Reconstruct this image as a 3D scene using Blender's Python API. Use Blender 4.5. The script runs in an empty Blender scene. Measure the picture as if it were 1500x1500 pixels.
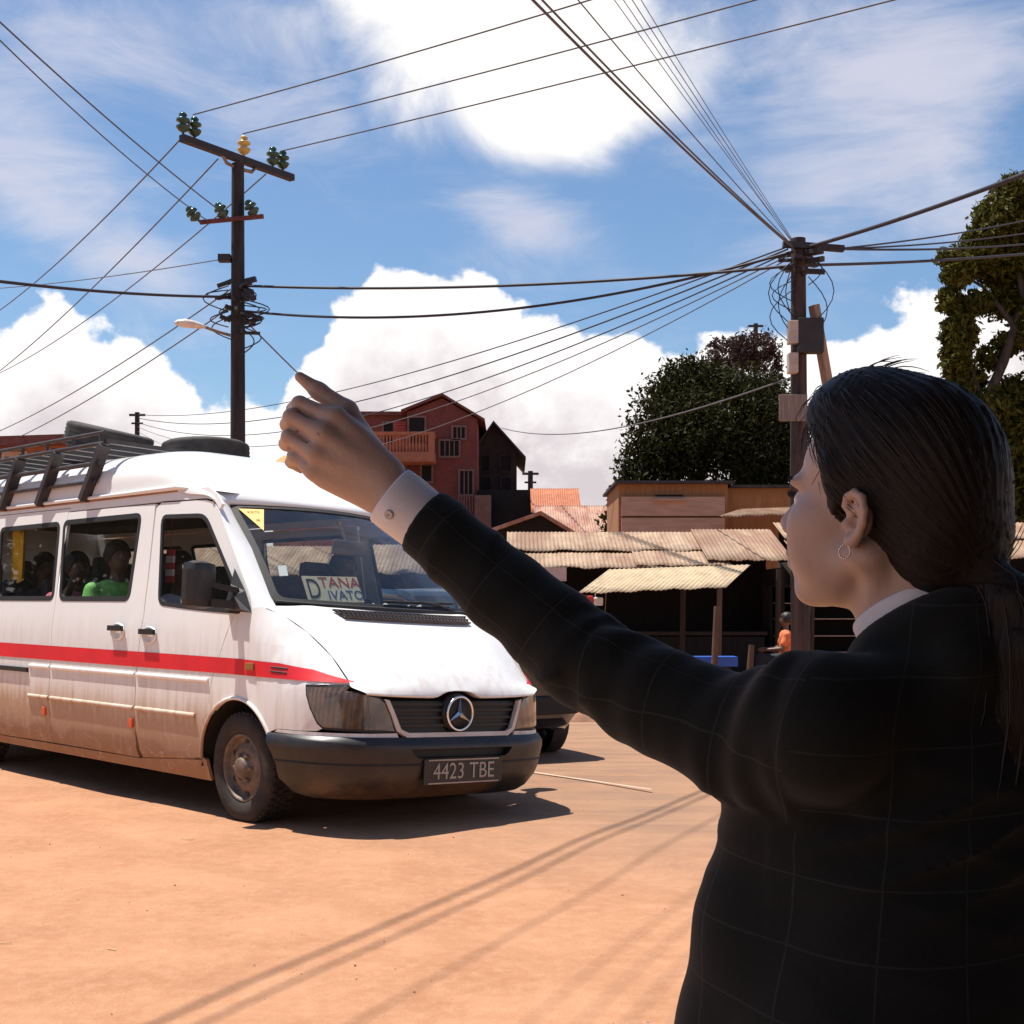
import bpy, bmesh, math, random
import numpy as np
from mathutils import Vector, Matrix
R = math.radians
random.seed(7)
RNG = np.random.default_rng(11)
SC = bpy.context.scene
COL = SC.collection

# ------------------------------------------------------------------ camera
F_PX, HOR, CAM_H = 2000.0, 875.0, 1.368        # focal length in photo pixels, horizon row, eye height
cam_d = bpy.data.cameras.new('camera')
cam_d.sensor_width = 36.0
cam_d.lens = 36.0 * F_PX / 1500.0
cam_d.shift_y = (HOR - 750.0) / 1500.0
cam_d.clip_start = 0.05
cam_d.clip_end = 6000.0
cam = bpy.data.objects.new('camera', cam_d)
cam.location = (0, 0, CAM_H)
cam.rotation_euler = (R(90), 0, 0)
COL.objects.link(cam)
SC.camera = cam

def at(px, py, Y):
    """world point at distance Y seen in the photo at (px, py)"""
    return Vector(((px - 750.0) / F_PX * Y, Y, CAM_H + (HOR - py) / F_PX * Y))

# ------------------------------------------------------------------ objects
def tag(o, label=None, cat=None, group=None, kind=None):
    if label: o['label'] = label
    if cat: o['category'] = cat
    if group: o['group'] = group
    if kind: o['kind'] = kind
    return o

def empty(name, loc=(0, 0, 0), rz=0.0, parent=None):
    o = bpy.data.objects.new(name, None)
    o.empty_display_size = 0.2
    o.location = loc
    o.rotation_euler = (0, 0, rz)
    COL.objects.link(o)
    if parent is not None: o.parent = parent
    return o

def mesh_obj(name, verts, faces, mats, parent=None, smooth=True, mi=None, loc=None):
    me = bpy.data.meshes.new(name)
    me.from_pydata([tuple(v) for v in verts], [], [tuple(int(i) for i in f) for f in faces])
    if not isinstance(mats, (list, tuple)): mats = [mats]
    for m in mats: me.materials.append(m)
    if mi is not None: me.polygons.foreach_set('material_index', mi)
    sm = smooth if isinstance(smooth, (list, tuple)) else [smooth] * len(me.polygons)
    if len(sm) == len(me.polygons): me.polygons.foreach_set('use_smooth', sm)
    me.update()
    o = bpy.data.objects.new(name, me)
    COL.objects.link(o)
    if parent is not None: o.parent = parent
    if loc is not None: o.location = loc
    return o

def copy_tree(o, parent=None):
    c = o.copy()
    COL.objects.link(c)
    c.parent = parent
    for ch in list(o.children): copy_tree(ch, c)
    return c

class MB:
    """collects boxes, tubes, lathes, sheets; build() links them as one mesh"""
    def __init__(s): s.v = []; s.f = []; s.m = []; s.s = []
    def add(s, v, f, m=0, smooth=False):
        b = len(s.v)
        s.v += [tuple(p) for p in v]
        for q in f:
            s.f.append(tuple(b + int(i) for i in q)); s.m.append(m); s.s.append(smooth)
        return s
    def box(s, c, d, m=0, rot=None, bev=0.0, taper=1.0):
        hx, hy, hz = d[0] / 2, d[1] / 2, d[2] / 2
        bm = bmesh.new()
        pts = []
        for z in (-1, 1):
            k = taper if z > 0 else 1.0
            for x, y in ((-1, -1), (1, -1), (1, 1), (-1, 1)): pts.append(bm.verts.new((x * hx * k, y * hy * k, z * hz)))
        for q in ((3, 2, 1, 0), (4, 5, 6, 7), (0, 1, 5, 4), (1, 2, 6, 5), (2, 3, 7, 6), (3, 0, 4, 7)): bm.faces.new([pts[i] for i in q])
        if bev > 0: bmesh.ops.bevel(bm, geom=list(bm.edges), offset=bev, segments=2, profile=0.6, affect='EDGES')
        bm.verts.index_update()
        M_ = Matrix.Translation(Vector(c)) @ (rot.to_4x4() if rot is not None else Matrix.Identity(4))
        s.add([M_ @ v.co for v in bm.verts], [[v.index for v in f.verts] for f in bm.faces], m, False)
        bm.free(); return s
    def tube(s, pts, r, n=8, m=0, smooth=True, caps=True, flat=1.0):
        pts = [Vector(p) for p in pts]
        rs = r if isinstance(r, (list, tuple)) else [r] * len(pts)
        V = []; Fc = []
        t0 = (pts[1] - pts[0]).normalized()
        ref = Vector((0, 0, 1)) if abs(t0.z) < 0.9 else Vector((1, 0, 0))
        nrm = (ref - t0 * ref.dot(t0)).normalized()
        for i, p in enumerate(pts):
            a = pts[max(i - 1, 0)]; b = pts[min(i + 1, len(pts) - 1)]
            t = (b - a).normalized()
            nrm = (nrm - t * nrm.dot(t)).normalized()
            bn = t.cross(nrm)
            for k in range(n):
                an = 2 * math.pi * k / n
                V.append(p + (nrm * math.cos(an) * flat + bn * math.sin(an)) * rs[i])
        for i in range(len(pts) - 1):
            for k in range(n):
                k2 = (k + 1) % n
                Fc.append((i * n + k, i * n + k2, (i + 1) * n + k2, (i + 1) * n + k))
        s.add(V, Fc, m, smooth)
        if caps:
            s.add(V[:n], [list(range(n))[::-1]], m, False)
            s.add(V[-n:], [list(range(n))], m, False)
        return s
    def bar(s, a, b, w, h, m=0, up=(0, 0, 1)):
        a = Vector(a); b = Vector(b); t = (b - a).normalized()
        u = Vector(up); side = t.cross(u)
        if side.length < 1e-4: side = t.cross(Vector((1, 0, 0)))
        side.normalize(); u = side.cross(t)
        V = []
        for p in (a, b):
            for x, y in ((-1, -1), (1, -1), (1, 1), (-1, 1)): V.append(p + side * x * w / 2 + u * y * h / 2)
        s.add(V, [(0, 1, 2, 3), (7, 6, 5, 4), (0, 4, 5, 1), (1, 5, 6, 2), (2, 6, 7, 3), (3, 7, 4, 0)], m, False)
        return s
    def lathe(s, prof, axis='z', c=(0, 0, 0), n=24, m=0, smooth=True, closed=False):
        """prof: (radius, height) pairs"""
        V = []; Fc = []
        c = Vector(c)
        for (r, h) in prof:
            for k in range(n):
                a = 2 * math.pi * k / n
                x, y = r * math.cos(a), r * math.sin(a)
                V.append(c + (Vector((x, y, h)) if axis == 'z' else Vector((x, -h, y)) if axis == 'y' else Vector((h, x, y))))
        for i in range(len(prof) - 1 + (1 if closed else 0)):
            j = (i + 1) % len(prof)
            for k in range(n):
                k2 = (k + 1) % n
                Fc.append((i * n + k, i * n + k2, j * n + k2, j * n + k))
        s.add(V, Fc, m, smooth)
        return s
    def build(s, name, mats, parent=None):
        return mesh_obj(name, s.v, s.f, mats, parent, s.s, s.m)

# ------------------------------------------------------------------ materials
MATS = {}
def new_mat(name):
    m = bpy.data.materials.new(name); m.use_nodes = True
    nt = m.node_tree
    b = nt.nodes['Principled BSDF']
    return m, nt, b

def lk(nt, a, b): nt.links.new(a, b)

def M(name, col, rough=0.6, metal=0.0, var=0.18, scale=6.0, bump=0.0, bscale=40.0, col2=None, spec=0.5, coat=0.0, stretch=None, thr=(0.35, 0.65)):
    if name in MATS: return MATS[name]
    m, nt, b = new_mat(name)
    N = nt.nodes
    tc = N.new('ShaderNodeTexCoord')
    src = tc.outputs['Object']
    if stretch:
        mp = N.new('ShaderNodeMapping'); mp.inputs['Scale'].default_value = stretch
        lk(nt, src, mp.inputs['Vector']); src = mp.outputs['Vector']
    no = N.new('ShaderNodeTexNoise'); no.inputs['Scale'].default_value = scale; no.inputs['Detail'].default_value = 6
    no.inputs['Roughness'].default_value = 0.62
    lk(nt, src, no.inputs['Vector'])
    cr = N.new('ShaderNodeValToRGB')
    c2 = col2 if col2 else tuple(min(1, c * (1 + var)) for c in col)
    c1 = col if col2 else tuple(c * (1 - var) for c in col)
    cr.color_ramp.elements[0].position = thr[0]; cr.color_ramp.elements[1].position = thr[1]
    cr.color_ramp.elements[0].color = (*c1, 1); cr.color_ramp.elements[1].color = (*c2, 1)
    lk(nt, no.outputs['Fac'], cr.inputs['Fac'])
    lk(nt, cr.outputs['Color'], b.inputs['Base Color'])
    b.inputs['Roughness'].default_value = rough
    b.inputs['Metallic'].default_value = metal
    b.inputs['Specular IOR Level'].default_value = spec
    b.inputs['Coat Weight'].default_value = coat
    if bump > 0:
        n2 = N.new('ShaderNodeTexNoise'); n2.inputs['Scale'].default_value = bscale; n2.inputs['Detail'].default_value = 5
        lk(nt, src, n2.inputs['Vector'])
        bp = N.new('ShaderNodeBump'); bp.inputs['Strength'].default_value = bump; bp.inputs['Distance'].default_value = 0.02
        lk(nt, n2.outputs['Fac'], bp.inputs['Height']); lk(nt, bp.outputs['Normal'], b.inputs['Normal'])
    MATS[name] = m
    return m

def node_math(nt, op, a, b=None, c=None, clamp=False):
    n = nt.nodes.new('ShaderNodeMath'); n.operation = op; n.use_clamp = clamp
    for i, x in enumerate((a, b, c)):
        if x is None: continue
        if isinstance(x, (int, float)): n.inputs[i].default_value = x
        else: nt.links.new(x, n.inputs[i])
    return n.outputs[0]

def node_map(nt, x, a, b, c=0.0, d=1.0, smooth=True):
    n = nt.nodes.new('ShaderNodeMapRange'); n.interpolation_type = 'SMOOTHSTEP' if smooth else 'LINEAR'
    nt.links.new(x, n.inputs['Value'])
    n.inputs['From Min'].default_value = a; n.inputs['From Max'].default_value = b
    n.inputs['To Min'].default_value = c; n.inputs['To Max'].default_value = d
    return n.outputs['Result']

def node_mix(nt, f, a, b):
    n = nt.nodes.new('ShaderNodeMix'); n.data_type = 'RGBA'
    if isinstance(f, (int, float)): n.inputs[0].default_value = f
    else: nt.links.new(f, n.inputs[0])
    for i, x in ((6, a), (7, b)):
        if isinstance(x, tuple): n.inputs[i].default_value = (*x, 1)
        else: nt.links.new(x, n.inputs[i])
    return n.outputs[2]

def node_noise(nt, vec, scale, detail=5, rough=0.6, dist=0.0):
    n = nt.nodes.new('ShaderNodeTexNoise')
    n.inputs['Scale'].default_value = scale; n.inputs['Detail'].default_value = detail
    n.inputs['Roughness'].default_value = rough; n.inputs['Distortion'].default_value = dist
    nt.links.new(vec, n.inputs['Vector'])
    return n.outputs['Fac']

def glass_mat(name, tint=(0.5, 0.55, 0.55), refl=1.0, dust=0.03):
    m = bpy.data.materials.new(name); m.use_nodes = True
    nt = m.node_tree; nt.nodes.clear()
    out = nt.nodes.new('ShaderNodeOutputMaterial')
    tr = nt.nodes.new('ShaderNodeBsdfTransparent'); tr.inputs['Color'].default_value = (*tint, 1)
    gl = nt.nodes.new('ShaderNodeBsdfGlossy'); gl.inputs['Roughness'].default_value = 0.02
    lw = nt.nodes.new('ShaderNodeLayerWeight'); lw.inputs['Blend'].default_value = 0.5
    mx = nt.nodes.new('ShaderNodeMixShader')
    f5 = node_math(nt, 'POWER', lw.outputs['Facing'], 4.0)
    lk(nt, node_math(nt, 'MULTIPLY', node_math(nt, 'MULTIPLY_ADD', f5, 0.92, 0.075), refl, clamp=True), mx.inputs[0])
    lk(nt, tr.outputs[0], mx.inputs[1]); lk(nt, gl.outputs[0], mx.inputs[2])
    df = nt.nodes.new('ShaderNodeBsdfDiffuse'); df.inputs['Color'].default_value = (0.5, 0.42, 0.36, 1)
    m2 = nt.nodes.new('ShaderNodeMixShader')
    tc = nt.nodes.new('ShaderNodeTexCoord')
    lk(nt, node_map(nt, node_noise(nt, tc.outputs['Object'], 3.0, 6, 0.65), 0.35, 0.75, 0.004, dust), m2.inputs[0])
    lk(nt, mx.outputs[0], m2.inputs[1]); lk(nt, df.outputs[0], m2.inputs[2])
    lk(nt, m2.outputs[0], out.inputs['Surface'])
    return m

# ------------------------------------------------------------------ signed-distance modelling (organic bodies)
class Field:
    """a grid of signed distances; smooth unions and cuts; mesh() extracts one continuous surface (surface nets)"""
    def __init__(s, lo, hi, h):
        s.lo = np.array(lo, float); s.h = h
        s.n = np.ceil((np.array(hi) - s.lo) / h).astype(int) + 1
        s.D = np.full(s.n, 1.0, np.float32)
    def _sub(s, lo, hi):
        a = np.clip(np.floor((np.array(lo) - s.lo) / s.h).astype(int), 0, s.n - 1)
        b = np.clip(np.ceil((np.array(hi) - s.lo) / s.h).astype(int) + 1, 1, s.n)
        if np.any(b <= a): return None
        ax = [s.lo[i] + s.h * np.arange(a[i], b[i]) for i in range(3)]
        return tuple(slice(a[i], b[i]) for i in range(3)), np.meshgrid(*ax, indexing='ij')
    def _smin(s, a, b, k):
        if k <= 0: return np.minimum(a, b)
        hh = np.clip(0.5 + 0.5 * (b - a) / k, 0, 1)
        return b * (1 - hh) + a * hh - k * hh * (1 - hh)
    def put(s, fn, lo, hi, k, sub=False):
        mg = k + 3 * s.h
        r = s._sub(np.array(lo) - mg, np.array(hi) + mg)
        if r is None: return
        sl, (X, Y, Z) = r
        d = fn(X, Y, Z).astype(np.float32)
        if sub: s.D[sl] = -s._smin(-s.D[sl], d, k)
        else: s.D[sl] = s._smin(s.D[sl], d, k)
    def cap(s, a, b, ra, rb=None, k=0.01, sub=False, sq=None):
        """tapered capsule from a to b; sq=(axis vector, factor) squashes it across one direction"""
        a = np.array(a, float); b = np.array(b, float)
        rb = ra if rb is None else rb
        ab = b - a; L2 = max(ab @ ab, 1e-12)
        def fn(X, Y, Z):
            px, py, pz = X - a[0], Y - a[1], Z - a[2]
            t = np.clip((px * ab[0] + py * ab[1] + pz * ab[2]) / L2, 0, 1)
            dx, dy, dz = px - t * ab[0], py - t * ab[1], pz - t * ab[2]
            if sq is not None:
                ax = np.array(sq[0], float); ax /= np.linalg.norm(ax)
                w = dx * ax[0] + dy * ax[1] + dz * ax[2]
                g = (1 / sq[1] - 1) * w
                dx, dy, dz = dx + g * ax[0], dy + g * ax[1], dz + g * ax[2]
            return np.sqrt(dx * dx + dy * dy + dz * dz) - (ra + (rb - ra) * t)
        m = max(ra, rb)
        s.put(fn, np.minimum(a, b) - m, np.maximum(a, b) + m, k, sub)
    def ell(s, c, rad, axes=None, k=0.01, sub=False):
        c = np.array(c, float); rad = np.array(rad, float)
        A = np.eye(3) if axes is None else np.array(axes, float)
        def fn(X, Y, Z):
            p = np.stack([X - c[0], Y - c[1], Z - c[2]], -1) @ A.T
            k0 = np.sqrt(((p / rad) ** 2).sum(-1)); k1 = np.sqrt(((p / rad ** 2) ** 2).sum(-1))
            return np.where(k1 > 1e-9, k0 * (k0 - 1) / np.maximum(k1, 1e-9), -rad.min())
        m = rad.max()
        s.put(fn, c - m, c + m, k, sub)
    def chain(s, pts, rs, k=0.01, sq=None):
        for i in range(len(pts) - 1): s.cap(pts[i], pts[i + 1], rs[i], rs[i + 1], k, sq=sq)
    def displace(s, fn, band=0.03):
        """add fn(x,y,z) to the distance near the surface"""
        idx = np.nonzero(np.abs(s.D) < band)
        P = s.lo + s.h * np.stack(idx, -1)
        s.D[idx] += fn(P).astype(np.float32)
    def mesh(s):
        D = s.D; ins = D < 0
        n = D.shape
        cnt = np.zeros(tuple(x - 1 for x in n), np.int8)
        for i in (0, 1):
            for j in (0, 1):
                for k in (0, 1): cnt += ins[i:n[0] - 1 + i, j:n[1] - 1 + j, k:n[2] - 1 + k]
        act = (cnt > 0) & (cnt < 8)
        ci = np.stack(np.nonzero(act), -1)
        idx = np.full(act.shape, -1, np.int64); idx[act] = np.arange(len(ci))
        acc = np.zeros((len(ci), 3)); num = np.zeros(len(ci))
        cor = [(i, j, k) for i in (0, 1) for j in (0, 1) for k in (0, 1)]
        for a in range(8):
            for b in range(a + 1, 8):
                da = np.array(cor[a]); db = np.array(cor[b])
                if np.abs(da - db).sum() != 1: continue
                va = D[tuple((ci + da).T)]; vb = D[tuple((ci + db).T)]
                c = (va < 0) != (vb < 0)
                t = np.where(c, va / np.where(c, va - vb, 1), 0)
                acc += np.where(c[:, None], da + t[:, None] * (db - da), 0); num += c
        V = s.lo + s.h * (ci + acc / num[:, None])
        faces = []
        for ax in range(3):
            o = [1 if i == ax else 0 for i in range(3)]
            A = ins[:n[0] - o[0], :n[1] - o[1], :n[2] - o[2]]; B = ins[o[0]:, o[1]:, o[2]:]
            u, v = (ax + 1) % 3, (ax + 2) % 3
            e = np.stack(np.nonzero(A != B), -1)
            ok = (e[:, u] > 0) & (e[:, v] > 0) & (e[:, u] < n[u] - 1) & (e[:, v] < n[v] - 1)
            e = e[ok]
            fl = A[tuple(e.T)]
            q = []
            for du, dv in ((-1, -1), (0, -1), (0, 0), (-1, 0)):
                c = e.copy(); c[:, u] += du; c[:, v] += dv
                q.append(idx[tuple(c.T)])
            q = np.stack(q, -1)
            q = np.where(fl[:, None], q, q[:, ::-1])
            faces.append(q)
        return V, np.concatenate(faces)

def fast_mesh(name, V, Fq, mats, parent=None, smooth=True, uv=None):
    V = np.asarray(V, np.float32); Fq = np.asarray(Fq, np.int32)
    me = bpy.data.meshes.new(name)
    me.vertices.add(len(V)); me.vertices.foreach_set('co', V.ravel())
    k = Fq.shape[1]
    me.loops.add(Fq.size); me.loops.foreach_set('vertex_index', Fq.ravel())
    me.polygons.add(len(Fq)); me.polygons.foreach_set('loop_start', np.arange(0, Fq.size, k, dtype=np.int32))
    me.polygons.foreach_set('use_smooth', np.full(len(Fq), smooth))
    for m in (mats if isinstance(mats, (list, tuple)) else [mats]): me.materials.append(m)
    if uv is not None:
        l = me.uv_layers.new(name='UVMap')
        l.data.foreach_set('uv', np.asarray(uv, np.float32)[Fq.ravel()].ravel())
    me.update(calc_edges=True)
    o = bpy.data.objects.new(name, me); COL.objects.link(o)
    if parent is not None: o.parent = parent
    return o

def text_mesh(name, body, size, mat, M4, parent=None, extrude=0.0015, sx=1.0, shear=0.0):
    cu = bpy.data.curves.new(name, 'FONT'); cu.body = body; cu.size = size; cu.extrude = extrude
    cu.align_x = 'CENTER'; cu.align_y = 'CENTER'; cu.shear = shear; cu.resolution_u = 4
    t = bpy.data.objects.new(name, cu); COL.objects.link(t)
    bpy.context.view_layer.update()
    me = bpy.data.meshes.new_from_object(t.evaluated_get(bpy.context.evaluated_depsgraph_get()))
    bpy.data.objects.remove(t); bpy.data.curves.remove(cu)
    me.name = name
    me.transform(M4 @ Matrix.Diagonal((sx, 1, 1, 1)))
    me.materials.clear(); me.materials.append(mat)
    o = bpy.data.objects.new(name, me); COL.objects.link(o)
    if parent is not None: o.parent = parent
    return o

def interp(x, xs, ys): return float(np.interp(x, xs, ys))
# ------------------------------------------------------------------ render settings, world, sun
SC.render.engine = 'CYCLES'
SC.render.resolution_x = SC.render.resolution_y = 1024
SC.view_settings.view_transform = 'Standard'
SC.view_settings.look = 'None'
SC.view_settings.gamma = 1.0
SC.view_settings.exposure = 0.66
SC.cycles.max_bounces = 8
SC.cycles.transparent_max_bounces = 12
SC.cycles.use_denoising = True

YAW = R(46.5)                                       # minibus heading
FW = Vector((math.cos(YAW), -math.sin(YAW), 0)); RT = Vector((-math.sin(YAW), -math.cos(YAW), 0))
sun_dir = (FW * -0.30 + RT * 0.13 + Vector((0, 0, 1))).normalized()    # towards the sun: high, behind the minibus
sl = bpy.data.lights.new('sun', 'SUN'); sl.energy = 4.9; sl.angle = R(0.55); sl.color = (1.0, 0.95, 0.87)
so = bpy.data.objects.new('sun', sl); COL.objects.link(so)
so.rotation_euler = sun_dir.to_track_quat('Z', 'Y').to_euler()

w = bpy.data.worlds.new('World'); SC.world = w; w.use_nodes = True
nt = w.node_tree; nt.nodes.clear()
out = nt.nodes.new('ShaderNodeOutputWorld')
sky = nt.nodes.new('ShaderNodeTexSky'); sky.sky_type = 'NISHITA'; sky.sun_disc = False
sky.sun_elevation = math.asin(sun_dir.z); sky.sun_rotation = math.atan2(sun_dir.x, sun_dir.y)
sky.air_density = 1.0; sky.dust_density = 0.6; sky.ozone_density = 1.5
tc = nt.nodes.new('ShaderNodeTexCoord')
dirv = tc.outputs['Generated']
sep = nt.nodes.new('ShaderNodeSeparateXYZ'); lk(nt, dirv, sep.inputs[0])
az = node_math(nt, 'ARCTAN2', sep.outputs['X'], sep.outputs['Y'])
el = node_math(nt, 'ARCSINE', sep.outputs['Z'])
cmb = nt.nodes.new('ShaderNodeCombineXYZ'); lk(nt, az, cmb.inputs[0]); lk(nt, el, cmb.inputs[1])
uvv = cmb.outputs[0]
# cumulus bank: its top follows a curve over the compass, broken up by noise
fc_ = nt.nodes.new('ShaderNodeFloatCurve')
crv = fc_.mapping.curves[0]
def A_(px): return (math.atan((px - 750) / F_PX) + math.pi) / (2 * math.pi)
def E_(px, py): return math.atan((HOR - py) / F_PX * math.cos(math.atan((px - 750) / F_PX))) / 0.5
bank = [(0, 462), (60, 440), (130, 452), (200, 486), (250, 528), (290, 590), (312, 612), (345, 578), (385, 585), (415, 600), (436, 540), (470, 468), (515, 420), (560, 388),
        (625, 378), (695, 388), (712, 425), (770, 448), (820, 470), (900, 480), (980, 500), (1010, 505), (1060, 488), (1120, 500), (1180, 494), (1230, 482), (1290, 458), (1340, 440), (1390, 405), (1460, 395), (1500, 400)]
pts = [(0.0, 0.30), (0.12, 0.42), (0.2, 0.36), (0.3, 0.45), (0.38, 0.34)] + [(A_(a), E_(a, b)) for a, b in bank] + [(0.6, 0.40), (0.7, 0.34), (0.8, 0.46), (0.9, 0.36), (1.0, 0.30)]
while len(crv.points) < len(pts): crv.points.new(0.5, 0.5)
for p_, (x_, y_) in zip(crv.points, pts): p_.location = (x_, y_); p_.handle_type = 'VECTOR'
fc_.mapping.update()
lk(nt, node_map(nt, az, -math.pi, math.pi, smooth=False), fc_.inputs['Value'])
top = node_math(nt, 'MULTIPLY', fc_.outputs[0], 0.5)
wn = nt.nodes.new('ShaderNodeMapping'); wn.inputs['Scale'].default_value = (1, 1.15, 1); lk(nt, uvv, wn.inputs['Vector'])
puff = node_noise(nt, wn.outputs[0], 26.0, 7, 0.52)
puff2 = node_noise(nt, wn.outputs[0], 11.0, 4, 0.5)
edge = node_math(nt, 'ADD', node_math(nt, 'SUBTRACT', top, el), node_math(nt, 'MULTIPLY', node_math(nt, 'SUBTRACT', puff, 0.5), 0.085))
edge = node_math(nt, 'ADD', edge, node_math(nt, 'MULTIPLY', node_math(nt, 'SUBTRACT', puff2, 0.5), 0.02))
m_bank = node_map(nt, edge, 0.0, 0.011)
gap = node_noise(nt, uvv, 13.0, 5, 0.55)                      # small blue holes low in the bank
deep = node_map(nt, edge, 0.06, 0.10)
hole = node_math(nt, 'MULTIPLY', node_map(nt, gap, 0.63, 0.70), deep)
m_bank = node_math(nt, 'MULTIPLY', m_bank, node_math(nt, 'SUBTRACT', 1.0, node_math(nt, 'MULTIPLY', hole, 0.7)))
m_bank = node_math(nt, 'MULTIPLY', m_bank, node_map(nt, el, -0.02, 0.0))
# soft high clouds: elliptical patches eaten by noise
def patch(px, py, sx, sy, rot=0.0, gain=1.0):
    a0 = math.atan((px - 750) / F_PX); e0 = math.atan((HOR - py) / F_PX * math.cos(a0))
    n = nt.nodes.new('ShaderNodeMapping'); n.vector_type = 'TEXTURE'
    n.inputs['Location'].default_value = (a0, e0, 0); n.inputs['Rotation'].default_value = (0, 0, rot)
    n.inputs['Scale'].default_value = (sx / F_PX, sy / F_PX, 1)
    lk(nt, uvv, n.inputs['Vector'])
    ln = nt.nodes.new('ShaderNodeVectorMath'); ln.operation = 'LENGTH'; lk(nt, n.outputs[0], ln.inputs[0])
    return node_math(nt, 'MULTIPLY', node_map(nt, ln.outputs['Value'], 1.0, 0.0), gain)
def total(L):
    x = L[0]
    for y in L[1:]: x = node_math(nt, 'ADD', x, y)
    return x
soft = node_noise(nt, uvv, 9.0, 7, 0.6, 0.6)
soft2 = node_noise(nt, uvv, 20.0, 6, 0.6)
big = total([patch(770, 60, 380, 220, 0, 1.35), patch(840, 160, 230, 110, 0.1, 0.9), patch(650, -60, 420, 160, 0, 0.8), patch(700, -330, 700, 260, 0, 0.8)])
m_big = node_map(nt, node_math(nt, 'ADD', big, node_math(nt, 'MULTIPLY', node_math(nt, 'SUBTRACT', soft, 0.5), 1.7)), 0.05, 1.05)
st = nt.nodes.new('ShaderNodeMapping'); st.inputs['Rotation'].default_value = (0, 0, R(24)); st.inputs['Scale'].default_value = (2.2, 6.5, 1); lk(nt, uvv, st.inputs['Vector'])
streak = node_noise(nt, st.outputs[0], 2.6, 7, 0.62, 0.5)
wis = total([patch(120, 330, 420, 120, -0.45, 0.75), patch(200, 60, 380, 120, 0.0, 0.62), patch(1330, 90, 330, 260, -0.5, 0.85), patch(790, 330, 230, 80, -0.35, 0.72), patch(1170, 300, 230, 120, -0.4, 0.5), patch(450, 190, 260, 110, 0, 0.42), patch(430, 20, 240, 120, 0.0, 0.5), patch(60, 180, 300, 90, -0.3, 0.5), patch(1430, 300, 200, 120, -0.4, 0.5), patch(980, 120, 160, 200, -0.6, 0.55)])
m_wis = node_math(nt, 'MULTIPLY', node_map(nt, node_math(nt, 'ADD', wis, node_math(nt, 'MULTIPLY', node_math(nt, 'SUBTRACT', streak, 0.5), 2.0)), 0.0, 1.0), 0.80)
all_ = node_map(nt, node_noise(nt, dirv, 1.7, 6, 0.6), 0.52, 0.72, 0.0, 0.55)   # broken cloud over the rest of the sky
rest = node_math(nt, 'MULTIPLY', all_, node_map(nt, el, 0.45, 0.62))
rest2 = node_math(nt, 'MULTIPLY', all_, node_map(nt, node_math(nt, 'ABSOLUTE', az), 0.42, 0.6))
m_soft = node_math(nt, 'MAXIMUM', node_math(nt, 'MAXIMUM', rest, rest2), node_math(nt, 'MAXIMUM', m_big, m_wis))
# cloud radiance
shade = node_map(nt, node_math(nt, 'ADD', node_math(nt, 'MULTIPLY', soft, 0.55), node_math(nt, 'MULTIPLY', soft2, 0.45)), 0.42, 0.66)
low = node_map(nt, edge, 0.02, 0.10)
BGS = 0.08                                          # sky strength; cloud radiances are given relative to it
K_ = lambda *c: tuple(x / BGS for x in c)
cb = node_mix(nt, node_math(nt, 'MULTIPLY', low, node_math(nt, 'SUBTRACT', 1.0, shade)), K_(0.72, 0.70, 0.69), K_(0.455, 0.41, 0.425))
cs = node_mix(nt, m_big, K_(0.47, 0.465, 0.53), K_(0.72, 0.70, 0.675))
skyc = nt.nodes.new('ShaderNodeMix'); skyc.data_type = 'RGBA'; skyc.blend_type = 'MULTIPLY'; skyc.inputs[0].default_value = 1.0
lk(nt, sky.outputs[0], skyc.inputs[6]); skyc.inputs[7].default_value = (0.80, 0.93, 1.04, 1)
c1 = node_mix(nt, m_soft, skyc.outputs[2], cs)
c2 = node_mix(nt, m_bank, c1, cb)
bg = nt.nodes.new('ShaderNodeBackground'); bg.inputs['Strength'].default_value = BGS
lk(nt, c2, bg.inputs['Color']); lk(nt, bg.outputs[0], out.inputs['Surface'])
# ------------------------------------------------------------------ minibus
ROLL = R(3.0)
VO = Vector((-0.9916, 8.8865, 0))
rt_ = RT * math.cos(ROLL) + Vector((0, 0, 1)) * math.sin(ROLL)
up_ = Vector((0, 0, 1)) * math.cos(ROLL) - RT * math.sin(ROLL)
VM = Matrix(((FW.x, -rt_.x, up_.x, VO.x), (FW.y, -rt_.y, up_.y, VO.y), (FW.z, -rt_.z, up_.z, VO.z), (0, 0, 0, 1)))
bus = empty('minibus'); bus.matrix_world = VM
tag(bus, 'white minibus with a red side stripe, dusty lower panels and a loaded roof rack', 'minibus')
def to_bus(p): return VM.inverted() @ Vector(p)

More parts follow.
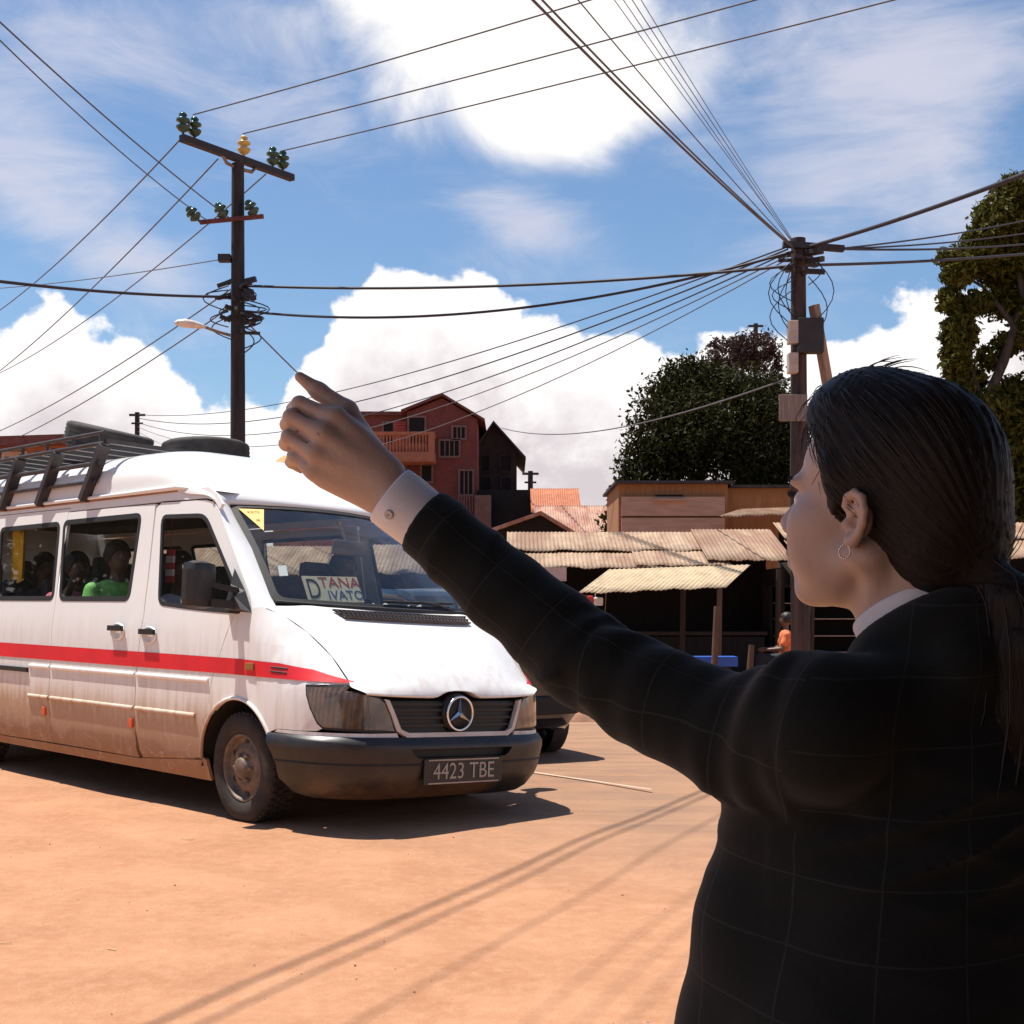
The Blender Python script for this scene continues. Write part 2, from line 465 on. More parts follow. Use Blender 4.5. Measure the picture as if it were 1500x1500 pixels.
def paint_mat():
    m, nt, b = new_mat('bus_paint')
    tc = nt.nodes.new('ShaderNodeTexCoord'); o = tc.outputs['Object']
    sp = nt.nodes.new('ShaderNodeSeparateXYZ'); lk(nt, o, sp.inputs[0])
    n1 = node_noise(nt, o, 2.2, 6, 0.6); n2 = node_noise(nt, o, 9.0, 6, 0.65)
    stx = nt.nodes.new('ShaderNodeMapping'); stx.inputs['Scale'].default_value = (7.0, 7.0, 0.7); lk(nt, o, stx.inputs['Vector'])
    n3 = node_noise(nt, stx.outputs[0], 3.0, 6, 0.6)
    zz = node_math(nt, 'ADD', sp.outputs['Z'], node_math(nt, 'MULTIPLY', node_math(nt, 'SUBTRACT', n1, 0.5), 0.16))
    low = node_map(nt, zz, 0.84, 0.46)
    back = node_map(nt, sp.outputs['X'], 0.35, -0.45, 0.22, 1.0)
    front = node_map(nt, sp.outputs['X'], 0.86, 0.93, 0.0, 0.5)
    d = node_math(nt, 'MULTIPLY', low, node_math(nt, 'MAXIMUM', back, front))
    film = node_math(nt, 'MULTIPLY', node_map(nt, sp.outputs['Z'], 1.34, 0.85, 0.02, 0.30), node_map(nt, n3, 0.42, 0.72))
    d = node_math(nt, 'ADD', d, film)
    d = node_math(nt, 'MULTIPLY', d, node_map(nt, n2, 0.2, 0.7, 0.86, 1.04), clamp=True)
    deep = node_map(nt, zz, 0.5, 0.22)
    dust = node_mix(nt, deep, (0.43, 0.275, 0.170), (0.28, 0.152, 0.082))
    # pale scrape lines through the dust
    wv = nt.nodes.new('ShaderNodeTexNoise'); wv.inputs['Scale'].default_value = 3.4; wv.inputs['Detail'].default_value = 3; lk(nt, o, wv.inputs['Vector'])
    scr = node_map(nt, node_math(nt, 'ABSOLUTE', node_math(nt, 'SUBTRACT', wv.outputs['Fac'], 0.52)), 0.0, 0.0035, 0.55, 0.0)
    dust = node_mix(nt, node_math(nt, 'MULTIPLY', scr, low), dust, (0.72, 0.6, 0.48))
    colr = node_mix(nt, d, (0.80, 0.79, 0.765), dust)
    lk(nt, colr, b.inputs['Base Color'])
    lk(nt, node_map(nt, d, 0.0, 0.7, 0.28, 0.8), b.inputs['Roughness'])
    lk(nt, node_map(nt, d, 0.0, 0.6, 0.6, 0.0), b.inputs['Coat Weight']); b.inputs['Coat Roughness'].default_value = 0.08
    bp = nt.nodes.new('ShaderNodeBump'); bp.inputs['Strength'].default_value = 0.12; bp.inputs['Distance'].default_value = 0.02
    lk(nt, node_noise(nt, o, 1.6, 3, 0.5), bp.inputs['Height']); lk(nt, bp.outputs['Normal'], b.inputs['Normal'])
    return m
PAINT = paint_mat()
RED = M('red_stripe_paint', (0.66, 0.008, 0.018), 0.55, var=0.10, scale=3)
RUBBER = M('black_rubber', (0.012, 0.011, 0.011), 0.6, var=0.3, scale=20)
PLASTIC = M('grey_black_plastic', (0.013, 0.012, 0.012), 0.5, scale=14, col2=(0.034, 0.027, 0.024), bump=0.05, bscale=60, thr=(0.45, 0.85))
DARKIN = M('dark_cabin_lining', (0.016, 0.015, 0.015), 0.9, var=0.3)
CHROME = M('bright_metal', (0.75, 0.75, 0.74), 0.18, metal=1.0, var=0.06)
GREYM = M('grey_steel', (0.16, 0.13, 0.11), 0.55, metal=0.4, scale=8, col2=(0.28, 0.20, 0.15))
TYRE = M('tyre_rubber', (0.012, 0.011, 0.011), 0.85, scale=9, col2=(0.065, 0.042, 0.03), thr=(0.35, 0.9), bump=0.08, bscale=50)
BLACKM = M('black_painted_steel', (0.015, 0.014, 0.016), 0.4, var=0.4, scale=10)
AMBER = M('orange_lens', (0.62, 0.10, 0.03), 0.25, var=0.2)
WSGLASS = glass_mat('windscreen_glass', (0.72, 0.76, 0.75), 1.15, 0.025)
SIDEGLASS = glass_mat('tinted_side_glass', (0.76, 0.80, 0.80), 0.9, 0.008)

RZ = ([0.15, 0.2, 0.3, 0.45, 0.6, 1.1, 1.3, 1.9, 2.06], [0.86, 0.89, 0.935, 0.955, 0.965, 0.965, 0.944, 0.873, 0.852])
FZ = ([0.15, 0.2, 0.3, 0.42, 0.52, 0.56, 0.70, 0.78, 0.82, 1.25, 2.1], [0.80, 0.90, 0.955, 0.965, 0.955, 0.945, 0.935, 0.925, 0.90, 0.40, 0.36])
Q0, QL = -0.10, 1.20
QM = Q0 + QL                                       # q of the centre line at the nose
def skin(q, z, off=0.0):
    """point on the lower body skin: q runs along the side (q = f), then round the nose to the other side"""
    def base(q, z):
        sg = 1.0
        if q > QM: q = 2 * QM - q; sg = -1.0
        rm = interp(z, *RZ); fcz = interp(z, *FZ)
        if q <= Q0: return Vector((q, -rm * sg, z))
        ph = (q - Q0) / QL * math.pi / 2
        n = 4.0
        f = Q0 + (fcz - Q0) * math.sin(ph) ** (2 / n)
        r = rm * max(math.cos(ph), 0) ** (2 / n)
        # remap near the corner so that q stays close to f on the flank
        return Vector((f, -r * sg, z))
    p = base(q, z)
    if off:
        e = 1e-3
        a = base(q + e, z) - base(q - e, z); b = base(q, z + e) - base(q, z - e)
        nn = a.cross(b)
        if nn.length < 1e-12: nn = Vector((1, 0, 0))
        nn.normalize()
        if q <= QM and nn.y > 0 and q < 0.9: nn = -nn
        if nn.x < 0 and abs(q - QM) < 0.6: nn = -nn
        if q > QM and nn.y < 0 and q > 2 * QM - 0.9: nn = -nn
        p = p + nn * off
    return p
# q -> f is stretched on the corner: tabulate so that outlines can be given in true f on the near flank
_qt = np.linspace(Q0, QM, 400)
def q_of_f(f, z):
    if f <= Q0: return f
    fcz = interp(z, *FZ)
    x = min(max((f - Q0) / (fcz - Q0), 0), 1)
    return Q0 + QL * math.asin(x ** 2.0) / (math.pi / 2)
def q_of_r(r, z):
    """r: lateral position on the nose, + towards the near flank"""
    rm = interp(z, *RZ); x = min(abs(r) / rm, 1)
    q = Q0 + QL * math.acos(x ** 2.0) / (math.pi / 2)
    return q if r >= 0 else 2 * QM - q

def panel(name, outline, holes, mat, parent, mapf, du=0.12, thick=0.02, cuts=None, smooth=True, off=0.0, flip=False):
    """a sheet cut from a 2-D outline with holes, bent over mapf(u, v, offset) and given a thickness"""
    bm = bmesh.new()
    eds = []
    for lp in [outline] + list(holes):
        vs = [bm.verts.new((u, v, 0)) for u, v in lp]
        for i in range(len(vs)): eds.append(bm.edges.new((vs[i], vs[(i + 1) % len(vs)])))
    bmesh.ops.triangle_fill(bm, use_beauty=True, use_dissolve=False, edges=eds, normal=(0, 0, 1))
    us = [p[0] for p in outline]; vs_ = [p[1] for p in outline]
    def cutall(lo, hi, axis, d):
        x = math.ceil(lo / d + 0.01) * d
        while x < hi - 1e-4:
            no = (1, 0, 0) if axis == 0 else (0, 1, 0)
            bmesh.ops.bisect_plane(bm, geom=list(bm.verts) + list(bm.edges) + list(bm.faces), dist=1e-6, plane_co=(x, 0, 0) if axis == 0 else (0, x, 0), plane_no=no)
            x += d
    cutall(min(us), max(us), 0, du if not isinstance(du, tuple) else du[0])
    cutall(min(vs_), max(vs_), 1, du if not isinstance(du, tuple) else du[1])
    bmesh.ops.recalc_face_normals(bm, faces=list(bm.faces))
    for f in bm.faces:
        f.normal_update()
    if sum(f.normal.z for f in bm.faces) < 0: bmesh.ops.reverse_faces(bm, faces=list(bm.faces))
    bm.verts.index_update()
    P = [(v.co.x, v.co.y) for v in bm.verts]
    outer = [mapf(u, v, off) for u, v in P]
    F_ = [[v.index for v in f.verts] for f in bm.faces]
    if flip: F_ = [f[::-1] for f in F_]
    V = list(outer); S_ = [smooth] * len(F_); FF = list(F_)
    if thick:
        bd = [(e.verts[0].index, e.verts[1].index, e.link_faces[0]) for e in bm.edges if len(e.link_faces) == 1]
        inner = [mapf(u, v, off - thick) for u, v in P]
        n = len(V); V += inner
        FF += [[n + i for i in f[::-1]] for f in F_]; S_ += [smooth] * len(F_)
        for a, b, f in bd:
            ids = [v.index for v in f.verts]
            i = ids.index(a)
            if ids[(i + 1) % len(ids)] != b: a, b = b, a
            k = len(V); V += [outer[a], outer[b], inner[b], inner[a]]
            q = (k + 1, k, k + 3, k + 2)
            FF.append(q[::-1] if flip else q); S_.append(False)
    bm.free()
    return mesh_obj(name, V, FF, mat, parent, S_)

def mirror_map(mf):
    def g(u, v, off=0.0):
        p = mf(u, v, off); return Vector((p.x, -p.y, p.z))
    return g

def rrect(u0, v0, u1, v1, r, n=4, lean0=0.0, lean1=0.0):
    """rounded rectangle; lean shifts the top corners"""
    P = []
    for cx, cy, a0 in ((u1 - r, v1 - r, 0), (u0 + r, v1 - r, 90), (u0 + r, v0 + r, 180), (u1 - r, v0 + r, 270)):
        for i in range(n + 1):
            a = R(a0 + 90 * i / n)
            x, y = cx + r * math.cos(a), cy + r * math.sin(a)
            t = (y - v0) / (v1 - v0)
            x += (lean1 if cx > (u0 + u1) / 2 else lean0) * t
            P.append((x, y))
    return P
def rpoly(pts, r, n=4):
    """polygon with rounded corners"""
    out = []; m = len(pts)
    for i in range(m):
        p = Vector(pts[i]); a = Vector(pts[i - 1]) - p; b = Vector(pts[(i + 1) % m]) - p
        rr = r[i] if isinstance(r, (list, tuple)) else r
        d = min(rr, a.length * 0.45, b.length * 0.45)
        if d < 1e-4: out.append(tuple(p)); continue
        s, e = p + a.normalized() * d, p + b.normalized() * d
        for k in range(n + 1):
            t = k / n
            out.append(tuple(s * (1 - t) ** 2 + p * 2 * t * (1 - t) + e * t * t))
    return out
def grow(poly, d):
    c = Vector((sum(p[0] for p in poly) / len(poly), sum(p[1] for p in poly) / len(poly)))
    out = []; m = len(poly)
    area = sum(poly[i][0] * poly[(i + 1) % m][1] - poly[(i + 1) % m][0] * poly[i][1] for i in range(m))
    s = 1 if area > 0 else -1
    for i in range(m):
        a = Vector(poly[i - 1]); p = Vector(poly[i]); b = Vector(poly[(i + 1) % m])
        t = (b - a)
        if t.length < 1e-9: t = Vector((1, 0))
        t.normalize()
        out.append((p.x + t.y * d * s, p.y - t.x * d * s))
    return out

def arc(cx, cy, r, a0, a1, n): return [(cx + r * math.cos(R(a0 + (a1 - a0) * i / n)), cy + r * math.sin(R(a0 + (a1 - a0) * i / n))) for i in range(n + 1)]

ARCH_R = 0.405
HUBZ = 0.30                                        # wheel hub in body height
RAX = -4.03
REAR = -5.55
SILL, GUT = 0.215, 2.04
GAP = 0.006
DOORW = rpoly([(-1.03, 1.272), (-1.17, 1.878), (-0.60, 1.862), (-0.025, 1.30), (-0.02, 1.222), (-0.50, 1.238)], [0.07, 0.07, 0.09, 0.05, 0.03, 0.3])
SLW = rpoly([(-2.50, 1.298), (-2.64, 1.898), (-1.45, 1.903), (-1.435, 1.298)], 0.07)
SLW2 = rpoly([(-3.62, 1.300), (-3.78, 1.885), (-2.70, 1.892), (-2.60, 1.300)], 0.07)
SLW3 = rpoly([(-5.42, 1.300), (-5.38, 1.885), (-3.90, 1.885), (-3.74, 1.300)], 0.07)
farch = arc(0, HUBZ, ARCH_R, 180, 4, 18)           # rear lip to front lip

def flank(sgn):
    mf = (lambda u, v, off=0.0: skin(q_of_f(u, v), v, off)) if sgn > 0 else mirror_map(lambda u, v, off=0.0: skin(q_of_f(u, v), v, off))
    fl = sgn < 0
    # front door: from the A pillar back to the B pillar
    door = [(-0.375, SILL + 0.10), (-0.405, HUBZ), ] + arc(0, HUBZ, ARCH_R + 0.03, 176, 140, 5) + [(-0.30, 0.80), (-0.20, 1.0), (-0.09, 1.215), (0.08, 1.262), (0.05, 1.33), (-0.47, 1.895), (-0.53, 1.935), (-0.62, 1.955),
            (-1.20, 1.965), (-1.26, 1.93), (-1.215, 1.45), (-1.20, 1.20), (-1.245, 0.8), (-1.25, 0.45), (-1.20, SILL + 0.035)]
    o = panel('front_door', door, [DOORW], PAINT, bus, mf, (0.2, 0.1), 0.025, flip=fl)
    win = panel('door_window', grow(DOORW, -0.003), [], SIDEGLASS, o, mf, (0.3, 0.15), 0.0, off=-0.012, flip=fl)
    panel('window_seal', grow(DOORW, 0.004), [grow(DOORW, -0.024)], RUBBER, o, mf, (0.4, 0.2), 0.014, off=0.003, flip=fl)
    hd = MB()
    c = mf(-1.09, 1.068, 0.004)
    y = -1 if sgn > 0 else 1
    hd.lathe([(0.001, 0.002), (0.068, 0.003), (0.086, 0.012), (0.096, 0.004), (0.098, 0.0)], 'y', (c.x, c.y, c.z), 24, 0)
    for i, v in enumerate(hd.v):                   # the recess dish is wider than high
        hd.v[i] = (v[0], c.y + (v[1] - c.y) * (1 if sgn > 0 else -1), c.z + (v[2] - c.z) * 0.62)
    h1 = hd.build('door_handle', PAINT, o)
    b = MB(); b.bar((c.x - 0.095, c.y + y * 0.022, c.z + 0.022), (c.x + 0.095, c.y + y * 0.022, c.z + 0.022), 0.022, 0.036); b.build('handle_grip', RUBBER, o)
    # sliding door (near side) or fixed panel (far side)
    sd = [(-1.25 - GAP, SILL + 0.03), (-1.25 - GAP, 0.8), (-1.205 - GAP, 1.2), (-1.222 - GAP, 1.45), (-1.275 - GAP, 1.962), (-2.585, 1.962), (-2.56, 1.3), (-2.54, SILL + 0.03)]
    nm = 'sliding_door' if sgn > 0 else 'side_panel'
    o2 = panel(nm, sd, [SLW], PAINT, bus, mf, (0.2, 0.1), 0.025, flip=fl)
    panel('side_window', grow(SLW, -0.003), [], SIDEGLASS, o2, mf, (0.3, 0.15), 0.0, off=-0.010, flip=fl)
    panel('window_seal', grow(SLW, 0.006), [grow(SLW, -0.030)], RUBBER, o2, mf, (0.4, 0.2), 0.014, off=0.003, flip=fl)
    if sgn > 0:
        c = mf(-1.53, 1.085, 0.004); hd = MB()
        hd.lathe([(0.001, 0.002), (0.068, 0.003), (0.086, 0.012), (0.096, 0.004), (0.098, 0.0)], 'y', (c.x, c.y, c.z), 24, 0)
        hd.v = [(v[0], v[1], c.z + (v[2] - c.z) * 0.62) for v in hd.v]
        hd.build('door_handle', PAINT, o2)
        b = MB(); b.bar((c.x - 0.095, c.y - 0.022, c.z + 0.022), (c.x + 0.095, c.y - 0.022, c.z + 0.022), 0.022, 0.036); b.build('handle_grip', RUBBER, o2)
        b = MB(); a1 = mf(-5.2, 0.768, 0.004); a2 = mf(-2.92, 0.768, 0.004)
        b.bar(a1, a2, 0.03, 0.035); b.build('door_rail', RUBBER, bus)
    # rear flank
    rarch = arc(RAX, HUBZ, ARCH_R, 180, 0, 18)
    rp = [(-2.54 - GAP, SILL + 0.03), (-2.56 - GAP, 1.3), (-2.585 - GAP, 1.962), (-2.56, 1.99), (REAR + 0.02, 1.99), (REAR, 1.3), (REAR, 0.35), (RAX - ARCH_R - 0.05, SILL + 0.05)] + rarch + [(RAX + ARCH_R + 0.03, SILL + 0.02)]
    o3 = panel('rear_side_panel', rp, [SLW2, SLW3], PAINT, bus, mf, (0.2, 0.1), 0.025, flip=fl)
    for wv in (SLW2, SLW3):
        panel('side_window', grow(wv, -0.003), [], SIDEGLASS, o3, mf, (0.3, 0.15), 0.0, off=-0.010, flip=fl)
        panel('window_seal', grow(wv, 0.006), [grow(wv, -0.030)], RUBBER, o3, mf, (0.4, 0.2), 0.014, off=0.003, flip=fl)
    # cant rail above the doors and the sill below
    panel('cant_rail', [(REAR + 0.02, 1.99 + GAP), (-2.56, 1.99 + GAP), (-2.58, 1.965 + GAP), (-1.28, 1.965 + GAP), (-1.20, 1.97 + GAP), (-0.62, 1.96 + GAP), (-0.52, 1.94 + GAP), (-0.44, 1.885), (-0.42, 1.92), (-0.50, 1.985), (-0.62, GUT), (REAR + 0.02, GUT + 0.01)], [], PAINT, bus, mf, (0.2, 0.05), 0.02, flip=fl)
    panel('sill', [(RAX + ARCH_R + 0.03, 0.17), (-0.39, 0.17), (-0.36, SILL + 0.10 - GAP), (-1.20, SILL + 0.035 - GAP), (-1.25, SILL + 0.03 - GAP), (RAX + ARCH_R + 0.03, SILL + 0.02 - GAP)], [], PAINT, bus, mf, (0.2, 0.05), 0.02, flip=fl)
    # front wing
    wing = [(-0.09 + GAP, 1.215), (-0.20 + GAP, 1.0), (-0.30 + GAP, 0.80)] + [p for p in arc(0, HUBZ, ARCH_R + 0.03, 140, 130, 1)] + arc(0, HUBZ, ARCH_R, 128, 34, 12) + [(0.42, 0.555), (0.60, 0.556), (0.70, 0.560), (0.728, 0.575), (0.70, 0.60), (0.655, 0.68), (0.625, 0.76), (0.612, 0.822), (0.72, 0.826), (0.80, 0.832), (0.74, 0.885), (0.63, 0.985), (0.46, 1.12), (0.30, 1.222), (0.17, 1.262), (0.08 + GAP, 1.258)]
    panel('front_wing', wing, [], PAINT, bus, mf, (0.1, 0.08), 0.02, flip=fl)
    # wheel arch lips
    for cx, a0, a1 in ((0, 178, 32), (RAX, 180, 0)):
        b = MB(); b.tube([mf(u, v, 0.004) for u, v in arc(cx, HUBZ, ARCH_R + 0.004, a0, a1, 24)], 0.012, 6); b.build('wheel_arch_lip', PAINT, bus)
    # rub rails pressed into the panels
    for z0, ends in ((0.575, (-2.9, -0.47)), (0.800, (-2.9, -0.33))):
        for a, bb in ((ends[0], -2.56), (-2.53, -1.27), (-1.235, ends[1])):
            n = 12
            P = [mf(a + (bb - a) * i / n, z0, 0.004) for i in range(n + 1)]
            b = MB(); b.tube(P, 0.011, 6, flat=1.5); b.build('rub_rail', PAINT, bus)
    # red stripe, a thin painted band
    st = [(REAR + 0.05, 0.860), (-0.10, 0.852), (0.40, 0.846), (0.80, 0.836), (0.80, 0.846), (0.62, 0.905), (0.40, 0.935), (0.0, 0.948), (-1.2, 0.955), (REAR + 0.05, 0.972)]
    panel('side_stripe', st, [], RED, bus, mf, (0.05, 0.03), 0.0, off=0.0045, flip=fl)
    # wing vents and side repeater in the stripe
    b = MB()
    for zc in (0.905, 0.880):
        b.tube([mf(x_, zc + 0.004 - 0.04 * (x_ - 0.36), 0.003) for x_ in np.linspace(0.34, 0.47, 8)], 0.006, 5)
    b.build('wing_vent', RUBBER, bus)
    b = MB(); c = mf(0.14, 0.905, 0.006); b.box(c, (0.085, 0.02, 0.045), bev=0.006); b.build('side_repeater', M('amber_repeater', (0.30, 0.13, 0.03), 0.3), bus)
    for fx in (-1.29, -2.62):
        c = mf(fx, 0.475, 0.008); b = MB(); b.box(c, (0.05, 0.02, 0.06), bev=0.005); b.build('side_marker', AMBER, bus)
    # A pillar: from the door frame round to the windscreen edge
    A = [Vector((0.09, -0.944, 1.245)), Vector((0.055, -0.938, 1.335)), Vector((-0.21, -0.906, 1.62)), Vector((-0.465, -0.873, 1.895)), Vector((-0.52, -0.862, 1.965))]
    B = [WS(0.0, -1.0) + Vector((0.07, -0.015, -0.045)), WS(0.02, -1.0), WS(0.5, -1.0), WS(0.97, -1.0), WS(1.0, -1.0) + Vector((-0.02, 0, 0.03))]
    V = []; n1, n2 = 5, 7
    for a, bb in zip(A, B):
        for i in range(n2):
            t = i / (n2 - 1)
            p = a.lerp(bb, t); p += Vector((0.045, -0.035, 0.0)) * (4 * t * (1 - t)) * 0.55
            V.append((p.x, p.y * (1 if sgn > 0 else -1), p.z))
    Fc = [(i * n2 + j, i * n2 + j + 1, (i + 1) * n2 + j + 1, (i + 1) * n2 + j) for i in range(n1 - 1) for j in range(n2 - 1)]
    if sgn < 0: Fc = [f[::-1] for f in Fc]
    mesh_obj('windscreen_pillar', V, Fc, PAINT, bus)

# windscreen patch: v 0 at the base, 1 at the top; u -1 near side to +1 far side
def WS(v, u):
    zb = 1.290 + 0.012 * u * u; fb = 0.275 - 0.19 * u * u
    zt = 1.958 - 0.02 * u * u; ft = -0.48 - 0.15 * u * u
    rb, rtp = 0.790, 0.690
    bulge = 0.035 * 4 * v * (1 - v)
    return Vector((fb + (ft - fb) * v + bulge * 0.7, u * (rb + (rtp - rb) * v), zb + (zt - zb) * v + bulge * 0.6))
def ws_map(u, v, off=0.0):
    e = 1e-3
    n = (WS(v, u + e) - WS(v, u - e)).cross(WS(v + e, u) - WS(v - e, u)); n.normalize()
    if n.x < 0: n = -n
    return WS(v, u) + n * off

for s_ in (1, -1): flank(s_)
wso = rpoly([(-1, 0), (1, 0), (1, 1), (-1, 1)], 0.06)
ws = panel('windscreen', wso, [], WSGLASS, bus, ws_map, 0.2, 0.0)
panel('windscreen_seal', grow(wso, 0.012), [rpoly([(-0.955, 0.035), (0.955, 0.035), (0.955, 0.965), (-0.955, 0.965)], 0.07)], RUBBER, bus, ws_map, 0.25, 0.012, off=0.006)

# bonnet: patch between the two wing tops
WTOP = [(0.075, 1.266), (0.17, 1.264), (0.30, 1.226), (0.46, 1.124), (0.63, 0.989), (0.74, 0.889), (0.80, 0.836)]
def bonnet_grid():
    side = []
    P = [skin(q_of_f(f, z), z) for f, z in WTOP]
    P[0] = Vector((0.12, -0.86, 1.275))
    P += [Vector((0.844, -0.768, 0.820)), Vector((0.896, -0.668, 0.788)), ]
    cen = [(0.285, 1.283), (0.36, 1.252), (0.47, 1.195), (0.60, 1.110), (0.735, 1.005), (0.83, 0.920), (0.885, 0.862), (0.925, 0.810), (0.940, 0.772)]
    rows = []
    for p, (fc, zc) in zip(P, cen):
        row = []
        for j in range(-12, 13):
            w_ = j / 12; a = abs(w_)
            f = fc + (p.x - fc) * a ** 2.6; z = zc + (p.z - zc) * a ** 3.0
            crease = 0.010 * math.exp(-((a - 0.72) / 0.07) ** 2) * max(0, 1 - len(rows) / 6)
            row.append(Vector((f, w_ * abs(p.y), z + crease)))
        rows.append(row)
    last = rows[-1]
    rows.append([p + Vector((0.002, 0, -0.014 if abs(j - 12) > 2 else -0.004)) for j, p in enumerate(last)])
    rows.append([p + Vector((-0.06, 0, -0.015 if abs(j - 12) > 2 else -0.006)) for j, p in enumerate(last)])
    # dark half-round notch above the star
    for k in (-1, -2, -3):
        for j, p in enumerate(rows[k]):
            d = abs(p.y)
            if d < 0.16: rows[k][j] = p + Vector((-0.012 * (1 - (d / 0.16) ** 2), 0, 0.035 * math.sqrt(max(0, 1 - (d / 0.16) ** 2))))
    n = len(rows[0]); V = [p for r_ in rows for p in r_]
    Fc = [(i * n + j, (i + 1) * n + j, (i + 1) * n + j + 1, i * n + j + 1) for i in range(len(rows) - 1) for j in range(n - 1)]
    o = mesh_obj('bonnet', V, Fc, PAINT, bus)
    md = o.modifiers.new('subd', 'SUBSURF'); md.levels = md.render_levels = 2
    return rows
brows = bonnet_grid()
def bonnet_pt(v, w_, up=0.0):
    """v 0 (rear) .. 8 (leading edge), w -1 near .. 1 far"""
    x = (w_ + 1) * 12; j = int(min(max(math.floor(x), 0), 23)); i = int(min(math.floor(v), 7))
    a, b = v - i, x - j
    p = brows[i][j].lerp(brows[i + 1][j], a).lerp(brows[i][j + 1].lerp(brows[i + 1][j + 1], a), b)
    return p + Vector((0.5, 0, 0.85)) * up
# intake vent across the bonnet
b = MB(); nx = 34
def strip(w0, w1, v0, v1, up, m, n=12):
    V = []
    for i in range(n + 1):
        w_ = w0 + (w1 - w0) * i / n
        V += [bonnet_pt(v0, w_, up), bonnet_pt(v1, w_, up)]
    b.add(V, [(2 * i, 2 * i + 1, 2 * i + 3, 2 * i + 2) for i in range(n)], m, False)
strip(-0.56, 0.62, 1.0, 1.75, 0.010, 0)
for i in range(nx):
    w0 = -0.545 + (0.605 + 0.545) * i / nx
    b.bar(bonnet_pt(1.08, w0, 0.015), bonnet_pt(1.67, w0 + 0.012, 0.015), 0.010, 0.008, 1)
for v_ in (1.0, 1.38, 1.75):
    for i in range(12):
        w0 = -0.56 + 1.18 * i / 12; w1 = -0.56 + 1.18 * (i + 1) / 12
        b.bar(bonnet_pt(v_, w0, 0.014), bonnet_pt(v_, w1, 0.014), 0.014, 0.012, 1)
b.build('bonnet_vent', [RUBBER, M('vent_plastic', (0.07, 0.055, 0.05), 0.5)], bus)
# wiper
b = MB(); P = [ws_map(u, 0.05 + 0.02 * u, 0.02) for u in np.linspace(-0.1, 0.78, 14)]
b.tube(P, 0.009, 6); b.tube([ws_map(0.75, -0.02, 0.02), ws_map(0.5, 0.03, 0.035), ws_map(0.3, 0.05, 0.03)], 0.009, 6); b.build('wiper', RUBBER, bus)
b = MB(); P = [ws_map(u, -0.012, 0.012) for u in np.linspace(-0.99, 0.99, 24)]; b.tube(P, 0.022, 6, flat=0.6); b.build('scuttle_trim', RUBBER, bus)

# nose: headlights, grille, bumper on the same skin
def nose_map(u, v, off=0.0): return skin(u, v, off)
def nq(r, z): return q_of_r(r, z)
HL = [(0.612, 0.818), (0.625, 0.76), (0.655, 0.68), (0.70, 0.60), (0.735, 0.572)]
def lamp_outline():
    o = [(q_of_f(f, z), z) for f, z in HL]
    o += [(nq(r, z), z) for r, z in ((0.66, 0.562), (0.56, 0.562), (0.470, 0.562), (0.50, 0.66), (0.535, 0.735), (0.575, 0.765), (0.66, 0.785), (0.75, 0.806))]
    o += [(q_of_f(0.80, 0.826), 0.826)]
    return o
def lens_mat():
    m, nt, b_ = new_mat('headlight_lens')
    tc = nt.nodes.new('ShaderNodeTexCoord')
    n = node_noise(nt, tc.outputs['Object'], 5, 5, 0.6)
    lk(nt, node_mix(nt, node_map(nt, n, 0.3, 0.7), (0.055, 0.036, 0.021), (0.17, 0.11, 0.065)), b_.inputs['Base Color'])
    b_.inputs['Roughness'].default_value = 0.3; b_.inputs['Coat Weight'].default_value = 1.0; b_.inputs['Coat Roughness'].default_value = 0.03
    wv = nt.nodes.new('ShaderNodeTexWave'); wv.inputs['Scale'].default_value = 14; wv.inputs['Distortion'].default_value = 0.4
    lk(nt, tc.outputs['Object'], wv.inputs['Vector'])
    bp = nt.nodes.new('ShaderNodeBump'); bp.inputs['Strength'].default_value = 0.25; bp.inputs['Distance'].default_value = 0.01
    lk(nt, wv.outputs['Fac'], bp.inputs['Height']); lk(nt, bp.outputs['Normal'], b_.inputs['Normal'])
    return m
LENS = lens_mat()
hl = lamp_outline()
for fl in (False, True):
    mf = nose_map if not fl else mirror_map(nose_map)
    panel('headlight', grow(hl, -0.012), [], LENS, bus, mf, (0.06, 0.06), 0.03, off=0.004, flip=fl)
    panel('headlight_trim', grow(hl, 0.002), [grow(hl, -0.014)], RUBBER, bus, mf, (0.1, 0.06), 0.02, off=-0.002, flip=fl)
    # painted sill under the lamp
    panel('lamp_sill', [(q_of_f(0.40, 0.53), 0.535), (q_of_f(0.60, 0.53), 0.530), (nq(0.62, 0.53), 0.527), (nq(0.455, 0.52), 0.524), (nq(0.468, 0.55), 0.556), (nq(0.62, 0.55), 0.553), (q_of_f(0.62, 0.55), 0.552), (q_of_f(0.42, 0.55), 0.551)], [], PAINT, bus, mf, (0.06, 0.06), 0.02, off=0.003, flip=fl)
def sym(L): return [(nq(r, z), z) for r, z in L] + [(nq(-r, z), z) for r, z in L[::-1]]
gr = MB()
go = panel('grille', sym([(0.53, 0.745), (0.49, 0.66), (0.455, 0.575), (0.40, 0.545)]), [], M('black_grille', (0.006, 0.006, 0.006), 0.5, var=0.3), bus, nose_map, (0.08, 0.06), 0.01, off=-0.035)
b = MB()
for zc in (0.60, 0.645, 0.69, 0.725):
    rr = interp(zc, [0.545, 0.575, 0.66, 0.745], [0.42, 0.455, 0.49, 0.53]) - 0.012
    for i in range(16):
        r0, r1 = -rr + 2 * rr * i / 16, -rr + 2 * rr * (i + 1) / 16
        b.bar(skin(nq(r0, zc), zc, -0.022), skin(nq(r1, zc), zc, -0.022), 0.012, 0.016)
b.build('grille_bar', M('black_grille_bar', (0.005, 0.005, 0.005), 0.5, var=0.3), go)
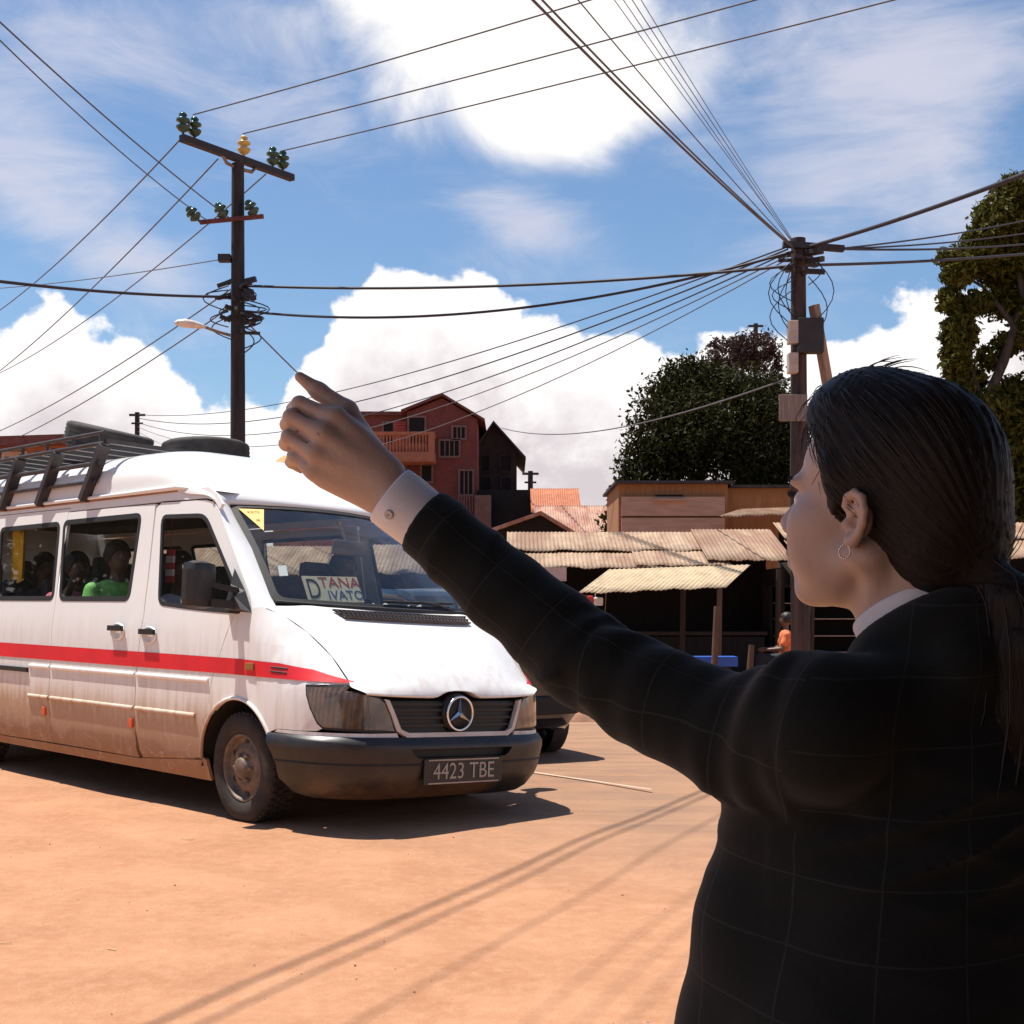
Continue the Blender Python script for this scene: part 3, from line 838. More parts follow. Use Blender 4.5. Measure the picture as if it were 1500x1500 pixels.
fr_out = sym([(0.545, 0.752), (0.505, 0.66), (0.47, 0.57), (0.40, 0.528)]); fr_in = sym([(0.515, 0.744), (0.478, 0.662), (0.44, 0.578), (0.385, 0.556)])
panel('grille_surround', fr_out + fr_in[::-1], [], M('cream_plastic', (0.62, 0.56, 0.50), 0.35, col2=(0.5, 0.42, 0.35)), bus, nose_map, (0.06, 0.05), 0.03, off=0.010)
# three-pointed star in a ring
sc_ = skin(QM, 0.668, 0.012); tilt = Matrix.Rotation(R(-8), 4, 'Y')
b = MB(); RR = 0.100
ring = []
nr = 40
b.lathe([(RR + 0.008 * math.cos(a), 0.008 * math.sin(a)) for a in np.linspace(0, 2 * math.pi, 9)[:-1]], 'x', (0, 0, 0), nr, 0, closed=True)
V = []; Fc = []
tip = [Vector((0, RR * math.sin(R(120 * k)), RR * math.cos(R(120 * k)))) for k in range(3)]
val = [Vector((0, 0.020 * math.sin(R(120 * k + 60)), 0.020 * math.cos(R(120 * k + 60)))) for k in range(3)]
apex = Vector((0.016, 0, 0))
V = [apex] + tip + val + [Vector((-0.01, 0, 0))]
for k in range(3):
    Fc += [(0, 1 + k, 4 + k), (0, 4 + k, 1 + (k + 1) % 3), (7, 4 + k, 1 + k), (7, 1 + (k + 1) % 3, 4 + k)]
b.add(V, Fc, 0, False)
b.v = [tuple(Vector(v) + sc_) for v in b.v]
b.build('badge', CHROME, bus)
b = MB(); b.lathe([(0.001, -0.015), (0.115, -0.015), (0.120, -0.03), (0.12, -0.05)], 'x', tuple(sc_), 32, 0); b.build('badge_back', RUBBER, bus)

# bumper
def bump_map(u, v, off=0.0):
    k = 0.030 + 0.012 * math.exp(-((v - 0.47) / 0.05) ** 2)
    if v > 0.505: k -= (v - 0.505) * 0.9
    if v < 0.34: k -= (0.34 - v) * 0.12
    return skin(u, v, k + off)
def bump_mat():
    m, nt, b_ = new_mat('bumper_plastic')
    tc = nt.nodes.new('ShaderNodeTexCoord'); o = tc.outputs['Object']
    n = node_noise(nt, o, 6, 6, 0.65); n2 = node_noise(nt, o, 1.8, 5, 0.6)
    sp = nt.nodes.new('ShaderNodeSeparateXYZ'); lk(nt, o, sp.inputs[0])
    c = node_mix(nt, node_map(nt, n, 0.35, 0.75), (0.010, 0.009, 0.009), (0.028, 0.021, 0.019))
    chip = node_math(nt, 'MULTIPLY', node_map(nt, node_noise(nt, o, 16, 4, 0.7), 0.69, 0.71), node_map(nt, n2, 0.52, 0.6))
    c = node_mix(nt, node_math(nt, 'MULTIPLY', chip, 0.8), c, (0.45, 0.38, 0.3))
    dust = node_math(nt, 'MULTIPLY', node_map(nt, n2, 0.48, 0.7, 0, 0.4), node_map(nt, sp.outputs['Z'], 0.42, 0.2))
    c = node_mix(nt, dust, c, (0.22, 0.11, 0.05))
    lk(nt, c, b_.inputs['Base Color']); b_.inputs['Roughness'].default_value = 0.42
    return m
BUMP = bump_mat()
bo = [(q_of_f(0.345, 0.53), 0.530), (q_of_f(0.385, 0.45), 0.45), (q_of_f(0.43, 0.36), 0.36), (q_of_f(0.43, 0.28), 0.28), (q_of_f(0.50, 0.20), 0.20), (q_of_f(0.60, 0.175), 0.175)]
bo = bo + [(2 * QM - q, z) for q, z in bo[::-1]]
cutL = sym([(0.40, 0.462), (0.37, 0.425), (0.34, 0.415)])
bum = panel('bumper', bo, [cutL], BUMP, bus, bump_map, (0.08, 0.035), 0.05)
panel('bumper_intake', grow(cutL, 0.01), [], RUBBER, bum, nose_map, (0.1, 0.05), 0.01, off=-0.012)
b = MB(); b.tube([bump_map(q, 0.378, 0.001) for q in np.linspace(q_of_f(0.42, 0.38), 2 * QM - q_of_f(0.42, 0.38), 60)], 0.006, 6); b.build('bumper_groove', RUBBER, bum)
# plate
pc = bump_map(QM, 0.335, 0.012)
b = MB(); b.box(pc + Vector((0, 0, 0)), (0.012, 0.62, 0.15), 0, bev=0.004)
for z_ in (-0.068, 0.068): b.box(pc + Vector((0.008, 0, z_)), (0.006, 0.56, 0.008), 1)
plate = b.build('number_plate', [M('plate_black', (0.01, 0.009, 0.009), 0.35), M('plate_edge', (0.35, 0.28, 0.24), 0.4)], bus)
Mt = Matrix.Translation(pc + Vector((0.009, 0, -0.003))) @ Matrix(((0, 0, 1, 0), (1, 0, 0, 0), (0, 1, 0, 0), (0, 0, 0, 1)))
text_mesh('plate_lettering', '4423 TBE', 0.135, M('plate_white', (0.32, 0.28, 0.25), 0.45), Mt, plate, sx=0.92)

# high roof: lofted ribs; the brow runs down to the windscreen
def roof():
    st = [(REAR, 2.36, 0.850, 2.045), (REAR + 0.25, 2.41, 0.852, 2.045), (-3.6, 2.42, 0.853, 2.045), (-2.4, 2.42, 0.853, 2.045), (-1.75, 2.415, 0.853, 2.045), (-1.45, 2.400, 0.853, 2.045), (-1.22, 2.355, 0.852, 2.045), (-1.05, 2.29, 0.850, 2.043), (-0.90, 2.21, 0.866, 2.030), (-0.76, 2.125, 0.872, 2.000)]
    rows = []
    n = 28
    for f, zt, rg, zg in st:
        row = []
        for i in range(n + 1):
            a = math.pi * i / n
            c, s = math.cos(a), math.sin(a)
            e1, e2 = 0.42, 0.62
            r = rg * math.copysign(abs(c) ** e1, c) * (1 - 0.10 * s ** 2)
            z = zg + (zt - zg) * s ** e2
            bow = (0.13 if f < -0.95 else 0.06) * (abs(r) / 0.85) ** 2.2 if f > -1.3 else 0.0     # the brow sweeps back at the sides
            row.append(Vector((f - bow * min(1, (f + 1.3) / 0.4), -r, z)))
        rows.append(row)
    lastr = rows[-1]
    end = []
    for i in range(n + 1):
        u = -math.copysign(abs(math.cos(math.pi * i / n)) ** 0.55, math.cos(math.pi * i / n)) * 1.14
        sg = 1 if u > 0 else -1
        p = WS(1.0, max(-1.0, min(1.0, u))) + Vector((0.014, 0, 0.006))
        if abs(u) > 1: p = p.lerp(Vector((-0.50, sg * 0.880, 1.945)), (abs(u) - 1) / 0.14)
        end.append(p)
    for t in (0.45, 0.85, 1.0):
        rows.append([a.lerp(bb, t) + Vector((0.05, 0, 0.018)) * (4 * t * (1 - t)) for a, bb in zip(lastr, end)])
    rows.append([p + Vector((-0.03, 0, -0.012)) for p in end])
    m = n + 1
    V = [p for r_ in rows for p in r_]
    Fc = [(i * m + j, (i + 1) * m + j, (i + 1) * m + j + 1, i * m + j + 1) for i in range(len(rows) - 1) for j in range(n)]
    V.append(Vector((REAR, 0, 2.05)))
    Fc += [(j, j + 1, len(V) - 1) for j in range(n)]
    return mesh_obj('roof', V, Fc, PAINT, bus)
roof_o = roof()
md = roof_o.modifiers.new('subd', 'SUBSURF'); md.levels = md.render_levels = 1
# overhang lip above the gutter: a real ledge that throws its own shadow
for sg in (1, -1):
    b = MB(); P = [Vector((f, -sg * r, z)) for f, r, z in ((REAR, 0.866, 2.046), (-3, 0.866, 2.050), (-2, 0.866, 2.052), (-1.3, 0.868, 2.056), (-1.0, 0.868, 2.058), (-0.86, 0.860, 2.045))]
    b.tube(P, [0.014, 0.014, 0.014, 0.018, 0.020, 0.008], 8); b.build('gutter', PAINT, roof_o)
    b = MB(); b.tube([p + Vector((0, sg * 0.010, -0.020)) for p in P[:-1]], 0.008, 6); b.build('gutter_shade', M('brown_gutter_shade', (0.30, 0.15, 0.09), 0.8), roof_o)  # brown line painted as the shade under the gutter

# tail, floor and cabin
b = MB(); b.box((REAR - 0.005, 0, 1.12), (0.05, 1.80, 1.82)); b.build('rear_panel', PAINT, bus)
b = MB()
b.box((-2.35, 0, 0.30), (6.0, 1.28, 0.16)); b.box((0.42, 0, 0.50), (0.72, 1.2, 0.62)); b.box((-2.0, 0, 0.55), (3.1, 1.72, 0.06)); b.box((-5.0, 0, 0.55), (0.95, 1.72, 0.06)); b.box((-4.03, 0, 0.78), (1.0, 1.72, 0.06))
b.box((0.12, 0, 0.85), (0.05, 1.66, 0.72))
for sg in (1, -1):
    for cx in (0, RAX):                            # arch liners
        P = [(cx + 0.42 * math.cos(R(a)), HUBZ + 0.42 * math.sin(R(a))) for a in range(-5, 186, 10)]
        V = [(x, sg * y, z) for x, z in P for y in (0.55, 0.935)]
        b.add(V, [(2 * i, 2 * i + 1, 2 * i + 3, 2 * i + 2) for i in range(len(P) - 1)], 0, True)
        V = [(cx, sg * 0.56, HUBZ)] + [(x, sg * 0.56, z) for x, z in P]
        b.add(V, [(0, i + 1, i + 2) for i in range(len(P) - 1)], 0)
b.build('underbody', M('dirty_underbody', (0.02, 0.016, 0.013), 0.95), bus)
b = MB(); b.box((0.02, 0, 1.13), (0.42, 1.72, 0.22), bev=0.06); b.box((-0.22, 0.42, 1.20), (0.18, 0.42, 0.14), bev=0.05)
b.build('dashboard', M('dash_plastic', (0.035, 0.035, 0.038), 0.6), bus)
b = MB(); b.lathe([(0.20 + 0.014 * math.cos(a), 0.014 * math.sin(a)) for a in np.linspace(0, 2 * math.pi, 9)[:-1]], 'z', (0, 0, 0), 28, 0, closed=True)
b.bar((-0.19, 0, 0), (0.19, 0, 0), 0.03, 0.02)
rm_ = Matrix.Translation((-0.40, 0.42, 1.22)) @ Matrix.Rotation(R(-35), 4, 'Y'); b.v = [tuple(rm_ @ Vector(v)) for v in b.v]
b.build('steering_wheel', RUBBER, bus)
SEAT = M('dark_seat_cloth', (0.03, 0.03, 0.04), 0.9, var=0.4, scale=14)
for fx, ys in ((-1.0, (0.42,)), (-1.40, (-0.55,)), (-2.42, (-0.5, 0.05, 0.55)), (-3.10, (-0.5, 0.05, 0.55)), (-3.85, (-0.5, 0.05, 0.55)), (-4.7, (-0.5, 0.05, 0.55))):
    for y in ys:
        b = MB(); b.box((fx + 0.12, y, 0.86), (0.5, 0.46, 0.16), bev=0.05); b.box((fx - 0.14, y, 1.18), (0.13, 0.44, 0.62), bev=0.05, rot=Matrix.Rotation(R(-10), 3, 'Y')); b.box((fx - 0.20, y, 1.56), (0.09, 0.26, 0.18), bev=0.04)
        b.build('seat', SEAT, bus)
# interior mirror and its stalk
b = MB(); b.box((-0.27, 0.02, 1.70), (0.03, 0.26, 0.10), bev=0.012); b.tube([(-0.30, 0.02, 1.74), (-0.36, 0.0, 1.88)], 0.012, 6); b.build('interior_mirror', GREYM, bus)
b = MB(); b.add([(-5.5, -0.82, 2.03), (-0.62, -0.82, 2.02), (-0.62, 0.82, 2.02), (-5.5, 0.82, 2.03)], [(0, 1, 2, 3)]); b.build('headlining', DARKIN, bus)
b = MB(); b.lathe([(0.001, 0.012), (0.06, 0.01), (0.07, 0.0)], 'z', (-1.75, -0.50, 1.955), 16, 0)
b.v = [(v[0] * 1.0, v[1], v[2]) for v in b.v]; b.build('ceiling_lamp', M('lamp_cover', (0.7, 0.7, 0.65), 0.4), bus)

# door mirrors
for sg in (1, -1):
    b = MB(); s = -sg
    b.add([(0.10, s * 0.945, 1.225), (0.02, s * 0.95, 1.36), (-0.12, s * 0.945, 1.50), (-0.16, s * 0.95, 1.235), (0.05, s * 1.0, 1.25), (-0.03, s * 1.0, 1.33), (-0.10, s * 0.98, 1.40), (-0.13, s * 1.0, 1.25)], [(0, 1, 5, 4), (1, 2, 6, 5), (2, 3, 7, 6), (3, 0, 4, 7), (4, 5, 6, 7)])
    b.bar((-0.03, s * 0.97, 1.36), (-0.12, s * 1.10, 1.39), 0.03, 0.035); b.bar((-0.03, s * 0.97, 1.27), (-0.12, s * 1.10, 1.28), 0.04, 0.05)
    mo = b.build('door_mirror', PLASTIC, bus)
    b = MB(); b.box((0, 0, 0), (0.13, 0.205, 0.29), bev=0.058); 
    rm_ = Matrix.Translation((-0.16, s * 1.165, 1.385)) @ Matrix.Rotation(s * R(-14), 4, 'Z'); b.v = [tuple(rm_ @ Vector(v)) for v in b.v]
    b.build('mirror_housing', PLASTIC, mo)
    b = MB(); b.box((0, 0, 0), (0.004, 0.155, 0.23)); rm2 = rm_ @ Matrix.Translation((-0.062, 0, 0)); b.v = [tuple(rm2 @ Vector(v)) for v in b.v]; b.build('mirror_glass', CHROME, mo)

# wheels stand on the road, so they are un-rolled against the body
WI = VM.inverted()
def wheel(fx, sg):
    hubw = VO + FW * fx + RT * (sg * 0.80) + Vector((0, 0, 0.335))
    mw = Matrix(((FW.x, -RT.x, 0, hubw.x), (FW.y, -RT.y, 0, hubw.y), (0, 0, 1, hubw.z), (0, 0, 0, 1)))
    e = empty('wheel', parent=bus)
    e.matrix_parent_inverse = Matrix.Identity(4)
    e.matrix_basis = WI @ mw
    s = -sg                                        # outward along local y
    b = MB(); Ro = 0.335
    prof = [(0.205, 0.085), (0.215, 0.098), (0.26, 0.108), (0.30, 0.104), (0.322, 0.090), (0.328, 0.075), (0.329, 0.0), (0.328, -0.075), (0.322, -0.09), (0.29, -0.105), (0.22, -0.095), (0.2, -0.085)]
    b.lathe([(r, -s * h) for r, h in prof], 'y', (0, 0, 0), 48, 0)
    for k in range(44):
        a = 2 * math.pi * k / 44
        for y0, sh in ((0.062, 0.0), (0.022, 0.5), (-0.022, 0.0), (-0.062, 0.5)):
            aa = a + sh * 2 * math.pi / 44
            c = Vector((0.3285 * math.cos(aa), s * y0, 0.3285 * math.sin(aa)))
            b.box(c, (0.016, 0.034, 0.034), 0, rot=Matrix.Rotation(-aa, 3, 'Y'))
    b.build('tyre', TYRE, e)
    b = MB()
    prof = [(0.208, 0.088), (0.203, 0.095), (0.192, 0.088), (0.186, 0.06), (0.176, 0.045), (0.15, 0.052), (0.125, 0.070), (0.105, 0.074), (0.09, 0.066), (0.072, 0.078), (0.060, 0.105), (0.045, 0.112), (0.001, 0.114)]
    b.lathe([(r, -s * h) for r, h in prof], 'y', (0, 0, 0), 40, 0)
    for k in range(6):
        a = 2 * math.pi * k / 6
        c = Vector((0.082 * math.cos(a), s * 0.078, 0.082 * math.sin(a))); b.lathe([(0.012, -s * -0.01), (0.012, -s * 0.018), (0.001, -s * 0.02)], 'y', tuple(c), 8, 1)
        a += math.pi / 6
        c = Vector((0.155 * math.cos(a), s * 0.0515, 0.155 * math.sin(a))); b.lathe([(0.020, -s * 0.004), (0.001, -s * 0.0045)], 'y', tuple(c), 12, 2)
    b.build('rim', [M('dusty_wheel_steel', (0.09, 0.066, 0.05), 0.6, metal=0.2, scale=12, col2=(0.20, 0.14, 0.10)), GREYM, RUBBER], e)
for fx in (0.0, RAX):
    for sg in (1, -1): wheel(fx, sg)

# roof rack: part of the minibus
rk = empty('roof_rack', parent=bus)
RK = M('rack_steel', (0.02, 0.018, 0.022), 0.5, scale=10, col2=(0.05, 0.04, 0.04))
posts = [-2.24, -2.98, -3.66, -4.45, -5.2]
for sg in (1, -1):
    for fx in posts:
        b = MB(); b.bar((fx - 0.06, -sg * 0.885, 2.035), (fx + 0.17, -sg * 0.865, 2.43), 0.05, 0.085, up=(0, 1, 0)); b.build('rack_post', RK, rk)
    for z_, off_, th_ in ((2.17, 0.06, 0.030), (2.30, 0.12, 0.036), (2.44, 0.17, 0.034), (2.52, 0.17, 0.030)):
        b = MB(); b.tube([(-5.4 + off_, -sg * 0.885, z_), (-2.22 + off_, -sg * 0.875, z_)], th_ * 0.5, 8); b.build('rack_rail', RK, rk)
    for fx in np.linspace(-5.2, -2.1, 8):
        b = MB(); b.tube([(fx, -sg * 0.875, 2.43), (fx, -sg * 0.875, 2.52)], 0.013, 6); b.build('rack_upright', RK, rk)
for fx in np.linspace(-5.2, -2.05, 12):
    b = MB(); b.bar((fx, -0.87, 2.455), (fx, 0.87, 2.455), 0.05, 0.03); b.build('rack_slat', RK, rk)

# stickers
def sticker(name, poly, mat, off):
    return panel(name, poly, [], mat, bus, ws_map, 0.5, 0.0, off=off)
YEL = M('yellow_sticker', (0.80, 0.52, 0.16), 0.5, var=0.1)
tri = sticker('windscreen_sticker', [(-0.945, 0.945), (-0.84, 0.69), (-0.72, 0.945)], YEL, 0.008)
sticker('licence_disc', [(-0.86, 0.345), (-0.79, 0.355), (-0.81, 0.255), (-0.88, 0.245)], M('white_paper', (0.8, 0.8, 0.78), 0.6, var=0.05), -0.008)
def ws_frame(u, v, off):
    p = ws_map(u, v, off); a = (ws_map(u + 0.01, v, off) - p).normalized(); n_ = (ws_map(u, v, off + 0.01) - p).normalized(); c = n_.cross(a)
    return Matrix(((a.x, c.x, n_.x, p.x), (a.y, c.y, n_.y, p.y), (a.z, c.z, n_.z, p.z), (0, 0, 0, 1)))
BROWN = M('brown_print', (0.10, 0.06, 0.03), 0.7)
text_mesh('sticker_print', 'VISITE', 0.032, BROWN, ws_frame(-0.835, 0.905, 0.0095), tri, extrude=0.0005)
text_mesh('sticker_print', '08', 0.026, BROWN, ws_frame(-0.838, 0.81, 0.0095), tri, extrude=0.0005)

# destination board lying against the windscreen on the dash
def vw(f, l, z): return VM @ Vector((f, l, z))
db = empty('destination_board'); db.matrix_world = VM @ Matrix.Translation((0.0, -0.285, 1.405)) @ Matrix.Rotation(R(-27), 4, 'Y') @ Matrix.Rotation(R(3), 4, 'X')
tag(db, 'cream destination board lettered in red and blue standing behind the windscreen', 'sign')
b = MB(); b.box((0, 0, 0), (0.008, 0.44, 0.185), bev=0.002); b.build('board', M('cream_board', (0.78, 0.70, 0.50), 0.7, var=0.1, scale=12), db)
BF = Matrix(((0, 0, 1, 0.0055), (1, 0, 0, 0), (0, 1, 0, 0), (0, 0, 0, 1)))
text_mesh('lettering', 'TANA', 0.105, M('red_ink', (0.42, 0.05, 0.03), 0.7), Matrix.Translation((0, 0.06, 0.045)) @ BF, db, 0.0008, 1.15)
text_mesh('lettering', 'IVATO', 0.094, M('blue_ink', (0.03, 0.10, 0.24), 0.7), Matrix.Translation((0, 0.085, -0.045)) @ BF, db, 0.0008, 1.05)
text_mesh('lettering', 'D', 0.20, M('black_ink', (0.02, 0.03, 0.03), 0.7), Matrix.Translation((0, -0.155, -0.005)) @ BF, db, 0.0008, 0.72)
b = MB()
for i in range(7): b.tube([(0.03 * math.sin(i), -0.30 + 0.1 * i, 0), (0.03, -0.24 + 0.1 * i, 0.02 + 0.01 * (i % 3))], 0.03, 6)
pp = b.build('crumpled_cloth', M('pale_cloth', (0.5, 0.46, 0.40), 0.9)); pp.matrix_world = VM @ Matrix.Translation((0.07, 0.12, 1.275))
tag(pp, 'pale crumpled cloth lying on the dashboard beside the destination board', 'cloth')

# spare tyres lying on the rack
def spare(loc, tilt, az_, rad, name_label):
    b = MB()
    prof = [(0.19, 0.05), (0.20, 0.075), (0.26, 0.10), (0.31, 0.098), (0.335, 0.085), (0.342, 0.06), (0.336, 0.045), (0.343, 0.03), (0.337, 0.015), (0.344, 0.0), (0.337, -0.015), (0.343, -0.03), (0.336, -0.045), (0.342, -0.06), (0.335, -0.085), (0.31, -0.098), (0.26, -0.10), (0.20, -0.075), (0.19, -0.05)]
    b.lathe([(r * rad, h * rad) for r, h in prof], 'z', (0, 0, 0), 48, 0)
    o = b.build('spare_tyre', M('dusty_tyre', (0.014, 0.013, 0.013), 0.8, scale=6, col2=(0.06, 0.05, 0.045), bump=0.06))
    o.matrix_world = VM @ Matrix.Translation(loc) @ Matrix.Rotation(az_, 4, 'Z') @ Matrix.Rotation(tilt, 4, 'Y')
    tag(o, name_label, 'tyre', 'spare tyres on the roof rack')
    b = MB(); b.lathe([(0.20 * rad, 0.02), (0.15 * rad, 0.03), (0.09 * rad, 0.06), (0.001, 0.06)], 'z', (0, 0, 0), 24, 0); b.build('rim', GREYM, o)
spare((-3.42, -0.15, 2.66), R(12), R(20), 1.05, 'dusty spare tyre lying tilted on the roof rack, its left rim raised')
spare((-2.80, 0.40, 2.56), R(-4), R(10), 1.05, 'dusty spare tyre lying flat across the front end of the roof rack')
# ------------------------------------------------------------------ ground and road
def ground_mat():
    m, nt, b = new_mat('laterite_ground')
    tc = nt.nodes.new('ShaderNodeTexCoord'); o = tc.outputs['Object']
    sp = nt.nodes.new('ShaderNodeSeparateXYZ'); lk(nt, o, sp.inputs[0])
    # distance across the road, measured from the line the minibus drives on
    s = node_math(nt, 'ADD', node_math(nt, 'MULTIPLY', node_math(nt, 'ADD', sp.outputs['X'], -VO.x), -RT.x), node_math(nt, 'MULTIPLY', node_math(nt, 'ADD', sp.outputs['Y'], -VO.y), -RT.y))
    n1 = node_noise(nt, o, 0.35, 6, 0.6); n2 = node_noise(nt, o, 1.7, 7, 0.65); n3 = node_noise(nt, o, 14, 6, 0.7); n4 = node_noise(nt, o, 70, 4, 0.7)
    st = nt.nodes.new('ShaderNodeMapping'); st.inputs['Rotation'].default_value = (0, 0, YAW); st.inputs['Scale'].default_value = (0.25, 2.4, 1); lk(nt, o, st.inputs['Vector'])
    n5 = node_noise(nt, st.outputs[0], 1.5, 6, 0.6)             # wheel-swept streaks along the road
    sw = node_math(nt, 'ADD', s, node_math(nt, 'MULTIPLY', node_math(nt, 'SUBTRACT', n1, 0.5), 3.0))
    road = node_math(nt, 'MULTIPLY', node_map(nt, sw, -1.6, 1.6), node_map(nt, sw, 8.0, 5.5))
    earth = node_mix(nt, node_map(nt, n2, 0.3, 0.7), (0.335, 0.158, 0.083), (0.425, 0.216, 0.119))
    earth = node_mix(nt, node_map(nt, n3, 0.35, 0.8, 0, 0.55), earth, (0.48, 0.275, 0.170))
    tar = node_mix(nt, node_map(nt, n5, 0.35, 0.7), (0.215, 0.135, 0.095), (0.31, 0.185, 0.115))
    c = node_mix(nt, node_math(nt, 'MULTIPLY', road, node_map(nt, n2, 0.25, 0.75, 1.0, 0.6)), earth, tar)
    c = node_mix(nt, node_math(nt, 'MULTIPLY', node_map(nt, n4, 0.56, 0.72), 0.45), c, (0.22, 0.11, 0.06))
    c = node_mix(nt, node_math(nt, 'MULTIPLY', node_map(nt, n5, 0.55, 0.8), 0.25), c, (0.25, 0.12, 0.065))
    # compacted wheel tracks along the road edge
    for s0 in (-1.75, -0.55, 0.95):
        dd = node_math(nt, 'ABSOLUTE', node_math(nt, 'ADD', node_math(nt, 'SUBTRACT', s, s0), node_math(nt, 'MULTIPLY', node_math(nt, 'SUBTRACT', n1, 0.5), 0.9)))
        tk = node_math(nt, 'MULTIPLY', node_map(nt, dd, 0.16, 0.05), node_map(nt, n2, 0.35, 0.7, 0.0, 0.30))
        c = node_mix(nt, tk, c, (0.235, 0.105, 0.055))
    c = node_mix(nt, node_map(nt, node_noise(nt, o, 0.8, 5, 0.7, 0.8), 0.56, 0.70, 0.0, 0.28), c, (0.24, 0.105, 0.055))
    lk(nt, c, b.inputs['Base Color']); b.inputs['Roughness'].default_value = 0.95; b.inputs['Specular IOR Level'].default_value = 0.15
    bp = nt.nodes.new('ShaderNodeBump'); bp.inputs['Strength'].default_value = 0.5; bp.inputs['Distance'].default_value = 0.03
    h = node_math(nt, 'ADD', node_math(nt, 'MULTIPLY', n3, 0.6), node_math(nt, 'MULTIPLY', n4, 0.35))
    lk(nt, h, bp.inputs['Height']); lk(nt, bp.outputs['Normal'], b.inputs['Normal'])
    return m
GROUND = ground_mat()
def ground():
    xs = np.concatenate([[-900, -300, -120, -60, -30], np.arange(-16, 16.01, 0.4), [30, 60, 120, 300, 900]])
    ys = np.concatenate([[-80, -30, -12], np.arange(-4, 30.01, 0.4), [40, 60, 90, 140, 240, 500, 1500]])
    V = []
    for y in ys:
        for x in xs:
            z = 0.0
            if -16 < x < 16 and 3.5 < y < 30:
                z = 0.012 * math.sin(x * 0.9 + y * 0.7) * math.sin(y * 1.3 - x * 0.4) + 0.006 * math.sin(3.1 * x) * math.sin(2.7 * y)
            V.append((x, y, z))
    m = len(xs)
    Fc = [(j * m + i, j * m + i + 1, (j + 1) * m + i + 1, (j + 1) * m + i) for j in range(len(ys) - 1) for i in range(m - 1)]
    o = mesh_obj('ground', V, Fc, GROUND)
    o['kind'] = 'structure'
ground()
# thin worn line on the road
a, b_ = Vector((0.10, 10.62, 0.019)), Vector((0.98, 9.60, 0.019)); t_ = (b_ - a).normalized().cross(Vector((0, 0, 1))) * 0.014
ln = mesh_obj('road_marking', [a - t_, b_ - t_, b_ + t_, a + t_], [(0, 1, 2, 3)], M('worn_line', (0.50, 0.37, 0.28), 0.9)); ln['kind'] = 'structure'
# low earth bank at the far road edge
V = []; xs = np.linspace(-14, 18, 90)
for x in xs:
    y = 15.0 + 0.18 * math.sin(x * 1.1) + 0.1 * math.sin(2.7 * x)
    V += [(x, y - 0.25, -0.01), (x, y, 0.10 + 0.03 * math.sin(3 * x)), (x, y + 0.35, 0.12 + 0.02 * math.sin(2 * x)), (x, y + 1.3, -0.01)]
bank_o = mesh_obj('earth_bank', V, [(4 * i + k, 4 * i + k + 4, 4 * i + k + 5, 4 * i + k + 1)[::-1] for i in range(len(xs) - 1) for k in range(3)], M('bank_earth', (0.16, 0.075, 0.042), 0.95, scale=3, col2=(0.26, 0.125, 0.07), bump=0.4)); bank_o['kind'] = 'structure'
# scattered grit and straw
b = MB(); rg = random.Random(5)
for i in range(420):
    y = rg.uniform(4.0, 13); x = rg.uniform(-0.42, 0.16) * y
    r = rg.uniform(0.002, 0.0065) * (1.5 if rg.random() < 0.08 else 1)
    a = rg.uniform(0, 6.28)
    V = [(x + r * math.cos(a + k * 1.257) * rg.uniform(0.7, 1.3), y + r * math.sin(a + k * 1.257) * rg.uniform(0.7, 1.3), 0.0) for k in range(5)]
    z0 = 0.012 * math.sin(x * 0.9 + y * 0.7) * math.sin(y * 1.3 - x * 0.4)
    V = [(p[0], p[1], z0 - 0.004) for p in V] + [(x, y, z0 + r * rg.uniform(0.35, 0.7))]
    b.add(V, [(k, (k + 1) % 5, 5) for k in range(5)], rg.choice([0, 0, 1]), False)
for i in range(5):
    y = rg.uniform(4.2, 11); x = rg.uniform(-0.40, 0.12) * y; a = rg.uniform(-0.5, 0.5); l = rg.uniform(0.03, 0.13)
    b.bar((x, y, 0.016), (x + l * math.cos(a), y + l * math.sin(a), 0.017), 0.004, 0.003, 2)
go_ = b.build('gravel', [M('brown_grit', (0.16, 0.075, 0.045), 0.9), M('pale_grit', (0.34, 0.22, 0.15), 0.9), M('dry_straw', (0.62, 0.47, 0.24), 0.8)]); go_['kind'] = 'stuff'

# ------------------------------------------------------------------ utility poles and cables
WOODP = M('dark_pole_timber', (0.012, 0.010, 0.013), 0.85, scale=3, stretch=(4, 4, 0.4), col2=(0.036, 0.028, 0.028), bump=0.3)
IRON = M('dark_iron', (0.02, 0.015, 0.018), 0.6, var=0.3)
RUSTI = M('rusty_iron', (0.13, 0.03, 0.025), 0.7, var=0.35)
GREENG = M('green_glass_insulator', (0.025, 0.07, 0.045), 0.15, var=0.3)
YELG = M('yellow_porcelain', (0.55, 0.36, 0.10), 0.2, var=0.15)
CABLE = M('black_cable', (0.02, 0.018, 0.028), 0.6, var=0.2)
CABLEG = M('weathered_cable', (0.09, 0.085, 0.10), 0.7, var=0.2)

def insulator(parent, base, axis, mat, h=0.42, r=0.13):
    ax = Vector(axis).normalized()
    q = ax.to_track_quat('Z', 'Y').to_matrix().to_4x4()
    b = MB(); b.lathe([(0.02, 0), (0.02, 0.12 * h), (r * 0.6, 0.2 * h), (r, 0.34 * h), (r * 0.95, 0.42 * h), (r * 0.45, 0.46 * h), (r * 0.45, 0.54 * h), (r, 0.62 * h), (r * 0.95, 0.72 * h), (r * 0.4, 0.78 * h), (r * 0.62, 0.9 * h), (r * 0.4, h), (0.001, h)], 'z', (0, 0, 0), 12, 0)
    Mx = Matrix.Translation(Vector(base)) @ q
    b.v = [tuple(Mx @ Vector(v)) for v in b.v]
    return b.build('insulator', mat, parent)

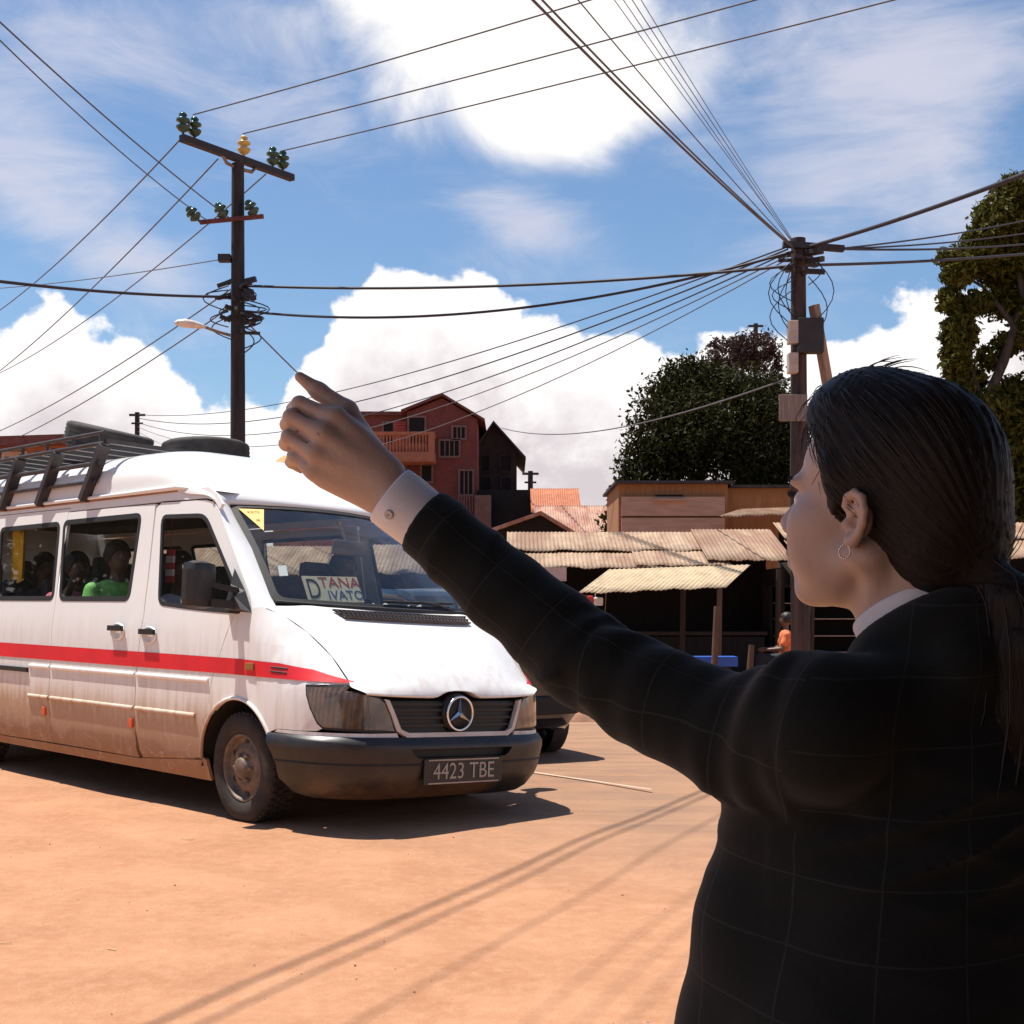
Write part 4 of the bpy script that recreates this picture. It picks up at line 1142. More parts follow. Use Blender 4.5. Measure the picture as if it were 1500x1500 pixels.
LP = Vector((-5.02, 25.0, 0))
lpole = empty('utility_pole'); tag(lpole, 'tall dark utility pole with a slanting crossarm and a street lamp behind the minibus', 'utility pole', 'utility poles')
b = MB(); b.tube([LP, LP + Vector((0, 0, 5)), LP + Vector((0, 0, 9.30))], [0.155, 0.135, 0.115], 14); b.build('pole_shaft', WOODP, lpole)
ca, cb_ = Vector((-5.79, 23.93, 9.42)), Vector((-4.22, 26.22, 9.42))
b = MB(); b.bar(ca, cb_, 0.13, 0.12); b.build('crossarm', IRON, lpole)
cd = (cb_ - ca).normalized()
b = MB(); m_ = LP + Vector((0, 0, 9.22))
for k in (-0.42, 0.42): b.tube([m_, (ca + cb_) / 2 + cd * k * 0.75 + Vector((0, 0, -0.16)), (ca + cb_) / 2 + cd * k + Vector((0, 0, -0.04))], 0.035, 6)
b.build('arm_brace', GREYM, lpole)
for k, mt in ((0.03, GREENG), (0.30, GREENG), (1.50, YELG), (2.25, GREENG), (2.52, GREENG)):
    insulator(lpole, ca + cd * k + Vector((0, 0, 0.05)), (0, 0, 1), mt, 0.40, 0.125)
c2 = LP + Vector((0, -0.16, 8.22))
b = MB(); b.bar(c2 + Vector((-0.66, 0, -0.03)), c2 + Vector((0.50, 0, 0.08)), 0.07, 0.07); b.build('crossarm', RUSTI, lpole)
for dx, dz, ax in ((-0.66, -0.02, (-0.6, 0, 0.7)), (-0.18, 0.02, (-0.45, 0, 0.8)), (0.38, 0.07, (-0.5, 0, 0.8))):
    insulator(lpole, c2 + Vector((dx, 0, dz)), ax, GREENG, 0.34, 0.12)
b = MB()                                            # clutter of clamps and cable ends
rg = random.Random(3)
for i in range(34):
    z = rg.uniform(6.2, 7.3); a = rg.uniform(0, 6.28); l = rg.uniform(0.12, 0.36)
    b.box(LP + Vector((math.cos(a) * (0.12 + l / 2), math.sin(a) * (0.12 + l / 2), z)), (l, rg.uniform(0.04, 0.10), rg.uniform(0.03, 0.09)), rot=Matrix.Rotation(a, 3, 'Z') @ Matrix.Rotation(rg.uniform(-0.4, 0.4), 3, 'Y'))
b.build('cable_clamps', IRON, lpole)
b = MB()
for i in range(14):
    z = rg.uniform(6.2, 7.1); a = rg.uniform(-0.6, 0.6) + (0 if rg.random() < 0.6 else math.pi); w_ = rg.uniform(0.25, 0.5); h_ = rg.uniform(0.15, 0.5)
    P = [LP + Vector((math.cos(a) * (0.12 + w_ * math.sin(math.pi * t)), -0.15 + math.sin(a) * w_, z - h_ * t)) for t in np.linspace(0, 1, 9)]
    b.tube(P, 0.012, 5)
b.build('cable_loop', CABLE, lpole)
b = MB(); b.box(LP + Vector((-0.22, -0.1, 7.55)), (0.22, 0.16, 0.13)); b.build('clamp_box', IRON, lpole)
b = MB()
la = LP + Vector((-0.1, -0.1, 6.14)); lb = LP + Vector((-0.52, -0.32, 6.25))
b.tube([la, la + Vector((-0.25, -0.12, 0.06)), lb], 0.028, 7); lamp = b.build('lamp_arm', GREYM, lpole)
b = MB()
for i, (t, r) in enumerate(((0, 0.02), (0.06, 0.06), (0.2, 0.10), (0.45, 0.115), (0.62, 0.085), (0.70, 0.02))): pass
Pl = [lb + Vector((-t, -t * 0.35, 0.05 * math.sin(t * 4))) for t in (0, 0.06, 0.2, 0.35, 0.47, 0.52)]
b.tube(Pl, [0.03, 0.065, 0.10, 0.115, 0.08, 0.02], 12, flat=0.7)
b.build('lamp_head', M('lamp_shell', (0.70, 0.60, 0.54), 0.35), lamp)

RP = Vector((4.36, 20.6, 0))
rpole = empty('utility_pole'); tag(rpole, 'stout utility pole with grey meter boxes and many cables meeting at its top', 'utility pole', 'utility poles')
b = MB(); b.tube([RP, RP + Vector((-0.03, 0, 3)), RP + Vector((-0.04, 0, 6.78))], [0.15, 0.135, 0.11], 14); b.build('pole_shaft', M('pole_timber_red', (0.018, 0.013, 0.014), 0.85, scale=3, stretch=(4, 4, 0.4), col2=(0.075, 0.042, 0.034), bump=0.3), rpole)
b = MB(); b.bar(RP + Vector((-0.30, -0.15, 6.66)), RP + Vector((0.62, -0.1, 6.60)), 0.10, 0.09); b.build('crossarm', IRON, rpole)
b = MB()
for i in range(22):
    z = rg.uniform(6.2, 6.7); a = rg.uniform(0, 6.28); l = rg.uniform(0.12, 0.30)
    b.box(RP + Vector((math.cos(a) * (0.1 + l / 2), math.sin(a) * (0.1 + l / 2), z)), (l, rg.uniform(0.04, 0.09), rg.uniform(0.03, 0.08)), rot=Matrix.Rotation(a, 3, 'Z'))
b.build('cable_clamps', IRON, rpole)
b = MB()
for i in range(10):
    z = rg.uniform(6.0, 6.6); s_ = rg.choice((-1, 1)); w_ = rg.uniform(0.15, 0.45); h_ = rg.uniform(0.4, 1.2)
    b.tube([RP + Vector((s_ * (0.08 + w_ * math.sin(math.pi * t)), -0.14, z - h_ * t)) for t in np.linspace(0, 1, 9)], 0.008, 5)
b.build('cable_loop', CABLE, rpole)
PALEB = M('pale_meter_box', (0.42, 0.34, 0.29), 0.6, var=0.15)
for dx, z0, z1, w_, mt in ((-0.16, 5.16, 5.50, 0.14, PALEB), (-0.16, 4.72, 5.02, 0.14, PALEB), (0.10, 5.02, 5.54, 0.38, IRON)):
    b = MB(); b.box(RP + Vector((dx, -0.16, (z0 + z1) / 2)), (w_, 0.2, z1 - z0), bev=0.015); b.build('meter_box', mt, rpole)
b = MB(); b.box(RP + Vector((-0.16, -0.2, 4.20)), (0.42, 0.05, 0.40), bev=0.01); b.build('sign_plate', M('faded_plate', (0.20, 0.145, 0.12), 0.6, var=0.3, stretch=(8, 1, 0.6)), rpole)
b = MB(); b.bar(RP + Vector((0.20, 0.02, 5.78)), RP + Vector((0.56, 0.15, 3.9)), 0.16, 0.10); b.bar(RP + Vector((0.56, 0.15, 3.9)), RP + Vector((1.25, 0.4, 0.0)), 0.16, 0.10); b.build('leaning_prop', M('pale_timber', (0.30, 0.19, 0.13), 0.8, stretch=(6, 6, 0.5), var=0.3), rpole)

def small_pole(px, py, Y, label):
    p = at(px, py, Y); o = empty('utility_pole', (p.x, p.y, 0)); tag(o, label, 'utility pole', 'utility poles')
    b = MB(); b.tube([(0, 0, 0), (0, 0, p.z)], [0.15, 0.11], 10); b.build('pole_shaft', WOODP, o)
    b = MB(); b.bar((-0.36, 0, p.z - 0.12), (0.36, 0, p.z - 0.12), 0.09, 0.10); b.bar((-0.26, 0, p.z - 0.5), (0.26, 0, p.z - 0.5), 0.07, 0.08); b.build('crossarm', IRON, o)
    return p
FP = small_pole(201, 604, 62, 'distant utility pole seen just above the roof rack tyres')
small_pole(777, 690, 60, 'short distant pole standing before the orange tiled roof')
small_pole(1107, 474, 66, 'thin distant mast rising behind the brownish tree')

CG = 'overhead cables'
def cable(a, b, sag, r, label, mat=None, ext=1.0, n=36):
    a = Vector(a); b = Vector(b); b = a + (b - a) * ext
    P = [a.lerp(b, t) - Vector((0, 0, sag * 4 * t * (1 - t))) for t in np.linspace(0, 1, n)]
    m_ = MB(); m_.tube(P, r, 6)
    o = m_.build('overhead_cable', mat or CABLE); tag(o, label, 'cable', CG)
    return o
cable(ca + cd * 0.3 + Vector((0, -0.1, 0.46)), at(830, 0, 19.2), 0.10, 0.013, 'bare wire leaving the left end of the tall pole crossarm, uppermost of three', CABLEG, 2.0)
cable(ca + cd * 1.5 + Vector((0, -0.1, 0.46)), at(1068, 0, 19.2), 0.10, 0.013, 'bare wire leaving the yellow insulator of the tall pole, middle of three', CABLEG, 2.0)
cable(ca + cd * 2.52 + Vector((0, -0.1, 0.42)), at(1268, 0, 19.2), 0.10, 0.013, 'bare wire leaving the right end of the tall pole crossarm, lowest of three', CABLEG, 2.0)
RT_ = RP + Vector((-0.12, -0.1, 6.62))
for px, r, dz, lb in ((848, 0.011, 0.0, 'added grey twin beside the widest bowing cable, doubling its shadow on the road'), (836, 0.014, -0.02, 'grey cable bowing widest to the left, rising from the stout pole'), (882, 0.0065, 0.0, 'thick grey cable just right of the widest bowing one, rising from the stout pole'),  # first entry is an added twin cable that doubles the road shadow
                      (922, 0.004, 0.05, 'thin grey cable, first strand of the close bundle rising from the stout pole'), (934, 0.004, 0.03, 'thin grey cable, second strand of the close bundle rising from the stout pole'),
                      (946, 0.0045, 0.06, 'grey cable, third strand of the close bundle rising from the stout pole'), (958, 0.004, 0.08, 'thin grey cable, right-hand strand of the close bundle rising from the stout pole')):
    p = at(px, 0, 13.2); cable(RT_ + Vector((0, 0, dz)), p, 0.40 if px < 870 else 0.30 if px < 900 else 0.22, r, lb, CABLEG, 2.75)
cable(RP + Vector((0.1, -0.15, 6.62)), at(1500, 243, 15.5), 0.10, 0.030, 'thick black cable climbing from the stout pole past the top of the tall tree', ext=1.7)
for (px, py, r, lb) in ((1400, 338, 0.014, 'thin cable sloping gently up into the tall tree, top one of four'), (1400, 350, 0.014, 'thin cable running level into the tall tree, second of four'), (1400, 360, 0.018, 'cable running level into the tall tree, third of four')):
    cable(RP + Vector((0.5, -0.1, 6.60)), at(px, py, 24), 0.05, r, lb, ext=1.8)
cable(RP + Vector((-0.1, -0.16, 6.34)), at(1430, 374, 24), 0.05, 0.024, 'thick black cable running into the tall tree below the others', ext=1.6)
cable(LP + Vector((0.12, -0.15, 7.04)), RP + Vector((-0.1, -0.16, 6.34)), 0.16, 0.024, 'straight black cable strung from pole to pole, upper of two')
cable(LP + Vector((0.12, -0.15, 6.58)), RP + Vector((-0.14, -0.1, 6.56)), 0.45, 0.022, 'drooping black cable strung from pole to pole, lower of two')
FPt = Vector((FP.x, FP.y, FP.z - 0.15))
for i, (dz, sg_, r, lb) in enumerate(((0.05, 1.5, 0.013, 'cable fanning down from the stout pole to the distant pole, topmost'), (-0.1, 2.1, 0.015, 'cable fanning down from the stout pole to the distant pole, second from top'),
        (-0.3, 2.7, 0.013, 'cable fanning down from the stout pole to the distant pole, middle one'), (-0.5, 3.2, 0.011, 'cable fanning down from the stout pole to the distant pole, fourth from top'), (-0.7, 4.0, 0.010, 'cable fanning down from the stout pole to the distant pole, lowest'))):
    cable(RT_ + Vector((-0.1, 0, dz * 0.25)), FPt + Vector((0, 0, dz)), sg_ * 0.55, r, lb, CABLEG if i > 2 else None)
cable(LP + Vector((-0.12, -0.15, 6.84)), at(0, 401, 19), 0.12, 0.024, 'black cable drooping from the tall pole to the left edge of the picture', ext=1.5)
for p0, p1, Y1, lb in ((ca, (0, 440), 40, 'faint wire slanting from the crossarm tip down to the left, uppermost of three'), (LP + Vector((-0.3, -0.3, 9.3)), (0, 530), 44, 'faint wire slanting from the crossarm middle down to the left, second of three'),
                       (LP + Vector((0.4, 0.6, 9.3)), (60, 500), 44, 'faint wire slanting from the right crossarm part down to the left, third of three'),
                       (LP + Vector((-0.12, -0.1, 6.98)), (0, 618), 44, 'grey wire slanting from the tall pole over the left cloud, upper of two'), (LP + Vector((-0.12, -0.1, 6.66)), (0, 640), 44, 'grey wire slanting from the tall pole over the left cloud, lower of two')):
    cable(p0, at(p1[0], p1[1], Y1), 0.35, 0.014, lb, CABLEG, 1.4)
cable(LP + Vector((-0.1, -0.2, 8.25)), at(0, 18, 17), 0.15, 0.012, 'faint wire falling from the top left corner to the tall pole, upper of two', CABLEG, 1.4)
cable(LP + Vector((-0.5, -0.2, 8.2)), at(0, 40, 17), 0.20, 0.010, 'faint wire falling from the top left corner to the tall pole, lower of two', CABLEG, 1.4)
cable(LP + Vector((-0.1, -0.15, 7.55)), at(0, 418, 34), 0.1, 0.010, 'very thin wire running level from the clamp box to the left', CABLEG, 1.3)
cable(LP + Vector((0.12, -0.1, 6.45)), at(600, 690, 46), 0.15, 0.015, 'service wire dropping from the tall pole towards the raised hand', CABLEG)
cable(at(735, 627, 50), RP + Vector((-0.12, 0.05, 4.7)), 0.5, 0.014, 'single thin wire from the dark gabled house to the stout pole', CABLEG)

# ------------------------------------------------------------------ roofs and walls
def tin(name, base, rust, var=0.3, thr=(0.42, 0.66)):
    m, nt, b = new_mat(name)
    tc = nt.nodes.new('ShaderNodeTexCoord'); o = tc.outputs['Object']
    mp = nt.nodes.new('ShaderNodeMapping'); mp.inputs['Scale'].default_value = (1.2, 0.25, 0.6); lk(nt, o, mp.inputs['Vector'])
    n = node_noise(nt, mp.outputs[0], 1.6, 7, 0.65, 0.4); n2 = node_noise(nt, o, 5, 6, 0.65)
    mp2 = nt.nodes.new('ShaderNodeMapping'); mp2.inputs['Scale'].default_value = (0.9, 0.02, 0.02); lk(nt, o, mp2.inputs['Vector'])
    n3 = node_noise(nt, mp2.outputs[0], 1.3, 2, 0.4)
    c = node_mix(nt, node_map(nt, n2, 0.3, 0.7), tuple(x * (1 - var * 0.6) for x in base), tuple(min(1, x * (1 + var * 0.4)) for x in base))
    c = node_mix(nt, node_map(nt, n3, 0.5, 0.56, 0, 0.28), c, tuple(x * 0.6 for x in rust))
    c = node_mix(nt, node_map(nt, n, thr[0], thr[1], 0.0, 0.75), c, rust)
    lk(nt, c, b.inputs['Base Color']); b.inputs['Roughness'].default_value = 0.7
    return m
TIN = tin('weathered_tin', (0.36, 0.245, 0.155), (0.19, 0.085, 0.045), thr=(0.36, 0.62))
TINP = tin('rusty_pink_tin', (0.42, 0.25, 0.18), (0.24, 0.085, 0.05), thr=(0.42, 0.6))
TILE = M('orange_roof_tile', (0.34, 0.11, 0.055), 0.85, scale=5, col2=(0.44, 0.17, 0.085), bump=0.4, bscale=12)
BRICKR = None
def brick(name, c1, c2, mortar, sc=6.0):
    m, nt, b = new_mat(name)
    tc = nt.nodes.new('ShaderNodeTexCoord'); mp = nt.nodes.new('ShaderNodeMapping'); mp.inputs['Rotation'].default_value = (R(90), 0, 0); lk(nt, tc.outputs['Object'], mp.inputs['Vector'])
    br = nt.nodes.new('ShaderNodeTexBrick'); br.inputs['Scale'].default_value = sc; br.inputs['Color1'].default_value = (*c1, 1); br.inputs['Color2'].default_value = (*c2, 1); br.inputs['Mortar'].default_value = (*mortar, 1)
    br.inputs['Mortar Size'].default_value = 0.012; lk(nt, mp.outputs[0], br.inputs['Vector'])
    n = node_noise(nt, tc.outputs['Object'], 1.2, 6, 0.6)
    lk(nt, node_mix(nt, node_map(nt, n, 0.35, 0.75, 0, 0.6), br.outputs['Color'], tuple(x * 0.55 for x in c1)), b.inputs['Base Color']); b.inputs['Roughness'].default_value = 0.9
    return m
BR_RED = brick('dark_red_brick', (0.15, 0.035, 0.03), (0.19, 0.05, 0.04), (0.12, 0.06, 0.05))
BR_OR = brick('orange_brick', (0.30, 0.10, 0.05), (0.36, 0.13, 0.065), (0.28, 0.17, 0.12))
BLACKW = M('shade_dark_boards', (0.007, 0.006, 0.006), 0.95, scale=4, stretch=(6, 6, 0.6), col2=(0.014, 0.011, 0.010))  # boards made near black so the colour holds the stall shade
BROWNW = M('dark_brown_boards', (0.022, 0.014, 0.010), 0.9, scale=4, stretch=(6, 6, 0.6), col2=(0.045, 0.028, 0.018))
OCHRE = M('ochre_boards', (0.25, 0.11, 0.045), 0.85, scale=3, stretch=(5, 5, 0.5), col2=(0.34, 0.16, 0.07))
PINKW = M('bleached_ply', (0.36, 0.22, 0.155), 0.85, scale=3, stretch=(0.6, 3, 4), col2=(0.46, 0.30, 0.22))
HOLE = M('unlit_interior', (0.008, 0.007, 0.007), 0.95)

def sheet(b, p00, p10, p11, p01, waves, amp=0.018, m=0, rows=3, jag=0.0, seed=0, th=0.012):
    """corrugated sheet: p00-p10 is the eave, p01-p11 the ridge"""
    rg = random.Random(seed)
    p00, p10, p11, p01 = map(Vector, (p00, p10, p11, p01))
    n = (p10 - p00).cross(p01 - p00).normalized()
    if n.z < 0: n = -n
    k = waves * 6; V = []
    js = [rg.uniform(-jag, jag) for _ in range(waves // 4 + 2)]
    for j in range(rows + 1):
        t = j / rows
        for i in range(k + 1):
            s = i / k
            p = p00.lerp(p10, s).lerp(p01.lerp(p11, s), t) + n * amp * math.sin(2 * math.pi * waves * s)
            if j == 0: p += (p00 - p01).normalized() * js[int(s * waves) // 4] + n * 0.01 * math.sin(31 * s)
            V.append(p)
    N = len(V); V += [p - n * th for p in V]; q = k + 1
    F1 = [(j * q + i, j * q + i + 1, (j + 1) * q + i + 1, (j + 1) * q + i) for j in range(rows) for i in range(k)]
    Fc = F1 + [tuple(N + x for x in f[::-1]) for f in F1]
    Fc += [(i, N + i, N + i + 1, i + 1) for i in range(k)] + [(rows * q + i + 1, N + rows * q + i + 1, N + rows * q + i, rows * q + i) for i in range(k)]
    Fc += [(j * q, (j + 1) * q, N + (j + 1) * q, N + j * q) for j in range(rows)] + [(j * q + k, N + j * q + k, N + (j + 1) * q + k, (j + 1) * q + k) for j in range(rows)]
    b.add(V, Fc, m, True)

def wall_box(b, x0, x1, y0, y1, z0, z1, m=0): b.box(((x0 + x1) / 2, (y0 + y1) / 2, (z0 + z1) / 2), (x1 - x0, y1 - y0, z1 - z0), m)
def X_(px, Y): return (px - 750) / F_PX * Y
def Z_(py, Y): return CAM_H + (HOR - py) / F_PX * Y

def window_part(parent, x0, x1, z0, z1, y, lintel=None, fr=0.07, bars=0):
    b = MB(); wall_box(b, x0, x1, y - 0.02, y + 0.10, z0, z1); w_ = b.build('window', HOLE, parent)
    b = MB()
    for (a, c, d, e) in ((x0 - fr, x0, z0 - fr, z1 + fr), (x1, x1 + fr, z0 - fr, z1 + fr), (x0, x1, z1, z1 + fr), (x0, x1, z0 - fr, z0)): wall_box(b, a, c, y - 0.06, y + 0.02, d, e)
    for i in range(bars):
        xc = x0 + (x1 - x0) * (i + 1) / (bars + 1); wall_box(b, xc - 0.02, xc + 0.02, y - 0.045, y - 0.022, z0, z1)
    b.build('frame', lintel or BROWNW, w_)
    return w_

# red brick house with the balcony
Y0 = 50.0
h = empty('brick_house', (X_(640, Y0), Y0, 0)); ox = X_(640, Y0)
tag(h, 'dark red brick house with a pointed gable and an orange balcony beyond the raised hand', 'house')
def P2(px, py, Y=Y0): return X_(px, Y) - ox, Z_(py, Y)
b = MB()
xl, xr = P2(596, 0)[0], P2(699, 0)[0]; ze = P2(0, 614)[1]; xp, zp = P2(648, 583)
prof = [(xl, 0), (xr, 0), (xr, ze), (xp, zp), (xl, P2(0, 604)[1])]
n = len(prof); V = [(x, 0, z) for x, z in prof] + [(x, 7.0, z) for x, z in prof]
b.add(V, [list(range(n))[::-1], list(range(n, 2 * n))] + [(i, (i + 1) % n, n + (i + 1) % n, n + i) for i in range(n)][0:1] + [(i, (i + 1) % n, n + (i + 1) % n, n + i) for i in range(1, n)])
xw = P2(520, 0)[0]; zt = P2(0, 603)[1]
wall_box(b, xw, xl - 0.002, 1.1, 6.5, 0, zt)
b.build('wall', BR_RED, h)
b = MB()
for (xa, za, xb, zb) in ((xl - 0.2, P2(0, 604)[1] - 0.02, xp, zp + 0.06), (xp, zp + 0.06, xr + 0.28, ze - 0.10)):
    V = [(xa, -0.25, za), (xb, -0.25, zb), (xb, 7.2, zb), (xa, 7.2, za)]; V += [(x, y, z + 0.09) for x, y, z in V]
    b.add(V, [(0, 1, 2, 3), (7, 6, 5, 4), (0, 4, 5, 1), (1, 5, 6, 2), (2, 6, 7, 3), (3, 7, 4, 0)])
wall_box(b, xw - 0.15, xl + 0.0, 0.95, 6.6, zt + 0.002, zt + 0.14)
b.build('roof', M('dark_red_roof', (0.13, 0.04, 0.035), 0.8, var=0.3), h)
PALEL = M('pale_lintel', (0.17, 0.10, 0.085), 0.8)
x0, x1 = P2(540, 0)[0], P2(639, 0)[0]; zb0, zb1, zb2 = P2(0, 676)[1], P2(0, 667)[1], P2(0, 640)[1]
b = MB(); wall_box(b, x0, x1, -1.2, 1.08, zb0 - 0.12, zb1); bal = b.build('balcony', M('orange_plaster', (0.36, 0.13, 0.07), 0.8, var=0.15), h)
b = MB(); wall_box(b, x0, x1, -1.2, -1.0, zb2 - 0.06, zb2 + 0.05); wall_box(b, x1 - 0.22, x1, -1.201, -0.96, zb1, zb2 + 0.02); wall_box(b, x0, x0 + 0.2, -1.201, -0.96, zb1, zb2 + 0.02)
wall_box(b, x1 - 0.2, x1, -0.96, -0.02, zb2 - 0.06, zb2 + 0.05)
b.build('balcony_rail', M('orange_plaster', (0, 0, 0)), bal)
for i in range(17):
    xc = x0 + 0.3 + (x1 - x0 - 0.6) * i / 16
    b = MB(); b.lathe([(0.045, zb1), (0.03, zb1 + 0.06), (0.055, zb1 + 0.2), (0.03, zb1 + 0.42), (0.045, zb2 - 0.06)], 'z', (xc, -1.1, 0), 8); b.build('baluster', MATS['orange_plaster'], bal)
a0, c0 = P2(558, 646), P2(572, 614); window_part(h, a0[0], c0[0], a0[1], c0[1], 1.1, PALEL)
a0, c0 = P2(597.5, 650), P2(622, 612); window_part(h, a0[0] + 0.05, c0[0], a0[1], c0[1], 0.0, PALEL)
a0, c0 = P2(664, 642), P2(681, 626); window_part(h, a0[0], c0[0], a0[1], c0[1], 0.0, PALEL, bars=2)
a0, c0 = P2(645, 668), P2(672, 646); window_part(h, a0[0], c0[0], a0[1], c0[1], 0.0, PALEL, bars=3)
a0, c0 = P2(618, 705), P2(632, 682); window_part(h, a0[0], c0[0], a0[1], c0[1], 0.0, PALEL)
a0, c0 = P2(674, 724), P2(692, 690); window_part(h, a0[0], c0[0], a0[1], c0[1], 0.0, PALEL, bars=2)
b = MB(); a0 = P2(574, 650); c0 = P2(592, 612); wall_box(b, a0[0], c0[0], 1.02, 1.09, a0[1], c0[1])
for i in range(9): wall_box(b, a0[0], c0[0], 0.97, 1.02, a0[1] + 0.1 * i, a0[1] + 0.1 * i + 0.05)
b.build('shutter', M('red_shutter', (0.36, 0.06, 0.04), 0.6), h)
b = MB(); a0 = P2(690, 752); 
for i in range(10): wall_box(b, P2(672 + 4 * i, 0)[0], P2(673.5 + 4 * i, 0)[0], -0.6, -0.55, P2(0, 752)[1], P2(0, 728)[1])
b.build('yard_railing', PALEL, h)

def gable_house(name, label, Y, px0, px1, pxr, py_ridge, py_eave, depth, wallm, roofm, over=0.25, axis='gable', cat='house'):
    """gable end faces the street"""
    ox = X_(pxr, Y); o = empty(name, (ox, Y, 0)); tag(o, label, cat)
    x0, x1 = X_(px0, Y) - ox, X_(px1, Y) - ox; ze, zr = Z_(py_eave, Y), Z_(py_ridge, Y)
    prof = [(x0, 0), (x1, 0), (x1, ze), (0, zr), (x0, ze)]; n = 5
    b = MB(); V = [(x, 0, z) for x, z in prof] + [(x, depth, z) for x, z in prof]
    b.add(V, [list(range(n))[::-1], list(range(n, 2 * n))] + [(i, (i + 1) % n, n + (i + 1) % n, n + i) for i in range(n)]); b.build('wall', wallm, o)
    b = MB(); k = over
    for s_, xe in ((-1, x0), (1, x1)):
        dx = xe; sl_ = (zr - ze) / abs(dx)
        xa, za = xe + s_ * k, ze - sl_ * k + 0.02
        V = [(0, -k, zr + 0.02), (xa, -k, za), (xa, depth + k, za), (0, depth + k, zr + 0.02)]; V += [(x, y, z + 0.10) for x, y, z in V]
        b.add(V, [(0, 1, 2, 3), (7, 6, 5, 4), (0, 4, 5, 1), (1, 5, 6, 2), (2, 6, 7, 3), (3, 7, 4, 0)])
    b.build('roof', roofm, o)
    return o, x0, x1, ze, zr
BLK_ROOF = M('slate_dark_roof', (0.035, 0.03, 0.035), 0.75, var=0.3)
DKBR = M('dark_brown_brick', (0.028, 0.016, 0.014), 0.9, var=0.4, scale=3)
g, x0, x1, ze, zr = gable_house('gabled_house', 'dark narrow house with a steep gable to the right of the red brick house', 53, 697, 757, 723, 622, 660, 6, DKBR, BLK_ROOF, 0.35)
for px0, px1, py0, py1 in ((705, 716, 690, 668), (733, 748, 690, 668), (704, 718, 728, 700), (735, 748, 728, 700)):
    window_part(g, X_(px0, 53) - X_(723, 53), X_(px1, 53) - X_(723, 53), Z_(py0, 53), Z_(py1, 53), 0.0, DKBR)
b = MB(); wall_box(b, X_(700, 50) - X_(723, 53), X_(776, 50) - X_(723, 53), -3.2, -0.3, 0, Z_(718, 50)); b.build('lean_to', BLACKW, g)
b = MB(); wall_box(b, X_(696, 50) - X_(723, 53), X_(720, 50) - X_(723, 53), -3.9, -3.25, 0, Z_(728, 50)); b.build('porch', M('dull_pink_plaster', (0.17, 0.09, 0.075), 0.85), g)

def side_roof_house(name, label, Y, px0, px1, py_r, py_e, run, wallm, roofm, waves=0, cat='house', gpx=None):
    """long roof slope faces the street; roof is a corrugated or tiled sheet"""
    ox = X_((px0 + px1) / 2, Y); o = empty(name, (ox, Y, 0)); tag(o, label, cat)
    x0, x1 = X_(px0, Y) - ox, X_(px1, Y) - ox; ze, zr = Z_(py_e, Y), Z_(py_r, Y + run)
    b = MB(); V = [(x0 + 0.15, 0.15, 0), (x1 - 0.15, 0.15, 0), (x1 - 0.15, 2 * run - 0.15, 0), (x0 + 0.15, 2 * run - 0.15, 0)]
    V += [(x, y, ze - 0.02) for x, y, _ in V] + [(x0 + 0.15, run, zr - 0.06), (x1 - 0.15, run, zr - 0.06)]
    b.add(V, [(0, 1, 5, 4), (1, 2, 6, 9, 5), (2, 3, 7, 6), (3, 0, 4, 8, 7), (4, 5, 9, 8), (6, 7, 8, 9)]); b.build('wall', wallm, o)
    b = MB(); kx = (x1 - x0) * F_PX / F_PX
    sheet(b, (x0, -0.15, ze - 0.03), (x1, -0.15, ze - 0.03), (x1, run, zr), (x0, run, zr), waves or 40, 0.02, 0, 4, 0.02)
    sheet(b, (x1, 2 * run + 0.15, ze - 0.03), (x0, 2 * run + 0.15, ze - 0.03), (x0, run, zr), (x1, run, zr), waves or 40, 0.02, 0, 2)
    b.build('roof', roofm, o)
    return o
side_roof_house('tiled_house', 'low house with a bright orange tiled roof under the clouds', 47, 778, 852, 716, 750, 2.2, DKBR, TILE, 22)
side_roof_house('tiled_house', 'small house with a yellowish roof half hidden behind the raised hand', 44, 392, 520, 668, 684, 3.0, BR_OR, M('yellow_tin_roof', (0.52, 0.33, 0.13), 0.7, var=0.2), 30)

# left brick building seen over the roof rack
o = empty('brick_building', (-15.2, 42, 0)); o.rotation_euler = (0, 0, R(-14)); tag(o, 'orange brick building with a dark roof edge seen over the roof rack', 'building')
b = MB(); wall_box(b, -5, 2.6, 0, 8, 0, 6.0); b.build('wall', BR_OR, o)
b = MB(); wall_box(b, -5.4, 3.0, -0.5, 8.4, 6.003, 6.28); b.build('roof', M('dark_red_roof', (0, 0, 0)), o)
b = MB(); wall_box(b, -5.2, 0.35, -0.06, -0.003, 3.0, 5.85); b.build('plaster_panel', M('pale_plaster', (0.42, 0.28, 0.2), 0.85), o)
window_part(o, -1.4, -0.6, 4.5, 5.3, -0.06, BROWNW)
window_part(o, 1.0, 1.8, 2.5, 3.6, 0.0, BROWNW)

# rusty sheds between the houses and the stalls
def open_shed(name, label, Y, px0, px1, pxr, py_ridge, py_eave, depth, roofm, wallm, pxl=None):
    return gable_house(name, label, Y, px0, px1, pxr, py_ridge, py_eave, depth, wallm, roofm, 0.3, cat='shed')
open_shed('tin_shed', 'dark fronted shed with a shallow rusty gable behind the sleeve', 36, 672, 862, 792, 756, 798, 5, TINP, BLACKW)
side_roof_house('tin_shed', 'shed with a pink rusted tin roof in front of the orange tiled house', 39, 785, 900, 741, 785, 3.0, BLACKW, TINP, 30, cat='shed')

